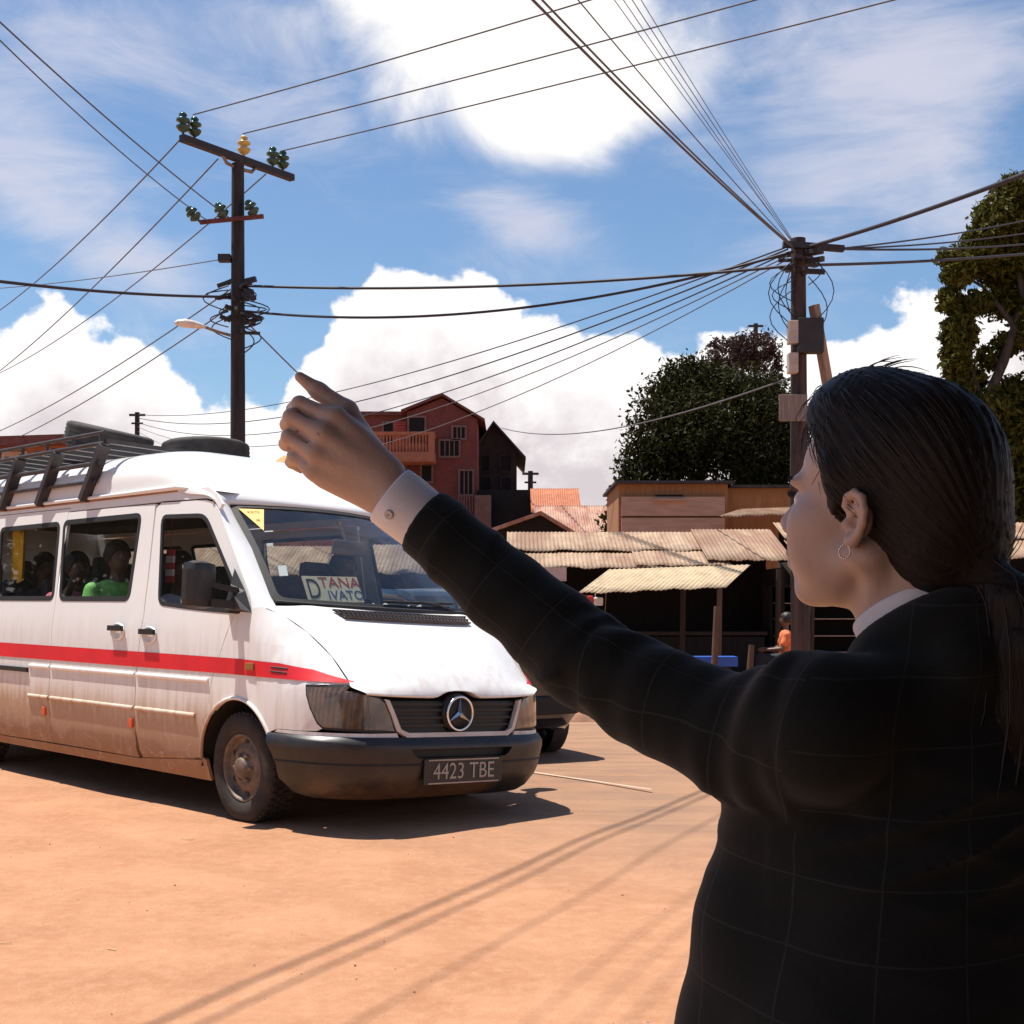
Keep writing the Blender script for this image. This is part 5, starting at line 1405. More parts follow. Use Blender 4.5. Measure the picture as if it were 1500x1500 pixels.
# timber house with the bleached panel
YW = 33.0; ox = X_(1000, YW); o = empty('timber_house', (ox, YW, 0)); tag(o, 'ochre timber house with a bleached plywood front below the dense tree', 'house')
b = MB(); wall_box(b, X_(906, YW) - ox, X_(1066, YW) - ox, 0, 4, 0, Z_(709, YW)); wall_box(b, X_(1066, YW) - ox + 0.002, X_(1240, YW) - ox, 0.4, 4, 0, Z_(713, YW)); b.build('wall', OCHRE, o)
b = MB(); wall_box(b, X_(900, YW) - ox, X_(1072, YW) - ox, -0.25, 4.3, Z_(709, YW) + 0.002, Z_(705, YW)); wall_box(b, X_(1072, YW) - ox + 0.003, X_(1246, YW) - ox, 0.2, 4.3, Z_(713, YW) + 0.002, Z_(709, YW)); b.build('roof', M('slate_dark_roof', (0, 0, 0)), o)
b = MB(); wall_box(b, X_(910, YW) - ox, X_(1061, YW) - ox, -0.10, -0.003, Z_(759, YW) + 0.05, Z_(728, YW)); wall_box(b, X_(910, YW) - ox, X_(1061, YW) - ox, -0.10, -0.003, Z_(800, YW), Z_(759, YW)); b.build('front_panel', PINKW, o)
b = MB(); wall_box(b, X_(960, YW) - ox, X_(1000, YW) - ox, -0.06, -0.004, Z_(730, YW), Z_(725, YW)); sl_ = b.build('window', HOLE, o)
b = MB(); wall_box(b, X_(955, YW) - ox, X_(1004, YW) - ox, -0.22, -0.101, Z_(734, YW), Z_(731.5, YW)); b.build('sill', PINKW, sl_)
b = MB(); sheet(b, (X_(1050, 31) - ox, -2.4, Z_(758, 31)), (X_(1210, 31) - ox, -2.4, Z_(752, 31)), (X_(1215, YW) - ox, -0.01, Z_(741, YW)), (X_(1085, YW) - ox, -0.01, Z_(746, YW)), 30); b.build('porch_roof', TIN, o)

# ------------------------------------------------------------------ market stalls
def stall(name, label, Y, px0, px1, py_e, py_r, run, sheets, depth=3.0, wallm=None, posts=(), group='roadside market stalls'):
    ox = X_((px0 + px1) / 2, Y); o = empty(name, (ox, Y, 0)); tag(o, label, 'market stall', group)
    ze = Z_(py_e, Y); zr = Z_(py_r, Y + run); x0, x1 = X_(px0, Y) - ox, X_(px1, Y) - ox
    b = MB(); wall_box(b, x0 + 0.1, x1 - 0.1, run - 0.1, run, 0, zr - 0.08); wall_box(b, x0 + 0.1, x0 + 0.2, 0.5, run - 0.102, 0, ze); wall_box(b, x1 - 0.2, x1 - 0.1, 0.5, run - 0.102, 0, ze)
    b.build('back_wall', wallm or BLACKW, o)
    for i, (f0, f1, t0, t1, dz, seed) in enumerate(sheets):
        b = MB(); xa, xb = x0 + (x1 - x0) * f0, x0 + (x1 - x0) * f1
        def pt(x, t): return (x, run * t, ze + (zr - ze) * t + dz)
        sheet(b, pt(xa, t0), pt(xb, t0), pt(xb, t1), pt(xa, t1), max(8, int((xb - xa) / 0.076)), 0.007, 0, 3, 0.05, seed); b.build('roof_sheet', TIN, o)
    for px in posts:
        x = X_(px, Y) - ox; b = MB(); b.tube([(x, 0.12, 0), (x + 0.03, 0.12, ze - 0.03)], 0.05, 7); b.build('post', BROWNW, o)
    return o, ox, ze
YS = 24.0
s1, sx1, sz1 = stall('market_stall', 'long dark market stall under a wide cream tin roof behind the raised arm', YS, 742, 1166, 831, 783, 2.4, [(0.0, 0.80, 0.42, 1.0, 0.05, 1), (0.02, 0.74, 0.0, 0.45, 0.0, 2), (0.70, 1.0, 0.06, 1.02, 0.09, 3), (0.45, 0.78, 0.0, 0.5, 0.03, 4)], posts=(780, 1000, 1140))
s2, sx2, sz2 = stall('market_stall', 'dark market stall with a tin roof continuing behind the head of the person', YS + 0.2, 1170, 1620, 820, 770, 2.4, [(0.0, 0.55, 0.0, 0.55, 0.0, 5), (0.5, 1.0, 0.0, 0.55, 0.02, 6), (0.0, 1.0, 0.5, 1.0, 0.06, 7)], posts=(1190, 1420, 1580))
s3, sx3, sz3 = stall('market_stall', 'dark market stall with a rusty roof mostly hidden by the minibus', YS + 1.0, 240, 735, 842, 800, 2.2, [(0.0, 0.55, 0.0, 1.0, 0.0, 8), (0.5, 1.0, 0.0, 1.0, 0.03, 9)], posts=(260, 500, 720))
s4, sx4, sz4 = stall('market_stall', 'dark market stall at the far left behind the rear of the minibus', YS + 1.2, -260, 225, 838, 790, 2.2, [(0.0, 0.55, 0.0, 1.0, 0.0, 10), (0.5, 1.0, 0.0, 1.0, 0.03, 11)], posts=(-240, 0, 200))
# awning in front of the long stall
aw = empty('awning', (X_(970, 22.8), 22.8, 0)); ax_ = X_(970, 22.8); tag(aw, 'sunlit cream tin awning propped low in front of the long stall', 'awning')
b = MB(); b0, b1 = at(846, 869, 22.2), at(1064, 859, 22.2); t0, t1 = at(892, 834, 23.7), at(1099, 827, 23.7)
lo = lambda p: (p.x - ax_, p.y - 22.8, p.z)
sheet(b, lo(b0), lo(b1), lo(t1), lo(t0), 30, 0.007, 0, 3, 0.04, 21); b.build('roof_sheet', tin('awning_tin', (0.43, 0.32, 0.195), (0.34, 0.21, 0.12), thr=(0.5, 0.8)), aw)
for p in (b0.lerp(b1, 0.04), b0.lerp(b1, 0.95)):
    q = lo(p); b = MB(); b.tube([(q[0], q[1] + 0.06, 0), (q[0] + 0.02, q[1] + 0.06, q[2] - 0.03)], 0.045, 7); b.build('post', M('tan_post', (0.085, 0.05, 0.03), 0.85), aw)
# stall furniture and goods
def stall_counter(name, label, Y, px0, px1, py, depth, mat):
    o = empty(name, (X_((px0 + px1) / 2, Y), Y, 0)); tag(o, label, 'counter'); wd = (px1 - px0) / F_PX * Y; z = Z_(py, Y)
    b = MB(); b.box((0, 0, z - 0.03), (wd, depth, 0.06)); b.build('top', mat, o)
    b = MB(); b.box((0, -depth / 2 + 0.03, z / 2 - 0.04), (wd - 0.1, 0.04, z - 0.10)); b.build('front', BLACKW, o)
    for sx in (-1, 1):
        b = MB(); b.box((sx * (wd / 2 - 0.05), depth / 2 - 0.08, z / 2 - 0.03), (0.06, 0.06, z - 0.062)); b.build('leg', BROWNW, o)
stall_counter('counter', 'dark wooden counter running inside the long stall', 24.9, 800, 1120, 925, 0.6, BROWNW)
bb = empty('bench', (X_(1020, 21.4), 21.4, 0)); tag(bb, 'low bench with a bright blue plank in front of the dark stall', 'bench'); wd = 1.25; z = Z_(962, 21.4)
b = MB(); b.box((0, -0.16, z - 0.07), (wd, 0.03, 0.15)); b.box((0, 0.05, z - 0.012), (wd, 0.38, 0.03)); b.build('seat', M('bright_blue_paint', (0.015, 0.085, 0.42), 0.5, var=0.2), bb)
for sx in (-0.5, 0.5):
    b = MB(); b.box((sx, 0.05, (z - 0.03) / 2), (0.06, 0.34, z - 0.032)); b.build('leg', BROWNW, bb)
for px, y0, y1, Y, lb in ((1050, 888, 1010, 21.0, 'thin brown stake standing in front of the blue bench'), (1101, 945, 1012, 21.0, 'short brown stake to the right of the blue bench')):
    p = at(px, y0, Y); b = MB(); b.tube([(p.x - 0.05, p.y, 0), (p.x, p.y, p.z)], [0.055, 0.045], 7); k = b.build('stake', M('tan_post', (0, 0, 0))); tag(k, lb, 'post')
sgn_ = at(812, 841, 23.6); b = MB(); b.box(sgn_, (0.42, 0.03, 0.24)); k = b.build('sign_board', M('grey_board', (0.45, 0.36, 0.34), 0.7, var=0.1)); tag(k, 'small pale board hanging under the eave of the long stall', 'sign')
b = MB(); p = at(872, 881, 22.9); b.box(p + Vector((0.05, 0, 0.0)), (0.16, 0.10, 0.14), 0, bev=0.03); b.box(p + Vector((-0.10, 0, 0.02)), (0.14, 0.10, 0.15), 1, bev=0.03); b.tube([p + Vector((0, 0, 0.06)), p + Vector((0, 0, 0.36))], 0.006, 5, 0)
k = b.build('hanging_bags', [M('white_bag', (0.7, 0.72, 0.78), 0.5), M('red_bag', (0.45, 0.03, 0.03), 0.5)]); tag(k, 'red and white goods hanging at the left end of the awning', 'bag')
b = MB(); p = at(886, 913, 22.6); b.lathe([(0.001, 0.07), (0.06, 0.06), (0.085, 0.0), (0.06, -0.06), (0.001, -0.07)], 'z', tuple(p), 12); b.tube([p + Vector((0, 0, 0.06)), p + Vector((0.02, 0, 0.5))], 0.005, 4)
k = b.build('hanging_gourd', M('tan_gourd', (0.28, 0.2, 0.13), 0.7)); tag(k, 'round tan gourd hanging below the red and white goods', 'gourd')
cbn = empty('kiosk', (X_(1225, 24.75), 24.75, 0)); tag(cbn, 'dark kiosk with thin pale shelf edges behind the chin of the person', 'kiosk'); kx = X_(1225, 24.75)
b = MB(); x0, x1 = X_(1128, 24.75) - kx, X_(1330, 24.75) - kx
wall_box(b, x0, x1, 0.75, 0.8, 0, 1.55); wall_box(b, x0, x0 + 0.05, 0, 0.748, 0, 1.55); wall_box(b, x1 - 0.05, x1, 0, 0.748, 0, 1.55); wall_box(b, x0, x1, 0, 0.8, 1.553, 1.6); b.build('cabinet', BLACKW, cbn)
for py in (883, 906, 931, 955):
    z = Z_(py, 24.75); b = MB(); wall_box(b, x0 + 0.052, x1 - 0.052, 0.10, 0.74, z - 0.02, z - 0.004); sh = b.build('shelf', BLACKW, cbn)
    b = MB(); wall_box(b, x0 + 0.052, x1 - 0.052, 0.07, 0.098, z - 0.018, z); b.build('shelf_edge', M('pale_edge', (0.32, 0.25, 0.18), 0.6), sh)
# ------------------------------------------------------------------ trees
def leaf_mat(name, c1, c2):
    m, nt, b = new_mat(name)
    ge = nt.nodes.new('ShaderNodeNewGeometry'); tc = nt.nodes.new('ShaderNodeTexCoord')
    n = node_noise(nt, tc.outputs['Object'], 1.1, 4, 0.6)
    f = node_math(nt, 'ADD', node_math(nt, 'MULTIPLY', ge.outputs['Random Per Island'], 0.6), node_math(nt, 'MULTIPLY', n, 0.4))
    lk(nt, node_mix(nt, f, c1, c2), b.inputs['Base Color'])
    b.inputs['Roughness'].default_value = 0.55; b.inputs['Specular IOR Level'].default_value = 0.08
    tr = nt.nodes.new('ShaderNodeBsdfTranslucent'); lk(nt, node_mix(nt, f, tuple(x * 1.2 for x in c1), tuple(x * 1.2 for x in c2)), tr.inputs['Color'])
    mx = nt.nodes.new('ShaderNodeMixShader'); mx.inputs[0].default_value = 0.22
    out = nt.nodes['Material Output']
    lk(nt, b.outputs[0], mx.inputs[1]); lk(nt, tr.outputs[0], mx.inputs[2]); lk(nt, mx.outputs[0], out.inputs['Surface'])
    return m
def crown(name, blobs, size, mat, parent, seed, droop=0.35):
    rg = np.random.default_rng(seed); C_ = []
    for (c, rad, n) in blobs:
        d = rg.normal(size=(n, 3)); d /= np.linalg.norm(d, axis=1)[:, None]
        r = rg.uniform(0.25, 1.0, n) ** 0.45 * (1 + 0.10 * rg.normal(size=n))
        # leaves gather in sprigs
        k = max(6, n // 16); sp = rg.normal(size=(k, 3)); sp /= np.linalg.norm(sp, axis=1)[:, None]; sr = rg.uniform(0.3, 1.0, k) ** 0.45 * (1 + 0.08 * rg.normal(size=k))
        S = np.array(c) + sp * sr[:, None] * np.array(rad)
        P = np.where(rg.random(n)[:, None] < 0.72, S[rg.integers(0, k, n)] + rg.normal(size=(n, 3)) * np.mean(rad) * 0.13, np.array(c) + d * r[:, None] * np.array(rad))
        C_.append(P)
    P = np.concatenate(C_); n = len(P)
    a = rg.normal(size=(n, 3)); a[:, 2] -= droop; a /= np.linalg.norm(a, axis=1)[:, None]
    t = rg.normal(size=(n, 3)); s = np.cross(a, t); s /= np.linalg.norm(s, axis=1)[:, None]
    L = size * rg.uniform(0.6, 1.35, n)[:, None]; W = L * 0.42
    nn = np.cross(a, s)
    V = np.stack([P - a * L * 0.5, P + s * W * 0.5 + nn * L * 0.06, P + a * L * 0.5, P - s * W * 0.5 + nn * L * 0.06], 1).reshape(-1, 3)
    F_ = np.arange(4 * n).reshape(-1, 4)
    return fast_mesh(name, V, F_, mat, parent, False)
BARK = M('dark_bark', (0.03, 0.022, 0.017), 0.9, scale=6, stretch=(3, 3, 0.6), col2=(0.075, 0.055, 0.04), bump=0.5)
def tree(name, label, base, trunk, limbs, blobs, size, mat, seed):
    o = empty(name, base); tag(o, label, 'tree')
    b = MB(); b.tube(trunk[0], trunk[1], 9)
    for P, r in limbs: b.tube(P, r, 6)
    b.build('trunk', BARK, o)
    crown('crown', blobs, size, mat, o, seed)
    return o
LF_D = leaf_mat('dark_evergreen_leaf', (0.009, 0.011, 0.004), (0.046, 0.046, 0.013))
LF_B = leaf_mat('purple_brown_leaf', (0.035, 0.021, 0.019), (0.09, 0.055, 0.048))
LF_O = leaf_mat('olive_leaf', (0.014, 0.020, 0.005), (0.135, 0.130, 0.024))
LF_G = leaf_mat('far_leaf', (0.030, 0.042, 0.016), (0.07, 0.085, 0.03))

Yt = 38.0; bx = X_(1030, Yt)
def tb(px, py, dy, rx, rz, n, Y=Yt, ry=None):
    return ((X_(px, Y) - bx, dy, Z_(py, Y)), (rx / F_PX * Y, ry if ry else rx / F_PX * Y, rz / F_PX * Y), int(n * 1.5))
bl = [tb(1045, 690, 0, 120, 75, 5200), tb(985, 640, -0.3, 68, 75, 3600), tb(1075, 620, -0.5, 80, 80, 4200), tb(1010, 575, 0, 55, 50, 2200), tb(950, 690, 0, 46, 48, 1600), tb(1125, 640, 0.2, 50, 90, 2600),
      tb(1040, 565, 0, 46, 28, 1400), tb(925, 720, 0.2, 30, 28, 700), tb(1110, 585, 0, 38, 26, 700), tb(1170, 690, 0.3, 60, 70, 2200), tb(905, 765, 0.0, 30, 30, 500), tb(978, 590, 0, 30, 30, 500), tb(1010, 640, -1.2, 60, 60, 2200)]
tree('evergreen_tree', 'dense dark evergreen tree rising behind the timber house', (bx, Yt, 0), ([(0, 0, 0), (0.1, 0, 2.2), (-0.1, 0.1, 4.5), (0.1, 0, 6.5)], [0.28, 0.22, 0.15, 0.05]),
     [([(0, 0, 2.0), (0.9, -0.2, 3.2), (1.6, -0.3, 4.6)], [0.14, 0.09, 0.03]), ([(0, 0, 2.4), (-0.8, -0.2, 3.6), (-1.3, -0.3, 4.8)], [0.13, 0.08, 0.03])], bl, 0.17, LF_D, 1)
Yb = 44.0; bx = X_(1085, Yb)
bl = [tb(1068, 522, 0, 36, 26, 1300, Yb), tb(1105, 512, 0, 38, 24, 1300, Yb), tb(1130, 535, 0, 20, 30, 420, Yb), tb(1045, 548, 0, 26, 22, 450, Yb), tb(1090, 552, 0, 50, 30, 900, Yb), tb(1100, 600, 0, 60, 40, 900, Yb)]
tree('bare_brown_tree', 'purplish brown tree whose thin crown shows above the dense evergreen', (bx, Yb, 0), ([(0, 0, 0), (0, 0, 4), (0.1, 0, 7.2)], [0.2, 0.15, 0.05]),
     [([(0, 0, 5), (-0.6, 0, 6.6), (-0.9, 0, 7.8)], [0.1, 0.06, 0.02]), ([(0, 0, 5.2), (0.6, 0, 6.8), (0.8, 0, 8.2)], [0.1, 0.06, 0.02]), ([(0, 0, 6), (0.2, 0, 7.4), (0.1, 0, 8.8)], [0.08, 0.04, 0.015])], bl, 0.15, LF_B, 2)
Yr = 30.0; bx = X_(1540, Yr)
bl = [tb(a[0], a[1], a[2], a[3] * 1.12, a[4] * 1.12, int(a[5] * 1.7), Y=Yr) for a in ((1490, 285, 0, 30, 26, 800), (1462, 325, 0, 34, 30, 900), (1500, 340, 0.5, 40, 36, 1000), (1440, 355, 0, 28, 24, 550), (1412, 378, 0, 34, 16, 520), (1470, 385, 0.3, 42, 22, 800), (1400, 405, -0.2, 22, 16, 330), (1392, 440, 0, 18, 20, 360),
      (1405, 490, 0, 24, 30, 700), (1400, 525, 0, 20, 26, 480), (1428, 445, 0, 22, 14, 330), (1440, 440, 0.2, 24, 12, 260), (1500, 410, 0.6, 30, 28, 560), (1520, 470, 0, 34, 36, 700), (1420, 560, 0.3, 26, 22, 500), (1450, 600, 0, 34, 24, 620), (1490, 580, 0.4, 30, 30, 620),
      (1475, 650, 0, 34, 26, 560), (1510, 640, 0, 34, 40, 760), (1550, 330, 0, 50, 60, 1500), (1580, 430, 0, 60, 60, 1500), (1560, 560, 0, 50, 60, 1200), (1610, 520, 0.5, 50, 70, 1200), (1440, 700, 0.4, 30, 24, 420), (1500, 720, 0.2, 40, 30, 600), (1456, 520, 0.3, 18, 16, 200), (1485, 500, 0.3, 22, 14, 240), (1425, 640, 0.2, 26, 24, 420), (1400, 580, 0.1, 20, 24, 300), (1480, 700, 0.5, 50, 44, 900), (1540, 690, 0.5, 50, 60, 1200), (1470, 440, 0.4, 26, 22, 320), (1440, 745, 0.5, 40, 24, 500), (1520, 770, 0.5, 70, 40, 1300))]
def lp(px, py, dy=0): return (X_(px, Yr) - bx, dy, Z_(py, Yr))
tree('tall_tree', 'tall olive green tree with sky showing through its crown at the right edge', (bx, Yr, 0), ([(0, 0, 0), lp(1536, 760), lp(1528, 600), lp(1540, 450), lp(1530, 330)], [0.30, 0.26, 0.20, 0.13, 0.04]),
     [([lp(1532, 640), lp(1480, 600), lp(1440, 585), lp(1410, 540)], [0.13, 0.10, 0.06, 0.03]), ([lp(1435, 610), lp(1470, 530), lp(1500, 440), lp(1490, 380), lp(1480, 310)], [0.12, 0.11, 0.09, 0.05, 0.02]), ([lp(1530, 560), lp(1480, 470), lp(1440, 420), lp(1405, 400)], [0.10, 0.07, 0.04, 0.02]),
      ([lp(1532, 700), lp(1470, 660), lp(1435, 610)], [0.16, 0.14, 0.12]), ([lp(1440, 590), lp(1408, 500), lp(1398, 440)], [0.06, 0.04, 0.02])], bl, 0.17, LF_O, 3)
# undergrowth that fills the ground line far behind the houses
bl = []
rg = np.random.default_rng(9)
for i in range(60):
    x = -75 + 150 * i / 59 + rg.uniform(-1, 1); bl.append(((x, 78 + rg.uniform(-4, 4), 1.2), (2.6, 2.0, rg.uniform(1.2, 2.6)), 420))
fw_ = crown('far_undergrowth', bl, 0.6, LF_G, None, 4); fw_['kind'] = 'stuff'

# ------------------------------------------------------------------ dark car on the far side of the minibus
car = empty('parked_car', (0, 0, 0)); tag(car, 'black hatchback mostly hidden behind the minibus and the raised arm', 'car')
car.matrix_world = Matrix.Translation((-0.37, 11.76, 0)) @ Matrix.Rotation(R(-63), 4, 'Z')
CB = M('black_car_paint', (0.008, 0.008, 0.010), 0.2, var=0.2, coat=1.0)
def car_side(x):
    """lower, belt and roof heights of the hatchback at distance x from the near axle (towards its tail = +)"""
    return
def loft(b, st, m=0):
    """closed rings of equal length"""
    n = len(st[0]); V = [p for r_ in st for p in r_]
    Fc = [(i * n + j, i * n + (j + 1) % n, (i + 1) * n + (j + 1) % n, (i + 1) * n + j) for i in range(len(st) - 1) for j in range(n)]
    b.add(V, Fc, m, True); b.add(st[0], [list(range(n))[::-1]], m); b.add(st[-1], [list(range(n))], m)
def ring(x, w_, z0, z1, zc=None):
    P = []
    for y, z in ((-w_ * 0.86, z0), (-w_ * 0.98, z0 + 0.10), (-w_, z0 + (z1 - z0) * 0.5), (-w_ * 0.97, z1 - 0.06), (-w_ * 0.88, z1), (0, z1 + 0.03)): P.append((x, y, z))
    return P + [(x, -y, z) for x_, y, z in P[-2::-1]]
b = MB(); loft(b, [ring(x, w_, z0, z1) for x, w_, z0, z1 in ((-3.05, 0.62, 0.36, 0.60), (-2.98, 0.74, 0.24, 0.70), (-2.6, 0.81, 0.20, 0.80), (-1.9, 0.83, 0.19, 0.90), (-1.2, 0.83, 0.19, 0.94), (0.0, 0.83, 0.20, 0.94), (0.45, 0.80, 0.24, 0.92), (0.60, 0.74, 0.30, 0.86), (0.65, 0.62, 0.36, 0.78))])
b.build('body', CB, car)
b = MB(); loft(b, [ring(x, w_, z0, z1) for x, w_, z0, z1 in ((-2.0, 0.70, 0.88, 0.92), (-1.25, 0.62, 0.90, 1.36), (-0.7, 0.62, 0.90, 1.41), (-0.05, 0.61, 0.90, 1.38), (0.25, 0.62, 0.90, 1.20), (0.50, 0.66, 0.88, 0.93))])
b.build('cabin', M('car_glass_black', (0.006, 0.007, 0.009), 0.08, var=0.1), car)
b = MB(); loft(b, [ring(x, w_, z0, z1) for x, w_, z0, z1 in ((-1.28, 0.60, 1.32, 1.375), (-0.7, 0.62, 1.35, 1.43), (-0.05, 0.61, 1.33, 1.40), (0.12, 0.58, 1.28, 1.32))]); b.build('roof', CB, car)
for x in (0.0, -2.4):
    for sy in (-1, 1):
        b = MB(); b.lathe([(0.19, -sy * -0.07), (0.20, -sy * 0.08), (0.27, -sy * 0.09), (0.295, -sy * 0.07), (0.295, sy * 0.07)], 'y', (x, sy * 0.75, 0.295), 28); w_o = b.build('wheel', TYRE, car)
        b = MB(); b.lathe([(0.195, -sy * 0.075), (0.12, -sy * 0.06), (0.05, -sy * 0.075), (0.001, -sy * 0.075)], 'y', (x, sy * 0.75, 0.295), 20); b.build('rim', M('dark_rim', (0.02, 0.018, 0.016), 0.6), w_o)
b = MB(); b.box((0.60, -0.52, 0.74), (0.10, 0.24, 0.14), bev=0.02); b.box((0.60, 0.52, 0.74), (0.10, 0.24, 0.14), bev=0.02); b.build('tail_lamp', M('red_lens', (0.35, 0.01, 0.012), 0.2), car)
b = MB(); b.box((0.64, 0, 0.47), (0.10, 1.4, 0.16), bev=0.03); b.build('rear_bumper', M('car_bumper_black', (0.008, 0.008, 0.009), 0.7), car)
b = MB(); b.bar((-2.0, -0.845, 0.48), (0.3, -0.845, 0.48), 0.012, 0.03); b.build('side_trim', CHROME, car)

# ------------------------------------------------------------------ added unseen shelter to shade the person (behind and above the camera)
sh = empty('added_shelter', (0.6, -0.6, 0)); tag(sh, 'added unseen tin roofed shelter shading the person in the suit', 'shelter')
b = MB(); sheet(b, (-1.65, 2.40, 2.62), (4.6, 2.40, 2.62), (4.6, -3.4, 3.0), (-1.65, -3.4, 3.0), 64, 0.018, 0, 3, 0.02); b.build('roof_sheet', M('shade_roof_tin', (0.05, 0.04, 0.035), 0.7, var=0.3), sh)
b = MB(); wall_box(b, -1.6, 4.5, -3.3, -3.2, 0, 2.95); wall_box(b, 2.6, 2.7, -3.19, 2.0, 0, 2.6); b.build('wall', M('shade_dark_boards', (0, 0, 0)), sh)
for x, y in ((-1.55, -0.45), (3.9, 2.34), (-1.55, -3.2)):
    b = MB(); b.tube([(x, y, 0), (x, y, 2.58)], 0.05, 8); b.build('post', BROWNW, sh)
b = MB(); b.bar((-1.65, 2.34, 2.57), (4.6, 2.34, 2.57), 0.08, 0.07); b.bar((-1.55, 2.30, 2.57), (-1.55, -3.3, 2.90), 0.08, 0.10); b.bar((-1.55, -0.42, 1.75), (-1.55, 0.85, 2.62), 0.07, 0.07); b.build('beam', BROWNW, sh)

# trees that stand out of frame to the left of the road; the side windows mirror them
def big_tree(label, x, y, h, r, seed):
    rg = np.random.default_rng(seed); bl = []
    for i in range(12):
        a = rg.uniform(0, 6.28); q = rg.uniform(0.2, 0.8) * r; bl.append(((q * math.cos(a), q * math.sin(a), h * rg.uniform(0.45, 0.95)), (r * 0.5, r * 0.5, h * 0.18), 700))
    bl.append(((0, 0, h * 0.3), (r * 0.8, r * 0.8, h * 0.28), 1600))
    tree('roadside_tree', label, (x, y, 0), ([(0, 0, 0), (0.1, 0, h * 0.35), (-0.1, 0.1, h * 0.8)], [0.3, 0.22, 0.08]), [([(0, 0, h * 0.3), (r * 0.4, 0, h * 0.6)], [0.14, 0.05]), ([(0, 0, h * 0.3), (-r * 0.4, 0.2, h * 0.6)], [0.14, 0.05])], bl, 0.26, LF_G, seed)
big_tree('green roadside tree beyond the left edge, nearest of three mirrored in the side windows', -15.5, 13.5, 6.5, 3.2, 31)
big_tree('green roadside tree beyond the left edge, tallest of three mirrored in the side windows', -20.0, 17.5, 8.5, 4.0, 32)
big_tree('green roadside tree beyond the left edge, smallest of three mirrored in the side windows', -17.0, 9.0, 5.0, 2.8, 33)
# ------------------------------------------------------------------ the person hailing the minibus
def unit(v): v = np.array(v, float); return v / np.linalg.norm(v)
person = empty('person', (0.42, 1.42, 0)); PB = Matrix.Translation((-0.42, -1.42, 0))
tag(person, 'person in a dark checked suit with tied back hair, left arm raised towards the minibus', 'person')
def add_p(o):
    o.parent = person; o.matrix_parent_inverse = PB
    return o
def ap(px, py, Y): return np.array(at(px, py, Y))
S_ = np.array([0.292, 1.300, 1.243]); E_J = ap(858, 966, 1.450); W_ = ap(592, 741, 1.515)
NB = np.array([0.452, 1.420, 1.300])
LT = unit((-0.83, -0.55, 0)); FT = unit((-0.55, 0.83, 0)); UP = np.array([0, 0, 1.0])
SR = NB + np.array([0.165, 0.115, -0.06])
CC = np.array([0.413, 1.402, 1.352]); cn = unit(UP + FT * 0.62 + LT * 0.02); cu = unit(FT - cn * (FT @ cn)); cv = np.cross(cn, cu)
# head frame
be = R(43); pit = R(5)
F0 = np.array([-math.cos(be), math.sin(be), 0]); LH = np.array([-math.sin(be), -math.cos(be), 0])
FH = F0 * math.cos(pit) + UP * math.sin(pit); UH = UP * math.cos(pit) - F0 * math.sin(pit)
OH = ap(1253, 762, 1.352) - LH * 0.074
AX = [FH, LH, UH]
def hp(a, b, c):
    if c < 0: c *= 0.84
    return OH + FH * a + LH * b + UH * c

def skin_mat():
    m, nt, b = new_mat('skin')
    tc = nt.nodes.new('ShaderNodeTexCoord'); o = tc.outputs['Object']
    n = node_noise(nt, o, 14, 5, 0.6); n2 = node_math(nt, 'ADD', node_noise(nt, o, 260, 3, 0.6), node_math(nt, 'MULTIPLY', node_noise(nt, o, 75, 4, 0.65, 1.2), 1.4))
    c = node_mix(nt, node_map(nt, n, 0.35, 0.7), (0.435, 0.325, 0.280), (0.485, 0.350, 0.295))
    c = node_mix(nt, node_map(nt, node_noise(nt, o, 55, 2, 0.5), 0.76, 0.78, 0, 0.7), c, (0.22, 0.11, 0.08))
    lk(nt, c, b.inputs['Base Color']); b.inputs['Roughness'].default_value = 0.48
    b.inputs['Subsurface Weight'].default_value = 0.06; b.inputs['Subsurface Radius'].default_value = (0.012, 0.005, 0.003); b.inputs['Subsurface Scale'].default_value = 0.5
    bp = nt.nodes.new('ShaderNodeBump'); bp.inputs['Strength'].default_value = 0.22; bp.inputs['Distance'].default_value = 0.002
    lk(nt, n2, bp.inputs['Height']); lk(nt, bp.outputs['Normal'], b.inputs['Normal'])
    return m
SKIN = skin_mat()
f = Field((-0.34, 1.18, 1.16), (0.60, 1.68, 1.72), 0.0025)
# skull and face
f.ell(hp(-0.012, 0, 0.052), (0.098, 0.073, 0.084), AX, 0.0)
f.ell(hp(0.040, 0, 0.052), (0.056, 0.062, 0.058), AX, 0.02)
f.ell(hp(0.050, 0, -0.008), (0.050, 0.060, 0.062), AX, 0.02)
f.ell(hp(0.040, 0, -0.050), (0.056, 0.050, 0.050), AX, 0.02)
for s in (1, -1):
    f.cap(hp(0.000, s * 0.056, -0.040), hp(0.078, s * 0.014, -0.092), 0.016, 0.013, 0.022)
    f.ell(hp(0.064, s * 0.044, -0.004), (0.028, 0.022, 0.021), AX, 0.018)
    f.ell(hp(0.062, s * 0.036, -0.036), (0.030, 0.024, 0.028), AX, 0.020)
    f.ell(hp(0.086, s * 0.027, 0.037), (0.014, 0.026, 0.009), AX, 0.012)
f.ell(hp(0.088, 0, -0.090), (0.015, 0.018, 0.014), AX, 0.012)
f.ell(hp(0.086, 0, -0.052), (0.022, 0.028, 0.026), AX, 0.014)
for s in (1, -1):
    f.ell(hp(0.099, s * 0.033, 0.020), (0.014, 0.018, 0.011), AX, 0.010, sub=True)
    f.ell(hp(0.080, s * 0.032, 0.019), (0.0135, 0.0135, 0.0125), AX, 0.003)
f.cap(hp(0.094, 0, 0.030), hp(0.121, 0, -0.006), 0.0075, 0.0095, 0.010)
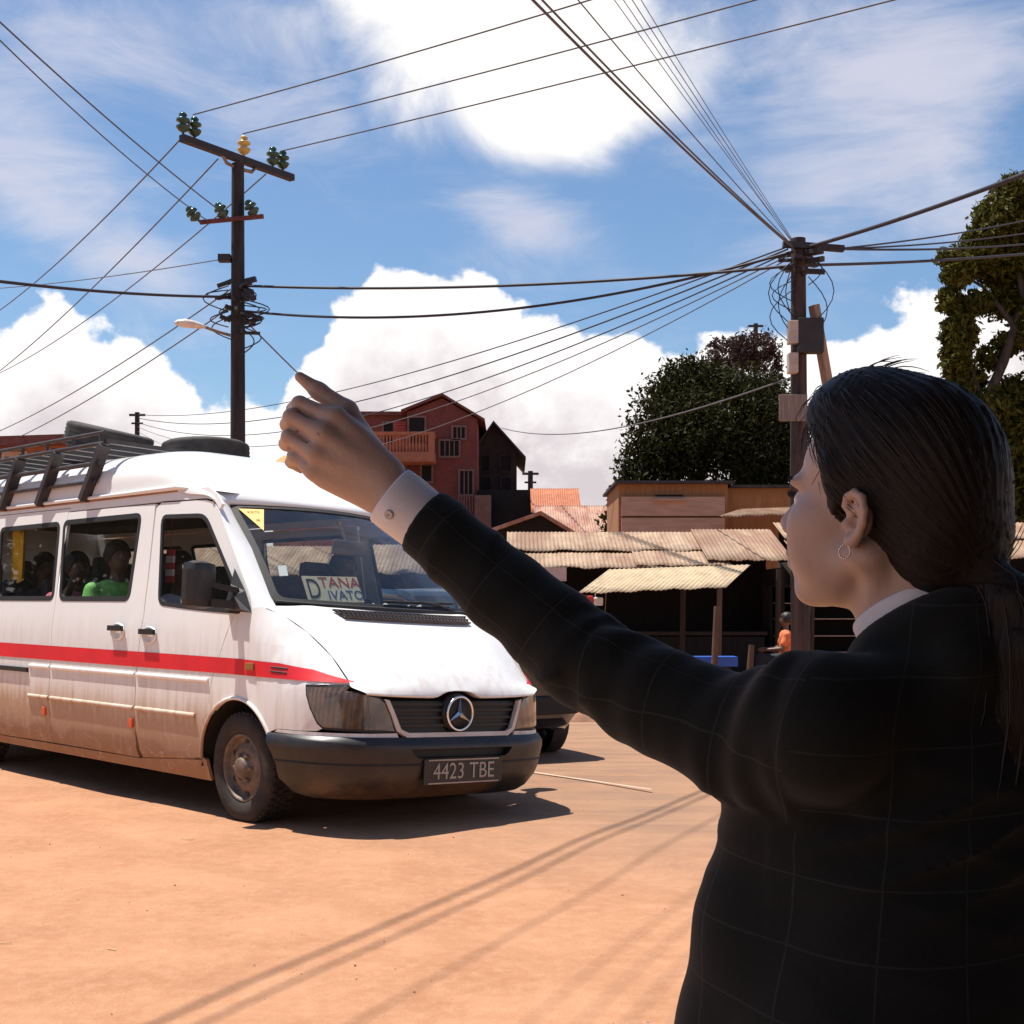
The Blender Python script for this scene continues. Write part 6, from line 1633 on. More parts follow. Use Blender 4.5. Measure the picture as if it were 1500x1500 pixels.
for s in (1, -1): f.ell(hp(0.110, s * 0.012, -0.013), (0.011, 0.008, 0.0075), AX, 0.005)
f.ell(hp(0.106, 0, -0.046), (0.009, 0.023, 0.0065), AX, 0.005); f.ell(hp(0.104, 0, -0.059), (0.009, 0.020, 0.0075), AX, 0.005)
f.cap(hp(0.116, 0.020, -0.0525), hp(0.116, -0.020, -0.0525), 0.003, 0.003, 0.003, sub=True)
# neck
f.cap(hp(-0.030, 0, -0.030), CC, 0.049, 0.051, 0.02); f.cap(CC, NB - UP * 0.06, 0.051, 0.045, 0.02)
f.cap(hp(0.004, 0, -0.070), CC + cu * 0.018 - cn * 0.02, 0.030, 0.033, 0.020)
for s in (1, -1): f.cap(hp(-0.012, s * 0.055, -0.045), CC + cu * 0.040 + LT * s * 0.012 - cn * 0.03, 0.010, 0.008, 0.018)
# ears
he = lambda a, b, c: OH + FH * (a * 0.80) + LH * b + UH * (c * 0.78)
for s in (1, -1):
    f.ell(he(-0.006, s * 0.073, 0.002), (0.0135, 0.009, 0.020), AX, 0.006)
    f.ell(he(-0.004, s * 0.084, -0.001), (0.007, 0.010, 0.0095), AX, 0.004, sub=True)
    hx = [(0.006, 0.076, 0.006), (0.012, 0.078, 0.018), (0.008, 0.081, 0.029), (-0.004, 0.085, 0.034), (-0.017, 0.089, 0.028), (-0.023, 0.091, 0.013), (-0.021, 0.089, -0.003), (-0.013, 0.084, -0.017), (-0.004, 0.080, -0.026), (0.003, 0.078, -0.027), (0.006, 0.076, -0.018)]
    f.chain([he(a, s * b, c) for a, b, c in hx], [0.0032, 0.0038, 0.0042, 0.0044, 0.0044, 0.0042, 0.0042, 0.0046, 0.0062, 0.0060, 0.004], 0.003)
    f.chain([he(a, s * b, c) for a, b, c in ((-0.004, 0.080, 0.024), (-0.012, 0.083, 0.014), (-0.0145, 0.083, 0.0), (-0.008, 0.080, -0.012))], [0.003, 0.0036, 0.0036, 0.003], 0.003)
    f.ell(he(0.010, s * 0.078, -0.006), (0.0045, 0.0045, 0.006), AX, 0.003)
# shoulders and upper chest inside the clothes
f.cap(NB - UP * 0.03, S_ + np.array([0.02, 0.01, -0.005]), 0.038, 0.040, 0.03); f.cap(NB - UP * 0.03, SR - UP * 0.01, 0.038, 0.040, 0.03)
f.ell(NB + UP * -0.13, (0.080, 0.12, 0.11), [FT, LT, UP], 0.04)
f.chain([S_, ap(1075, 1082, 1.372), ap(955, 1028, 1.415), E_J, W_], [0.042, 0.040, 0.037, 0.035, 0.025], 0.02)
# hand: wrist, metacarpals, five separate fingers
WD = unit(ap(478, 642, 1.52) - W_)                               # along the hand
CN = unit(np.cross(WD, unit(ap(458, 690, 1.52) - ap(500, 598, 1.52))))   # out of the back of the hand
f.cap(W_, ap(560, 712, 1.52), 0.0265, 0.0245, 0.012, sq=(CN, 0.80))
MCP = [ap(493, 612, 1.522), ap(475, 637, 1.514), ap(463, 663, 1.516), ap(460, 688, 1.524)]
WR = [ap(572, 690, 1.521), ap(567, 700, 1.517), ap(562, 712, 1.518), ap(556, 724, 1.522)]
for a, b_, r0, r1 in zip(WR, MCP, (0.0155, 0.0155, 0.0150, 0.0140), (0.0125, 0.0128, 0.0120, 0.0108)): f.cap(a, b_, r0, r1, 0.010)
f.ell(ap(512, 668, 1.532), (0.043, 0.034, 0.017), [WD, np.cross(CN, WD), CN], 0.012)
f.cap(ap(548, 728, 1.528), ap(478, 700, 1.532), 0.017, 0.012, 0.014)
FG = [([491, 615, 1.522], [439, 592, 1.532], [430, 600, 1.560], [444, 611, 1.578]),
      ([475, 637, 1.514], [427, 611, 1.524], [421, 622, 1.556], [438, 634, 1.574]),
      ([463, 663, 1.516], [424, 640, 1.525], [419, 650, 1.553], [436, 660, 1.570]),
      ([460, 688, 1.524], [431, 668, 1.531], [427, 677, 1.553], [441, 686, 1.566])]
for q, rr in zip(FG, ((0.0108, 0.0094, 0.0082, 0.0070), (0.0110, 0.0096, 0.0084, 0.0072), (0.0104, 0.0092, 0.0080, 0.0068), (0.0092, 0.0080, 0.0070, 0.0062))):
    P = [ap(*p) for p in q]
    g_ = Field(np.min(P, 0) - 0.03, np.max(P, 0) + 0.03, f.h)
    g_.lo = f.lo + np.round((g_.lo - f.lo) / f.h) * f.h          # same lattice, so the finger keeps its own gap
    g_.chain(P, rr, 0.003)
    i0 = np.round((g_.lo - f.lo) / f.h).astype(int); sl_ = tuple(slice(i0[k], i0[k] + g_.n[k]) for k in range(3))
    f.D[sl_] = f._smin(f.D[sl_], g_.D, 0.0025)
    f.cap(P[0] - CN * 0.0, P[0] + (P[1] - P[0]) * 0.15, rr[0] * 1.03, rr[0], 0.008)
for p, q in (((441, 603, 1.521), (467, 622, 1.516)), ((426, 627, 1.518), (455, 649, 1.511)), ((424, 656, 1.519), (450, 676, 1.514))): f.cap(ap(*p), ap(*q), 0.0026, 0.0020, 0.003, sub=True)
TH = [ap(548, 668, 1.534), ap(508, 602, 1.546), ap(467, 573, 1.550), ap(439, 552, 1.548)]
f.chain(TH, [0.0145, 0.0120, 0.0096, 0.0060], 0.006)
Vh, Fh_ = f.mesh()
# the rest of the body, under the clothes
g = Field((0.05, 1.10, -0.01), (0.85, 1.85, 1.30), 0.012)
PEL = np.array([0.415, 1.425, 0.92])
g.ell(NB - UP * 0.14, (0.10, 0.145, 0.17), [FT, LT, UP], 0.02); g.ell((NB + PEL) / 2, (0.095, 0.125, 0.2), [FT, LT, UP], 0.05); g.ell(PEL, (0.11, 0.155, 0.13), [FT, LT, UP], 0.05)
AN = []
for s, kf in ((1, 0.06), (-1, -0.03)):
    hip = PEL + LT * s * 0.085 - UP * 0.04; kn = hip + FT * kf + LT * s * 0.01 - UP * 0.40; an = kn - FT * 0.03 - UP * 0.40
    AN.append((hip, kn, an)); g.chain([hip, kn, an], [0.085, 0.055, 0.038], 0.03); g.cap(an - UP * 0.02, an + FT * 0.12 - UP * 0.05, 0.035, 0.025, 0.02)
g.chain([SR, SR + np.array([0.05, 0.01, -0.27]), SR + np.array([0.02, 0.12, -0.50])], [0.045, 0.036, 0.027], 0.02)
Vl, Fl = g.mesh()
body = add_p(fast_mesh('body', np.concatenate([Vh, Vl]), np.concatenate([Fh_, Fl + len(Vh)]), SKIN))

# ---- suit cloth with a thin windowpane check
def cloth():
    m, nt, b = new_mat('dark_checked_wool')
    uv = nt.nodes.new('ShaderNodeUVMap'); uv.uv_map = 'UVMap'
    sp = nt.nodes.new('ShaderNodeSeparateXYZ'); lk(nt, uv.outputs[0], sp.inputs[0])
    tc = nt.nodes.new('ShaderNodeTexCoord')
    def line(x, per, w_):
        fr = node_math(nt, 'ABSOLUTE', node_math(nt, 'SUBTRACT', node_math(nt, 'FRACT', node_math(nt, 'DIVIDE', x, per)), 0.5))
        return node_map(nt, fr, w_ / per, w_ / per * 0.4)
    l = node_math(nt, 'MAXIMUM', line(sp.outputs['X'], 0.078, 0.0013), line(sp.outputs['Y'], 0.066, 0.0013))
    thread = node_noise(nt, tc.outputs['Object'], 900, 2, 0.5); broad = node_noise(nt, tc.outputs['Object'], 7, 4, 0.6)
    base = node_mix(nt, node_map(nt, broad, 0.3, 0.7), (0.0075, 0.0105, 0.0115), (0.0115, 0.0155, 0.0165))
    base = node_mix(nt, node_map(nt, thread, 0.35, 0.7, 0, 0.35), base, (0.024, 0.027, 0.027))
    lk(nt, node_mix(nt, node_math(nt, 'MULTIPLY', l, node_map(nt, thread, 0.3, 0.6, 0.45, 0.9)), base, (0.028, 0.034, 0.036)), b.inputs['Base Color'])
    b.inputs['Roughness'].default_value = 0.9; b.inputs['Specular IOR Level'].default_value = 0.12
    b.inputs['Sheen Weight'].default_value = 0.10; b.inputs['Sheen Roughness'].default_value = 0.5
    bp = nt.nodes.new('ShaderNodeBump'); bp.inputs['Strength'].default_value = 0.25; bp.inputs['Distance'].default_value = 0.001
    lk(nt, thread, bp.inputs['Height']); lk(nt, bp.outputs['Normal'], b.inputs['Normal'])
    return m
CLOTH = cloth()
def seg_t(P, a, b):
    ab = b - a; t = np.clip(((P - a) @ ab) / (ab @ ab), 0, 1); return t, np.linalg.norm(P - (a + t[:, None] * ab), axis=1)
ARM_END = ap(620, 764, 1.508)
ARM = [NB + (S_ - NB) * 0.75, S_, E_J, ARM_END]
j = Field((-0.18, 0.98, 0.66), (0.98, 1.90, 1.54), 0.005)
j.ell(NB - UP * 0.15 + FT * -0.005, (0.128, 0.182, 0.185), [FT, LT, UP], 0.0)
j.ell(NB - UP * 0.30 - LT * -0.01, (0.125, 0.170, 0.20), [FT, LT, UP], 0.05)
j.ell(np.array([0.410, 1.425, 0.93]), (0.150, 0.205, 0.20), [FT, LT, UP], 0.06)
j.ell(np.array([0.405, 1.430, 0.80]), (0.165, 0.215, 0.30), [FT, LT, UP], 0.06)
j.chain([ap(1152, 1175, 1.40), ap(1120, 1350, 1.41), ap(1092, 1520, 1.43), ap(1060, 1680, 1.44)], [0.062, 0.060, 0.060, 0.062], 0.05)
j.cap(CC - cn * 0.085, S_ + UP * 0.002, 0.050, 0.062, 0.03); j.cap(CC - cn * 0.075 + np.array([0.03, 0.02, 0]), SR, 0.052, 0.064, 0.035); j.cap(CC - cn * 0.07, NB - UP * 0.06, 0.055, 0.08, 0.03)
j.ell(S_ + (E_J - S_) * 0.06, (0.064, 0.064, 0.070), None, 0.03)
j.chain([S_, ap(1075, 1076, 1.370), ap(955, 1022, 1.415), E_J, ap(742, 868, 1.485), ARM_END], [0.066, 0.0570, 0.0540, 0.0520, 0.0455, 0.0400], 0.012)
j.cap(ap(1140, 1110, 1.37), ap(1290, 1360, 1.37), 0.048, 0.075, 0.06)
j.chain([SR, SR + np.array([0.05, 0.01, -0.27]), SR + np.array([0.02, 0.12, -0.48])], [0.070, 0.056, 0.042], 0.025)
# jacket collar: a rolled band that lies round the neck
ringp = [CC + cu * 0.074 * math.cos(a) + cv * 0.071 * math.sin(a) - cn * 0.038 for a in np.linspace(0.55, 2 * math.pi - 0.55, 26)]
j.chain(ringp, [0.0155] * 26, 0.014)
j.chain([CC + (p - CC) * 0.955 + cn * 0.013 for p in ringp], [0.0085] * 26, 0.012)
j.cap(CC - cu * 0.060 - cn * 0.066, NB - UP * 0.075 - FT * 0.035, 0.034, 0.075, 0.025); j.cap(CC - cu * 0.045 - cn * 0.075 - cv * 0.04, SR - UP * 0.03 + (NB - SR) * 0.5, 0.034, 0.06, 0.025); j.cap(CC - cu * 0.045 - cn * 0.085 + cv * 0.04, S_ + (NB - S_) * 0.5 - UP * 0.02, 0.034, 0.052, 0.025)
j.cap(CC - cn * 0.005, CC + cn * 0.2, 0.0635, 0.0645, 0.006, sub=True)
CUT = ap(616, 766, 1.508); cax = unit(ap(556, 714, 1.52) - ARM_END)
j.put(lambda X, Y, Z: -((X - CUT[0]) * cax[0] + (Y - CUT[1]) * cax[1] + (Z - CUT[2]) * cax[2]), CUT - 0.09, CUT + 0.09, 0.004, True)
def folds(P):
    t1, d1 = seg_t(P, S_, E_J); t2, d2 = seg_t(P, E_J, ARM_END)
    onarm = np.minimum(d1, d2) < 0.095
    s = np.where(d1 < d2, t1, 1 + t2)                            # 0 shoulder, 1 elbow, 2 cuff
    ax = unit(ARM_END - S_); e1 = unit(UP - ax * ax[2]); e2 = np.cross(ax, e1)
    ang = np.arctan2((P - E_J) @ e2, (P - E_J) @ e1)
    d = np.zeros(len(P))
    w1 = np.exp(-((s - 0.95) / 0.30) ** 2); w0 = np.exp(-((s - 0.22) / 0.22) ** 2)
    d += np.where(onarm, 0.0030 * w1 * np.sin(30 * s + 1.6 * np.sin(1.5 * ang) + 2.0 * ang * 0.5), 0)
    d += np.where(onarm, 0.0032 * w0 * np.sin(34 * s + 1.2 * np.sin(2 * ang + 1) + 0.8 * ang), 0)
    d += np.where(onarm, 0.0014 * np.sin(9 * s + 2.2 * ang + np.sin(5 * s)), 0)
    d += np.where(onarm, 0.0035 * np.exp(-((s - 0.02 - 0.10 * np.cos(ang)) / 0.035) ** 2), 0)      # sleeve seam
    q = P - NB; x = q @ LT; z = q[:, 2]
    rid = lambda v: np.abs(np.sin(v)) ** 0.7 * 2 - 1.2
    k = z * 0.93 - (x + 0.02) * 0.34 + 0.012 * np.sin(14 * x)         # drag lines fanning from the armpit across the back
    w2 = np.exp(-((x + 0.03) / 0.16) ** 2) * np.exp(-((z + 0.17) / 0.13) ** 2)
    d += np.where(onarm, 0, 0.0048 * w2 * rid(50 * k))
    k2 = z + 0.45 * (x - 0.16); w3 = np.exp(-((x - 0.12) / 0.08) ** 2) * np.exp(-((z + 0.16) / 0.07) ** 2)
    d += np.where(onarm, 0, 0.0060 * w3 * rid(70 * k2 + 1))
    d += np.where(onarm, 0, 0.0045 * np.exp(-((z + 0.46) / 0.16) ** 2) * rid(15 * x + 9 * z + 1.5 * np.sin(9 * z)))
    d += np.where(onarm, 0.0030 * np.exp(-((s - 0.98) / 0.22) ** 2) * rid(17 * s + 1.1 * ang + 0.8 * np.sin(3 * ang)), 0)
    d += np.where(onarm, 0.0026 * np.exp(-((s - 1.75) / 0.2) ** 2) * rid(13 * s - 1.3 * ang), 0)
    return d
j.displace(folds, 0.02)
Vj, Fj = j.mesh()
keep = Vj[:, 2] > 0.70
def jacket_uv(V):
    t1, d1 = seg_t(V, S_, E_J); t2, d2 = seg_t(V, E_J, ARM_END)
    L1 = np.linalg.norm(E_J - S_); L2 = np.linalg.norm(ARM_END - E_J)
    side = (V - S_) @ unit(E_J - S_) > 0.0
    arm = side & (np.minimum(d1, d2) < 0.10)
    s = np.where(d1 < d2, t1 * L1, L1 + t2 * L2)
    ax = unit(ARM_END - S_); e1 = unit(UP - ax * ax[2]); e2 = np.cross(ax, e1)
    base = np.where((d1 < d2)[:, None], S_ + t1[:, None] * (E_J - S_), E_J + t2[:, None] * (ARM_END - E_J))
    q = V - base; ang = np.arctan2(q @ e2, q @ e1)
    ua = s + 0.030; va = (ang + 0.25) * 0.052 + 0.0
    q = V - NB; ax_b = unit(NB - PEL); h_ = q @ ax_b; ut = np.arctan2(q @ LT, -(q @ FT) + 0.03) * 0.19 + 0.02 * np.sin(5 * h_) + 0.01; vt = h_ + 0.10 * (q @ LT) + 0.02 + 0.012 * np.sin(9 * ut)
    return np.stack([np.where(arm, ua, ut), np.where(arm, va, vt)], -1)
jk = add_p(fast_mesh('jacket', Vj, Fj, CLOTH, uv=jacket_uv(Vj)))

# ---- shirt: collar band and cuff
WHITE = M('white_shirt_cotton', (0.72, 0.72, 0.76), 0.8, var=0.04, scale=30, bump=0.1, bscale=400)
V = []; Fc = []; na = 40
c0_ = CC + cn * 0.0
prof = [(0.0615, -0.050), (0.0620, 0.000), (0.0618, 0.0065), (0.0610, 0.0085), (0.0600, 0.0065), (0.0590, -0.05)]
for (r, h) in prof:
    for k in range(na):
        a = 0.42 + (2 * math.pi - 0.84) * k / (na - 1)
        V.append(c0_ + cu * (r * 1.03) * math.cos(a) + cv * r * math.sin(a) + cn * (h + 0.004 * math.cos(a)))
Fc = [(i * na + k, i * na + k + 1, (i + 1) * na + k + 1, (i + 1) * na + k) for i in range(len(prof) - 1) for k in range(na - 1)]
shirt = add_p(mesh_obj('shirt_collar', V, Fc, WHITE))
hw = ap(556, 714, 1.520); ax = unit(hw - ARM_END); e1 = unit(UP - ax * ax[2]); e2 = np.cross(ax, e1)
V = []; Fc = []; na = 36
for h, r in ((-0.02, 0.0325), (0.012, 0.0345), (0.030, 0.0352), (0.046, 0.0350), (0.0485, 0.0340), (0.0475, 0.0325), (0.02, 0.0318), (-0.02, 0.0300)):
    for k in range(na):
        a = 2 * math.pi * k / na
        rr = r * (1 + 0.035 * math.sin(2 * a + 0.6) + 0.02 * math.sin(3 * a + 40 * h))
        V.append(ARM_END + ax * (h + 0.004 * math.sin(a)) + e1 * rr * math.cos(a) + e2 * rr * math.sin(a))
Fc = [(i * na + k, i * na + (k + 1) % na, (i + 1) * na + (k + 1) % na, (i + 1) * na + k) for i in range(7) for k in range(na)]
cuff = add_p(mesh_obj('shirt_cuff', V, Fc, WHITE))
best = min(range(na), key=lambda k: (np.array(V[2 * na + k]) - ap(565, 765, 1.47)) @ (np.array(V[2 * na + k]) - ap(565, 765, 1.47)))
pb = Vector(V[2 * na + best]); on = (pb - Vector(ARM_END + ax * 0.03)).normalized()
b = MB(); b.lathe([(0.001, 0.0015), (0.003, 0.001), (0.0048, 0.0022), (0.0055, 0.0012), (0.0055, -0.001)], 'z', (0, 0, 0), 16)
Mb = Matrix.Translation(pb) @ on.to_track_quat('Z', 'Y').to_matrix().to_4x4(); b.v = [tuple(Mb @ Vector(v)) for v in b.v]
add_p(b.build('cuff_button', M('shell_button', (0.5, 0.5, 0.55), 0.3)))

# ---- trousers and shoes (below the frame, so that the figure stands on the ground)
t = Field((0.02, 1.05, 0.03), (0.86, 1.85, 1.02), 0.010)
t.ell(PEL - UP * 0.02, (0.13, 0.175, 0.12), [FT, LT, UP], 0.02)
for hip, kn, an in AN: t.chain([hip, kn, an], [0.105, 0.085, 0.080], 0.03)
Vt, Ft = t.mesh(); q = Vt - NB
add_p(fast_mesh('trousers', Vt, Ft, CLOTH, uv=np.stack([q @ LT, q[:, 2]], -1)))
for hip, kn, an in AN:
    s_ = Field(an - 0.2, an + 0.22, 0.006)
    s_.cap(an + UP * -0.045 - FT * 0.03, an - UP * 0.075 + FT * 0.14, 0.042, 0.030, 0.02); s_.cap(an - UP * 0.02, an - UP * 0.05, 0.042, 0.042, 0.02)
    Vs, Fs = s_.mesh(); Vs[:, 2] = np.maximum(Vs[:, 2], 0.004); add_p(fast_mesh('shoe', Vs, Fs, M('black_leather', (0.015, 0.014, 0.014), 0.35)))

# ---- hair, drawn back into a low tail
def hair_mat():
    m, nt, b = new_mat('dark_hair')
    uv = nt.nodes.new('ShaderNodeUVMap'); uv.uv_map = 'UVMap'
    mp = nt.nodes.new('ShaderNodeMapping'); mp.inputs['Scale'].default_value = (48, 5, 1); lk(nt, uv.outputs[0], mp.inputs['Vector'])
    n = node_noise(nt, mp.outputs[0], 1.0, 5, 0.7, 0.3)
    mp2 = nt.nodes.new('ShaderNodeMapping'); mp2.inputs['Scale'].default_value = (22, 1.5, 1); lk(nt, uv.outputs[0], mp2.inputs['Vector'])
    n2 = node_noise(nt, mp2.outputs[0], 1.0, 4, 0.6, 0.3)
    c = node_mix(nt, node_map(nt, n, 0.42, 0.72), (0.006, 0.0045, 0.004), (0.030, 0.022, 0.018))
    c = node_mix(nt, node_map(nt, n2, 0.35, 0.7, 0.55, 0.0), c, (0.006, 0.005, 0.005))
    lk(nt, c, b.inputs['Base Color']); b.inputs['Roughness'].default_value = 0.5; b.inputs['Specular IOR Level'].default_value = 0.3
    bp = nt.nodes.new('ShaderNodeBump'); bp.inputs['Strength'].default_value = 0.7; bp.inputs['Distance'].default_value = 0.0018
    lk(nt, node_math(nt, 'ADD', n, n2), bp.inputs['Height']); lk(nt, bp.outputs['Normal'], b.inputs['Normal'])
    return m
HAIR = hair_mat()
hf = Field((0.18, 1.16, 1.16), (0.66, 1.62, 1.66), 0.003)
hf.ell(hp(-0.008, 0, 0.058), (0.106, 0.083, 0.094), AX, 0.0)
hf.ell(hp(0.038, 0.0, 0.108), (0.058, 0.064, 0.050), AX, 0.03)
hf.ell(hp(-0.054, 0, 0.008), (0.062, 0.072, 0.078), AX, 0.03)
hf.ell(hp(-0.072, 0, -0.020), (0.044, 0.050, 0.050), AX, 0.03)
for s in (1, -1): hf.cap(hp(0.030, s * 0.068, 0.050), hp(0.024, s * 0.071, 0.010), 0.012, 0.005, 0.015)
hf.ell(hp(0.096, 0, 0.0), (0.073, 0.115, 0.110), AX, 0.008, sub=True)
for s in (1, -1):
    hf.ell(hp(0.003, s * 0.092, -0.005), (0.024, 0.034, 0.031), AX, 0.006, sub=True)
    hf.cap(hp(0.045, s * 0.070, -0.06), hp(-0.018, s * 0.074, -0.075), 0.045, 0.030, 0.006, sub=True)
hf.ell(hp(0.010, 0, -0.110), (0.070, 0.09, 0.060), AX, 0.006, sub=True)
TIE = hp(-0.112, 0.014, -0.050)
hf.cap(hp(-0.086, 0, -0.020), TIE, 0.036, 0.018, 0.02)
TAIL = [TIE, TIE + np.array([0.018, -0.014, -0.028]), TIE + np.array([0.030, -0.018, -0.075]), TIE + np.array([0.034, -0.012, -0.135]), TIE + np.array([0.032, -0.006, -0.190]), TIE + np.array([0.030, -0.002, -0.210])]
hf.chain(TAIL, [0.015, 0.026, 0.033, 0.033, 0.022, 0.006], 0.010)
def hair_uv(V):
    q = V - TIE; axh = unit(hp(0.06, 0, 0.11) - TIE); e1 = unit(LH - axh * (LH @ axh)); e2 = np.cross(axh, e1)
    ang = np.arctan2(q @ e2, q @ e1); dist = np.linalg.norm(q, axis=1)
    a2 = np.arctan2((V - TAIL[2]) @ np.array([0, 1.0, 0]), (V - TAIL[2]) @ np.array([1.0, 0, 0]))
    tail = V[:, 2] < TIE[2] - 0.012
    return np.stack([np.where(tail, a2 * 0.6 + 3, ang), np.where(tail, V[:, 2] * 2, dist)], -1)
def hair_ridges(P):
    uv = hair_uv(P); return 0.0008 * np.sin(uv[:, 0] * 46 + 2 * np.sin(uv[:, 1] * 22)) + 0.0006 * np.sin(uv[:, 0] * 91 + 1.3 * np.sin(uv[:, 1] * 31 + 1))
hf.displace(hair_ridges, 0.012)
Vq, Fq = hf.mesh()
hair = add_p(fast_mesh('hair', Vq, Fq, HAIR, uv=hair_uv(Vq)))
# loose strands
rg = np.random.default_rng(21); b = MB(); cand = Vq[rg.permutation(len(Vq))[:1500]]; made = 0
Cc = hp(-0.014, 0, 0.055)
for p in cand:
    if made >= 520: break
    n_ = unit(p - Cc)
    if n_ @ LH < -0.55: continue
    back = TIE - p; tng = back - n_ * (back @ n_)
    if np.linalg.norm(tng) < 0.02: continue
    tng = unit(tng); l = rg.uniform(0.02, 0.05 if n_ @ UH > 0.6 else 0.09); lift = rg.uniform(-0.001, 0.0015) if rg.random() < 0.985 else rg.uniform(0.002, 0.004)
    P = []
    for k in range(5):
        u_ = k / 4; x = p + tng * l * u_; r_ = x - Cc
        P.append(Vector(x + n_ * (0.0008 + lift * u_ * u_) - n_ * (l * u_) ** 2 * 6.2))
    b.tube(P, [0.0006, 0.0006, 0.0005, 0.0004, 0.0002], 4, caps=False); made += 1
for k in range(60):                                             # wisps at the front of the parting, the temple and the nape
    src = [(0.062, rg.uniform(-0.03, 0.06), 0.118), (0.036, 0.066, rg.uniform(0.03, 0.10))][k % 2]
    p = hp(*src) + rg.normal(size=3) * 0.004; d = unit([FH * 0.6 + UH * 0.5, FH * 0.1 - UH * 0.8 - LH * 0.1][k % 2] + rg.normal(size=3) * 0.35)
    l = rg.uniform(0.008, 0.03); b.tube([Vector(p + d * l * u_ - UH * l * u_ * u_ * 0.5) for u_ in (0, 0.35, 0.7, 1)], [0.0005, 0.0005, 0.0004, 0.0002], 4, caps=False)
for k in range(160):                                            # strands of the tail
    o_ = rg.normal(size=3) * 0.010; P = [Vector(np.array(q) + o_ * (0.6 + 0.35 * i) + rg.normal(size=3) * 0.002) for i, q in enumerate(TAIL)]
    b.tube(P, [0.0007] * 5 + [0.0003], 4, caps=False)
sm_ = M('loose_hair', (0.025, 0.018, 0.014), 0.5, var=0.4)
b.build('loose_strand', sm_, hair)
b = MB(); b.lathe([(0.0165 + 0.004 * math.cos(a), 0.005 * math.sin(a)) for a in np.linspace(0, 2 * math.pi, 9)[:-1]], 'z', (0, 0, 0), 24, closed=True)
Mb = Matrix.Translation(Vector(TIE)) @ Vector(TAIL[1] - TIE).to_track_quat('Z', 'Y').to_matrix().to_4x4(); b.v = [tuple(Mb @ Vector(v)) for v in b.v]; b.build('hair_tie', M('brown_band', (0.10, 0.045, 0.03), 0.7), hair)
# eyes, lashes, brows
for s in (1, -1):
    b = MB(); c = hp(0.0835, s * 0.032, 0.0185); prof = [(0.0118 * math.sin(a), 0.0118 * math.cos(a)) for a in np.linspace(0.001, math.pi - 0.001, 14)]
    b.lathe(prof, 'z', (0, 0, 0), 20, 0); b.lathe([(0.001, 0.0121), (0.003, 0.0118), (0.0055, 0.0107)], 'z', (0, 0, 0), 16, 1)
    Mb = Matrix.Translation(Vector(c)) @ Vector(FH).to_track_quat('Z', 'Y').to_matrix().to_4x4(); b.v = [tuple(Mb @ Vector(v)) for v in b.v]
    add_p(b.build('eye', [M('eye_white', (0.7, 0.68, 0.65), 0.2, var=0.03), M('dark_iris', (0.03, 0.025, 0.02), 0.1)]))
    b = MB()
    for k in range(16):
        w_ = -0.012 + 0.026 * k / 15; p = hp(0.0945 - 30 * w_ * w_ * 0.8, s * (0.032 + w_), 0.0245 - 25 * w_ * w_); b.tube([Vector(p), Vector(p + FH * 0.005 + UH * 0.0015), Vector(p + FH * 0.008 + UH * 0.005)], [0.0006, 0.0005, 0.0002], 4, caps=False)
    add_p(b.build('eyelash', sm_))
    b = MB()
    for k in range(40):
        w_ = rg.uniform(-0.016, 0.024); p = hp(0.1005 - 14 * w_ * w_ - 0.15 * abs(w_), s * (0.030 + w_), 0.041 + rg.uniform(-0.002, 0.003) - 6 * w_ * w_)
        b.tube([Vector(p - FH * 0.002), Vector(p + LH * s * 0.007 - UH * 0.0012)], [0.0006, 0.0002], 4, caps=False)
    add_p(b.build('eyebrow', sm_))
# beaded hoop earring
b = MB(); ec = he(0.006, 0.0815, -0.0405); Rr = 0.0062
for k in range(15):
    a = R(110 + 320 * k / 14); p = ec + FH * Rr * math.cos(a) + UH * Rr * 1.1 * math.sin(a)
    b.lathe([(0.0012 * math.sin(x), 0.0012 * math.cos(x)) for x in np.linspace(0.01, 3.13, 6)], 'z', tuple(p), 8)
b.tube([Vector(ec + FH * Rr * math.cos(R(a)) + UH * Rr * 1.1 * math.sin(R(a))) for a in range(100, 441, 20)], 0.0006, 5)
add_p(b.build('earring', M('silver', (0.8, 0.78, 0.74), 0.2, metal=1.0, var=0.05)))
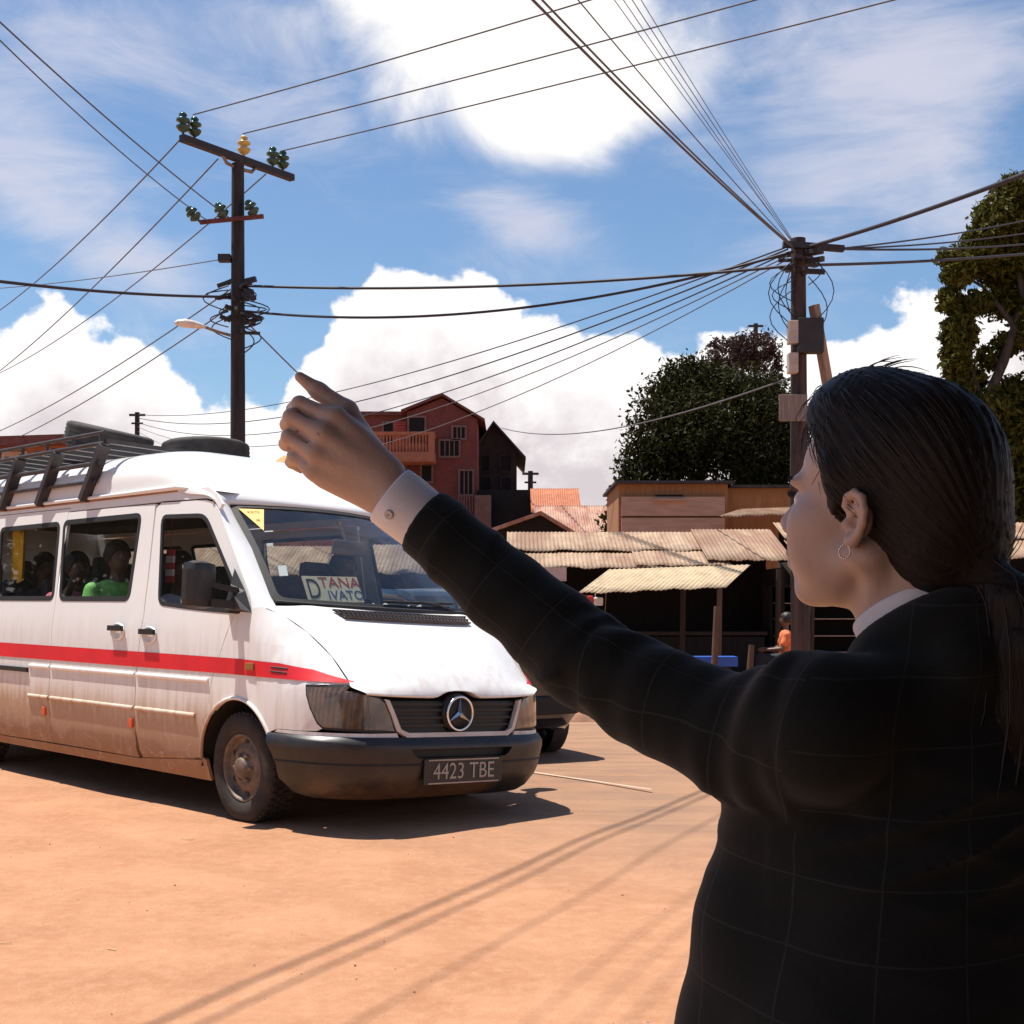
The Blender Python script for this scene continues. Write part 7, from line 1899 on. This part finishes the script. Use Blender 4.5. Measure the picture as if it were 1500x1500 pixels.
# ------------------------------------------------------------------ people seated in the minibus and in the stall
HAIRB = M('black_hair', (0.012, 0.010, 0.009), 0.6, var=0.3)
SKB = M('brown_skin', (0.11, 0.055, 0.035), 0.5, var=0.12)
def seated(label, Mw, shirt, arm=None, group=None, hat=None, kids=None):
    """local frame: x forward, y left, z up, origin at the seat"""
    o = empty('person'); o.matrix_world = Mw; tag(o, label, 'person', group)
    f = Field((-0.30, -0.36, -0.12), (0.72, 0.36, 0.92), 0.011)
    f.ell((0, 0, 0.22), (0.10, 0.15, 0.26), None, 0.0); f.ell((0.01, 0, 0.40), (0.09, 0.17, 0.12), None, 0.04)
    f.cap((0, 0, 0.48), (0.01, 0, 0.58), 0.052, 0.047, 0.03)
    f.ell((0.010, 0, 0.685), (0.096, 0.076, 0.105), None, 0.015); f.ell((0.05, 0, 0.635), (0.05, 0.055, 0.065), None, 0.02); f.cap((0.10, 0, 0.695), (0.122, 0, 0.67), 0.008, 0.011, 0.008); f.ell((0.09, 0, 0.625), (0.016, 0.026, 0.012), None, 0.01)
    for s in (1, -1):
        f.ell((0.0, s * 0.077, 0.68), (0.014, 0.008, 0.026), None, 0.004); f.ell((0.095, s * 0.033, 0.705), (0.012, 0.016, 0.009), None, 0.008, sub=True)
        f.chain([(0, s * 0.09, 0.02), (0.42, s * 0.11, 0.03), (0.44, s * 0.11, -0.11)], [0.085, 0.06, 0.05], 0.03)
    arms = arm or [[(0.02, 0.20, 0.42), (0.06, 0.24, 0.20), (0.28, 0.17, 0.14)], [(0.02, -0.20, 0.42), (0.06, -0.24, 0.20), (0.28, -0.17, 0.14)]]
    for A in arms:
        f.chain(A, [0.050, 0.040, 0.028], 0.02); d = unit(np.array(A[-1]) - np.array(A[-2])); e = np.array(A[-1])
        f.cap(e, e + d * 0.07, 0.028, 0.024, 0.01)
        for k in range(4): q = e + d * 0.07 + np.cross(d, [0.3, 1, 0.2]) * (k - 1.5) * 0.018; f.cap(q, q + d * (0.05 + 0.012 * (k in (1, 2))), 0.010, 0.008, 0.004)
        q = e + np.cross(d, [0.3, 1, 0.2]) * 0.035; f.cap(q, q + d * 0.06, 0.012, 0.009, 0.006)
    V, Fq = f.mesh(); fast_mesh('body', V, Fq, SKB, o)
    g = Field((-0.30, -0.36, -0.08), (0.55, 0.36, 0.62), 0.012)
    g.ell((0, 0, 0.22), (0.125, 0.175, 0.28), None, 0.0); g.ell((0.01, 0, 0.40), (0.11, 0.19, 0.13), None, 0.04)
    for A in arms: g.chain([A[0], (np.array(A[0]) * 0.35 + np.array(A[1]) * 0.65)], [0.066, 0.058], 0.02)
    g.cap((0.012, 0, 0.5), (0.03, 0, 0.75), 0.058, 0.07, 0.01, sub=True)
    g.displace(lambda P: 0.005 * np.sin(38 * P[:, 2] + 9 * P[:, 1]) * np.sin(7 * P[:, 1] + 3), 0.03)
    V, Fq = g.mesh(); fast_mesh('shirt', V, Fq, shirt, o)
    h = Field((-0.17, -0.15, 0.54), (0.18, 0.15, 0.88), 0.010)
    h.ell((-0.008, 0, 0.712), (0.116, 0.095, 0.112), None, 0.0); h.ell((0.100, 0, 0.645), (0.07, 0.12, 0.095), None, 0.01, sub=True); h.ell((0.03, 0, 0.58), (0.2, 0.2, 0.062), None, 0.01, sub=True)
    h.displace(lambda P: 0.006 * np.sin(70 * P[:, 0]) * np.sin(66 * P[:, 1]) * np.sin(61 * P[:, 2]), 0.03)
    V, Fq = h.mesh(); fast_mesh('hair', V, Fq, HAIRB, o)
    t = Field((-0.16, -0.25, -0.14), (0.62, 0.25, 0.18), 0.014)
    t.ell((0, 0, 0.04), (0.13, 0.17, 0.10), None, 0)
    for s in (1, -1): t.chain([(0, s * 0.09, 0.02), (0.42, s * 0.11, 0.03), (0.45, s * 0.11, -0.12)], [0.10, 0.078, 0.07], 0.03)
    V, Fq = t.mesh(); fast_mesh('trousers', V, Fq, M('dark_trousers', (0.02, 0.022, 0.03), 0.9), o)
    return o
def in_bus(fx, ly, z, yaw=0.0): return VM @ Matrix.Translation((fx, ly, z)) @ Matrix.Rotation(yaw, 4, 'Z')
GREEN_S = M('light_green_cotton', (0.34, 0.80, 0.20), 0.8, var=0.2, scale=18)
PINK_S = M('coral_pink_cotton', (0.90, 0.22, 0.25), 0.8, var=0.15)
WHITE_S = M('white_check_cotton', (0.66, 0.66, 0.72), 0.8, scale=40, col2=(0.42, 0.42, 0.5))
GREY_S = M('slate_cotton', (0.06, 0.07, 0.10), 0.85)
GP = 'passengers in the minibus'
ARM_UP = [[(0.02, 0.20, 0.42), (0.10, 0.24, 0.22), (0.30, 0.16, 0.20)], [(0.02, -0.20, 0.42), (0.16, -0.22, 0.30), (0.26, -0.16, 0.56)]]
seated('passenger in a light green shirt at the front of the sliding door window', in_bus(-2.30, -0.60, 0.95), GREEN_S, None, GP)
seated('passenger in a coral pink top raising a hand in the sliding door window', in_bus(-2.95, -0.60, 0.88), PINK_S, ARM_UP, GP)
seated('passenger in a white shirt in the front cabin behind the near door mirror', in_bus(-1.28, -0.66, 0.84), WHITE_S, None, GP)
seated('driver in dark clothes at the wheel behind the windscreen', in_bus(-0.86, 0.42, 0.90), GREY_S, [[(0.02, 0.20, 0.42), (0.18, 0.22, 0.28), (0.36, 0.14, 0.34)], [(0.02, -0.20, 0.42), (0.18, -0.22, 0.28), (0.36, -0.14, 0.34)]], GP)
seated('passenger in dark clothes in the second side window of the minibus', in_bus(-3.75, -0.5, 0.90), GREY_S, None, GP)
# yellow cloth and tag hanging inside the windows
b = MB(); V = []; n = 12
for i in range(n + 1):
    for k in range(5): V.append((-3.72 + 0.26 * i / n, -0.80 + 0.02 * math.sin(i * 1.4) - 0.0, 1.86 - 0.40 * k / 4 - 0.02 * math.sin(i)))
b.add(V, [(i * 5 + k, (i + 1) * 5 + k, (i + 1) * 5 + k + 1, i * 5 + k + 1) for i in range(n) for k in range(4)], 0, True)
o = b.build('hanging_cloth', M('yellow_cloth', (0.70, 0.42, 0.03), 0.85, var=0.2)); o.matrix_world = VM; tag(o, 'yellow cloth hanging inside the rearmost visible window of the minibus', 'cloth')
b = MB(); 
for i, mt in enumerate((0, 1, 0, 1, 0)): b.box((-1.16, -0.80, 1.63 - 0.045 * i), (0.10, 0.012, 0.044), mt)
b.tube([(-1.16, -0.80, 1.65), (-1.16, -0.80, 1.88)], 0.003, 4, 0)
o = b.build('hanging_pennant', [M('red_felt', (0.5, 0.04, 0.05), 0.9), M('white_felt', (0.7, 0.62, 0.6), 0.9)]); o.matrix_world = VM; tag(o, 'red and white pennant hanging in the front door window', 'pennant')
# vendor in the shade
pv = at(1152, 955, 23.2)
o = seated('vendor in an orange top sitting in the shade between stall and kiosk', Matrix.Translation((pv.x, pv.y, 0.30)) @ Matrix.Rotation(R(175), 4, 'Z'), M('orange_cotton', (0.62, 0.16, 0.06), 0.85, var=0.15), [[(0.02, 0.20, 0.42), (0.10, 0.24, 0.20), (0.34, 0.17, 0.18)], [(0.02, -0.20, 0.42), (0.10, -0.24, 0.20), (0.34, -0.17, 0.18)]])
st_ = empty('stool', (pv.x, pv.y, 0)); tag(st_, 'low wooden stool under the vendor in the orange top', 'stool')
b = MB(); b.box((0, 0, 0.20), (0.36, 0.36, 0.05)); b.build('seat', BROWNW, st_)
for x in (-0.14, 0.14):
    for y in (-0.14, 0.14): b = MB(); b.box((x, y, 0.085), (0.04, 0.04, 0.17)); b.build('leg', BROWNW, st_)
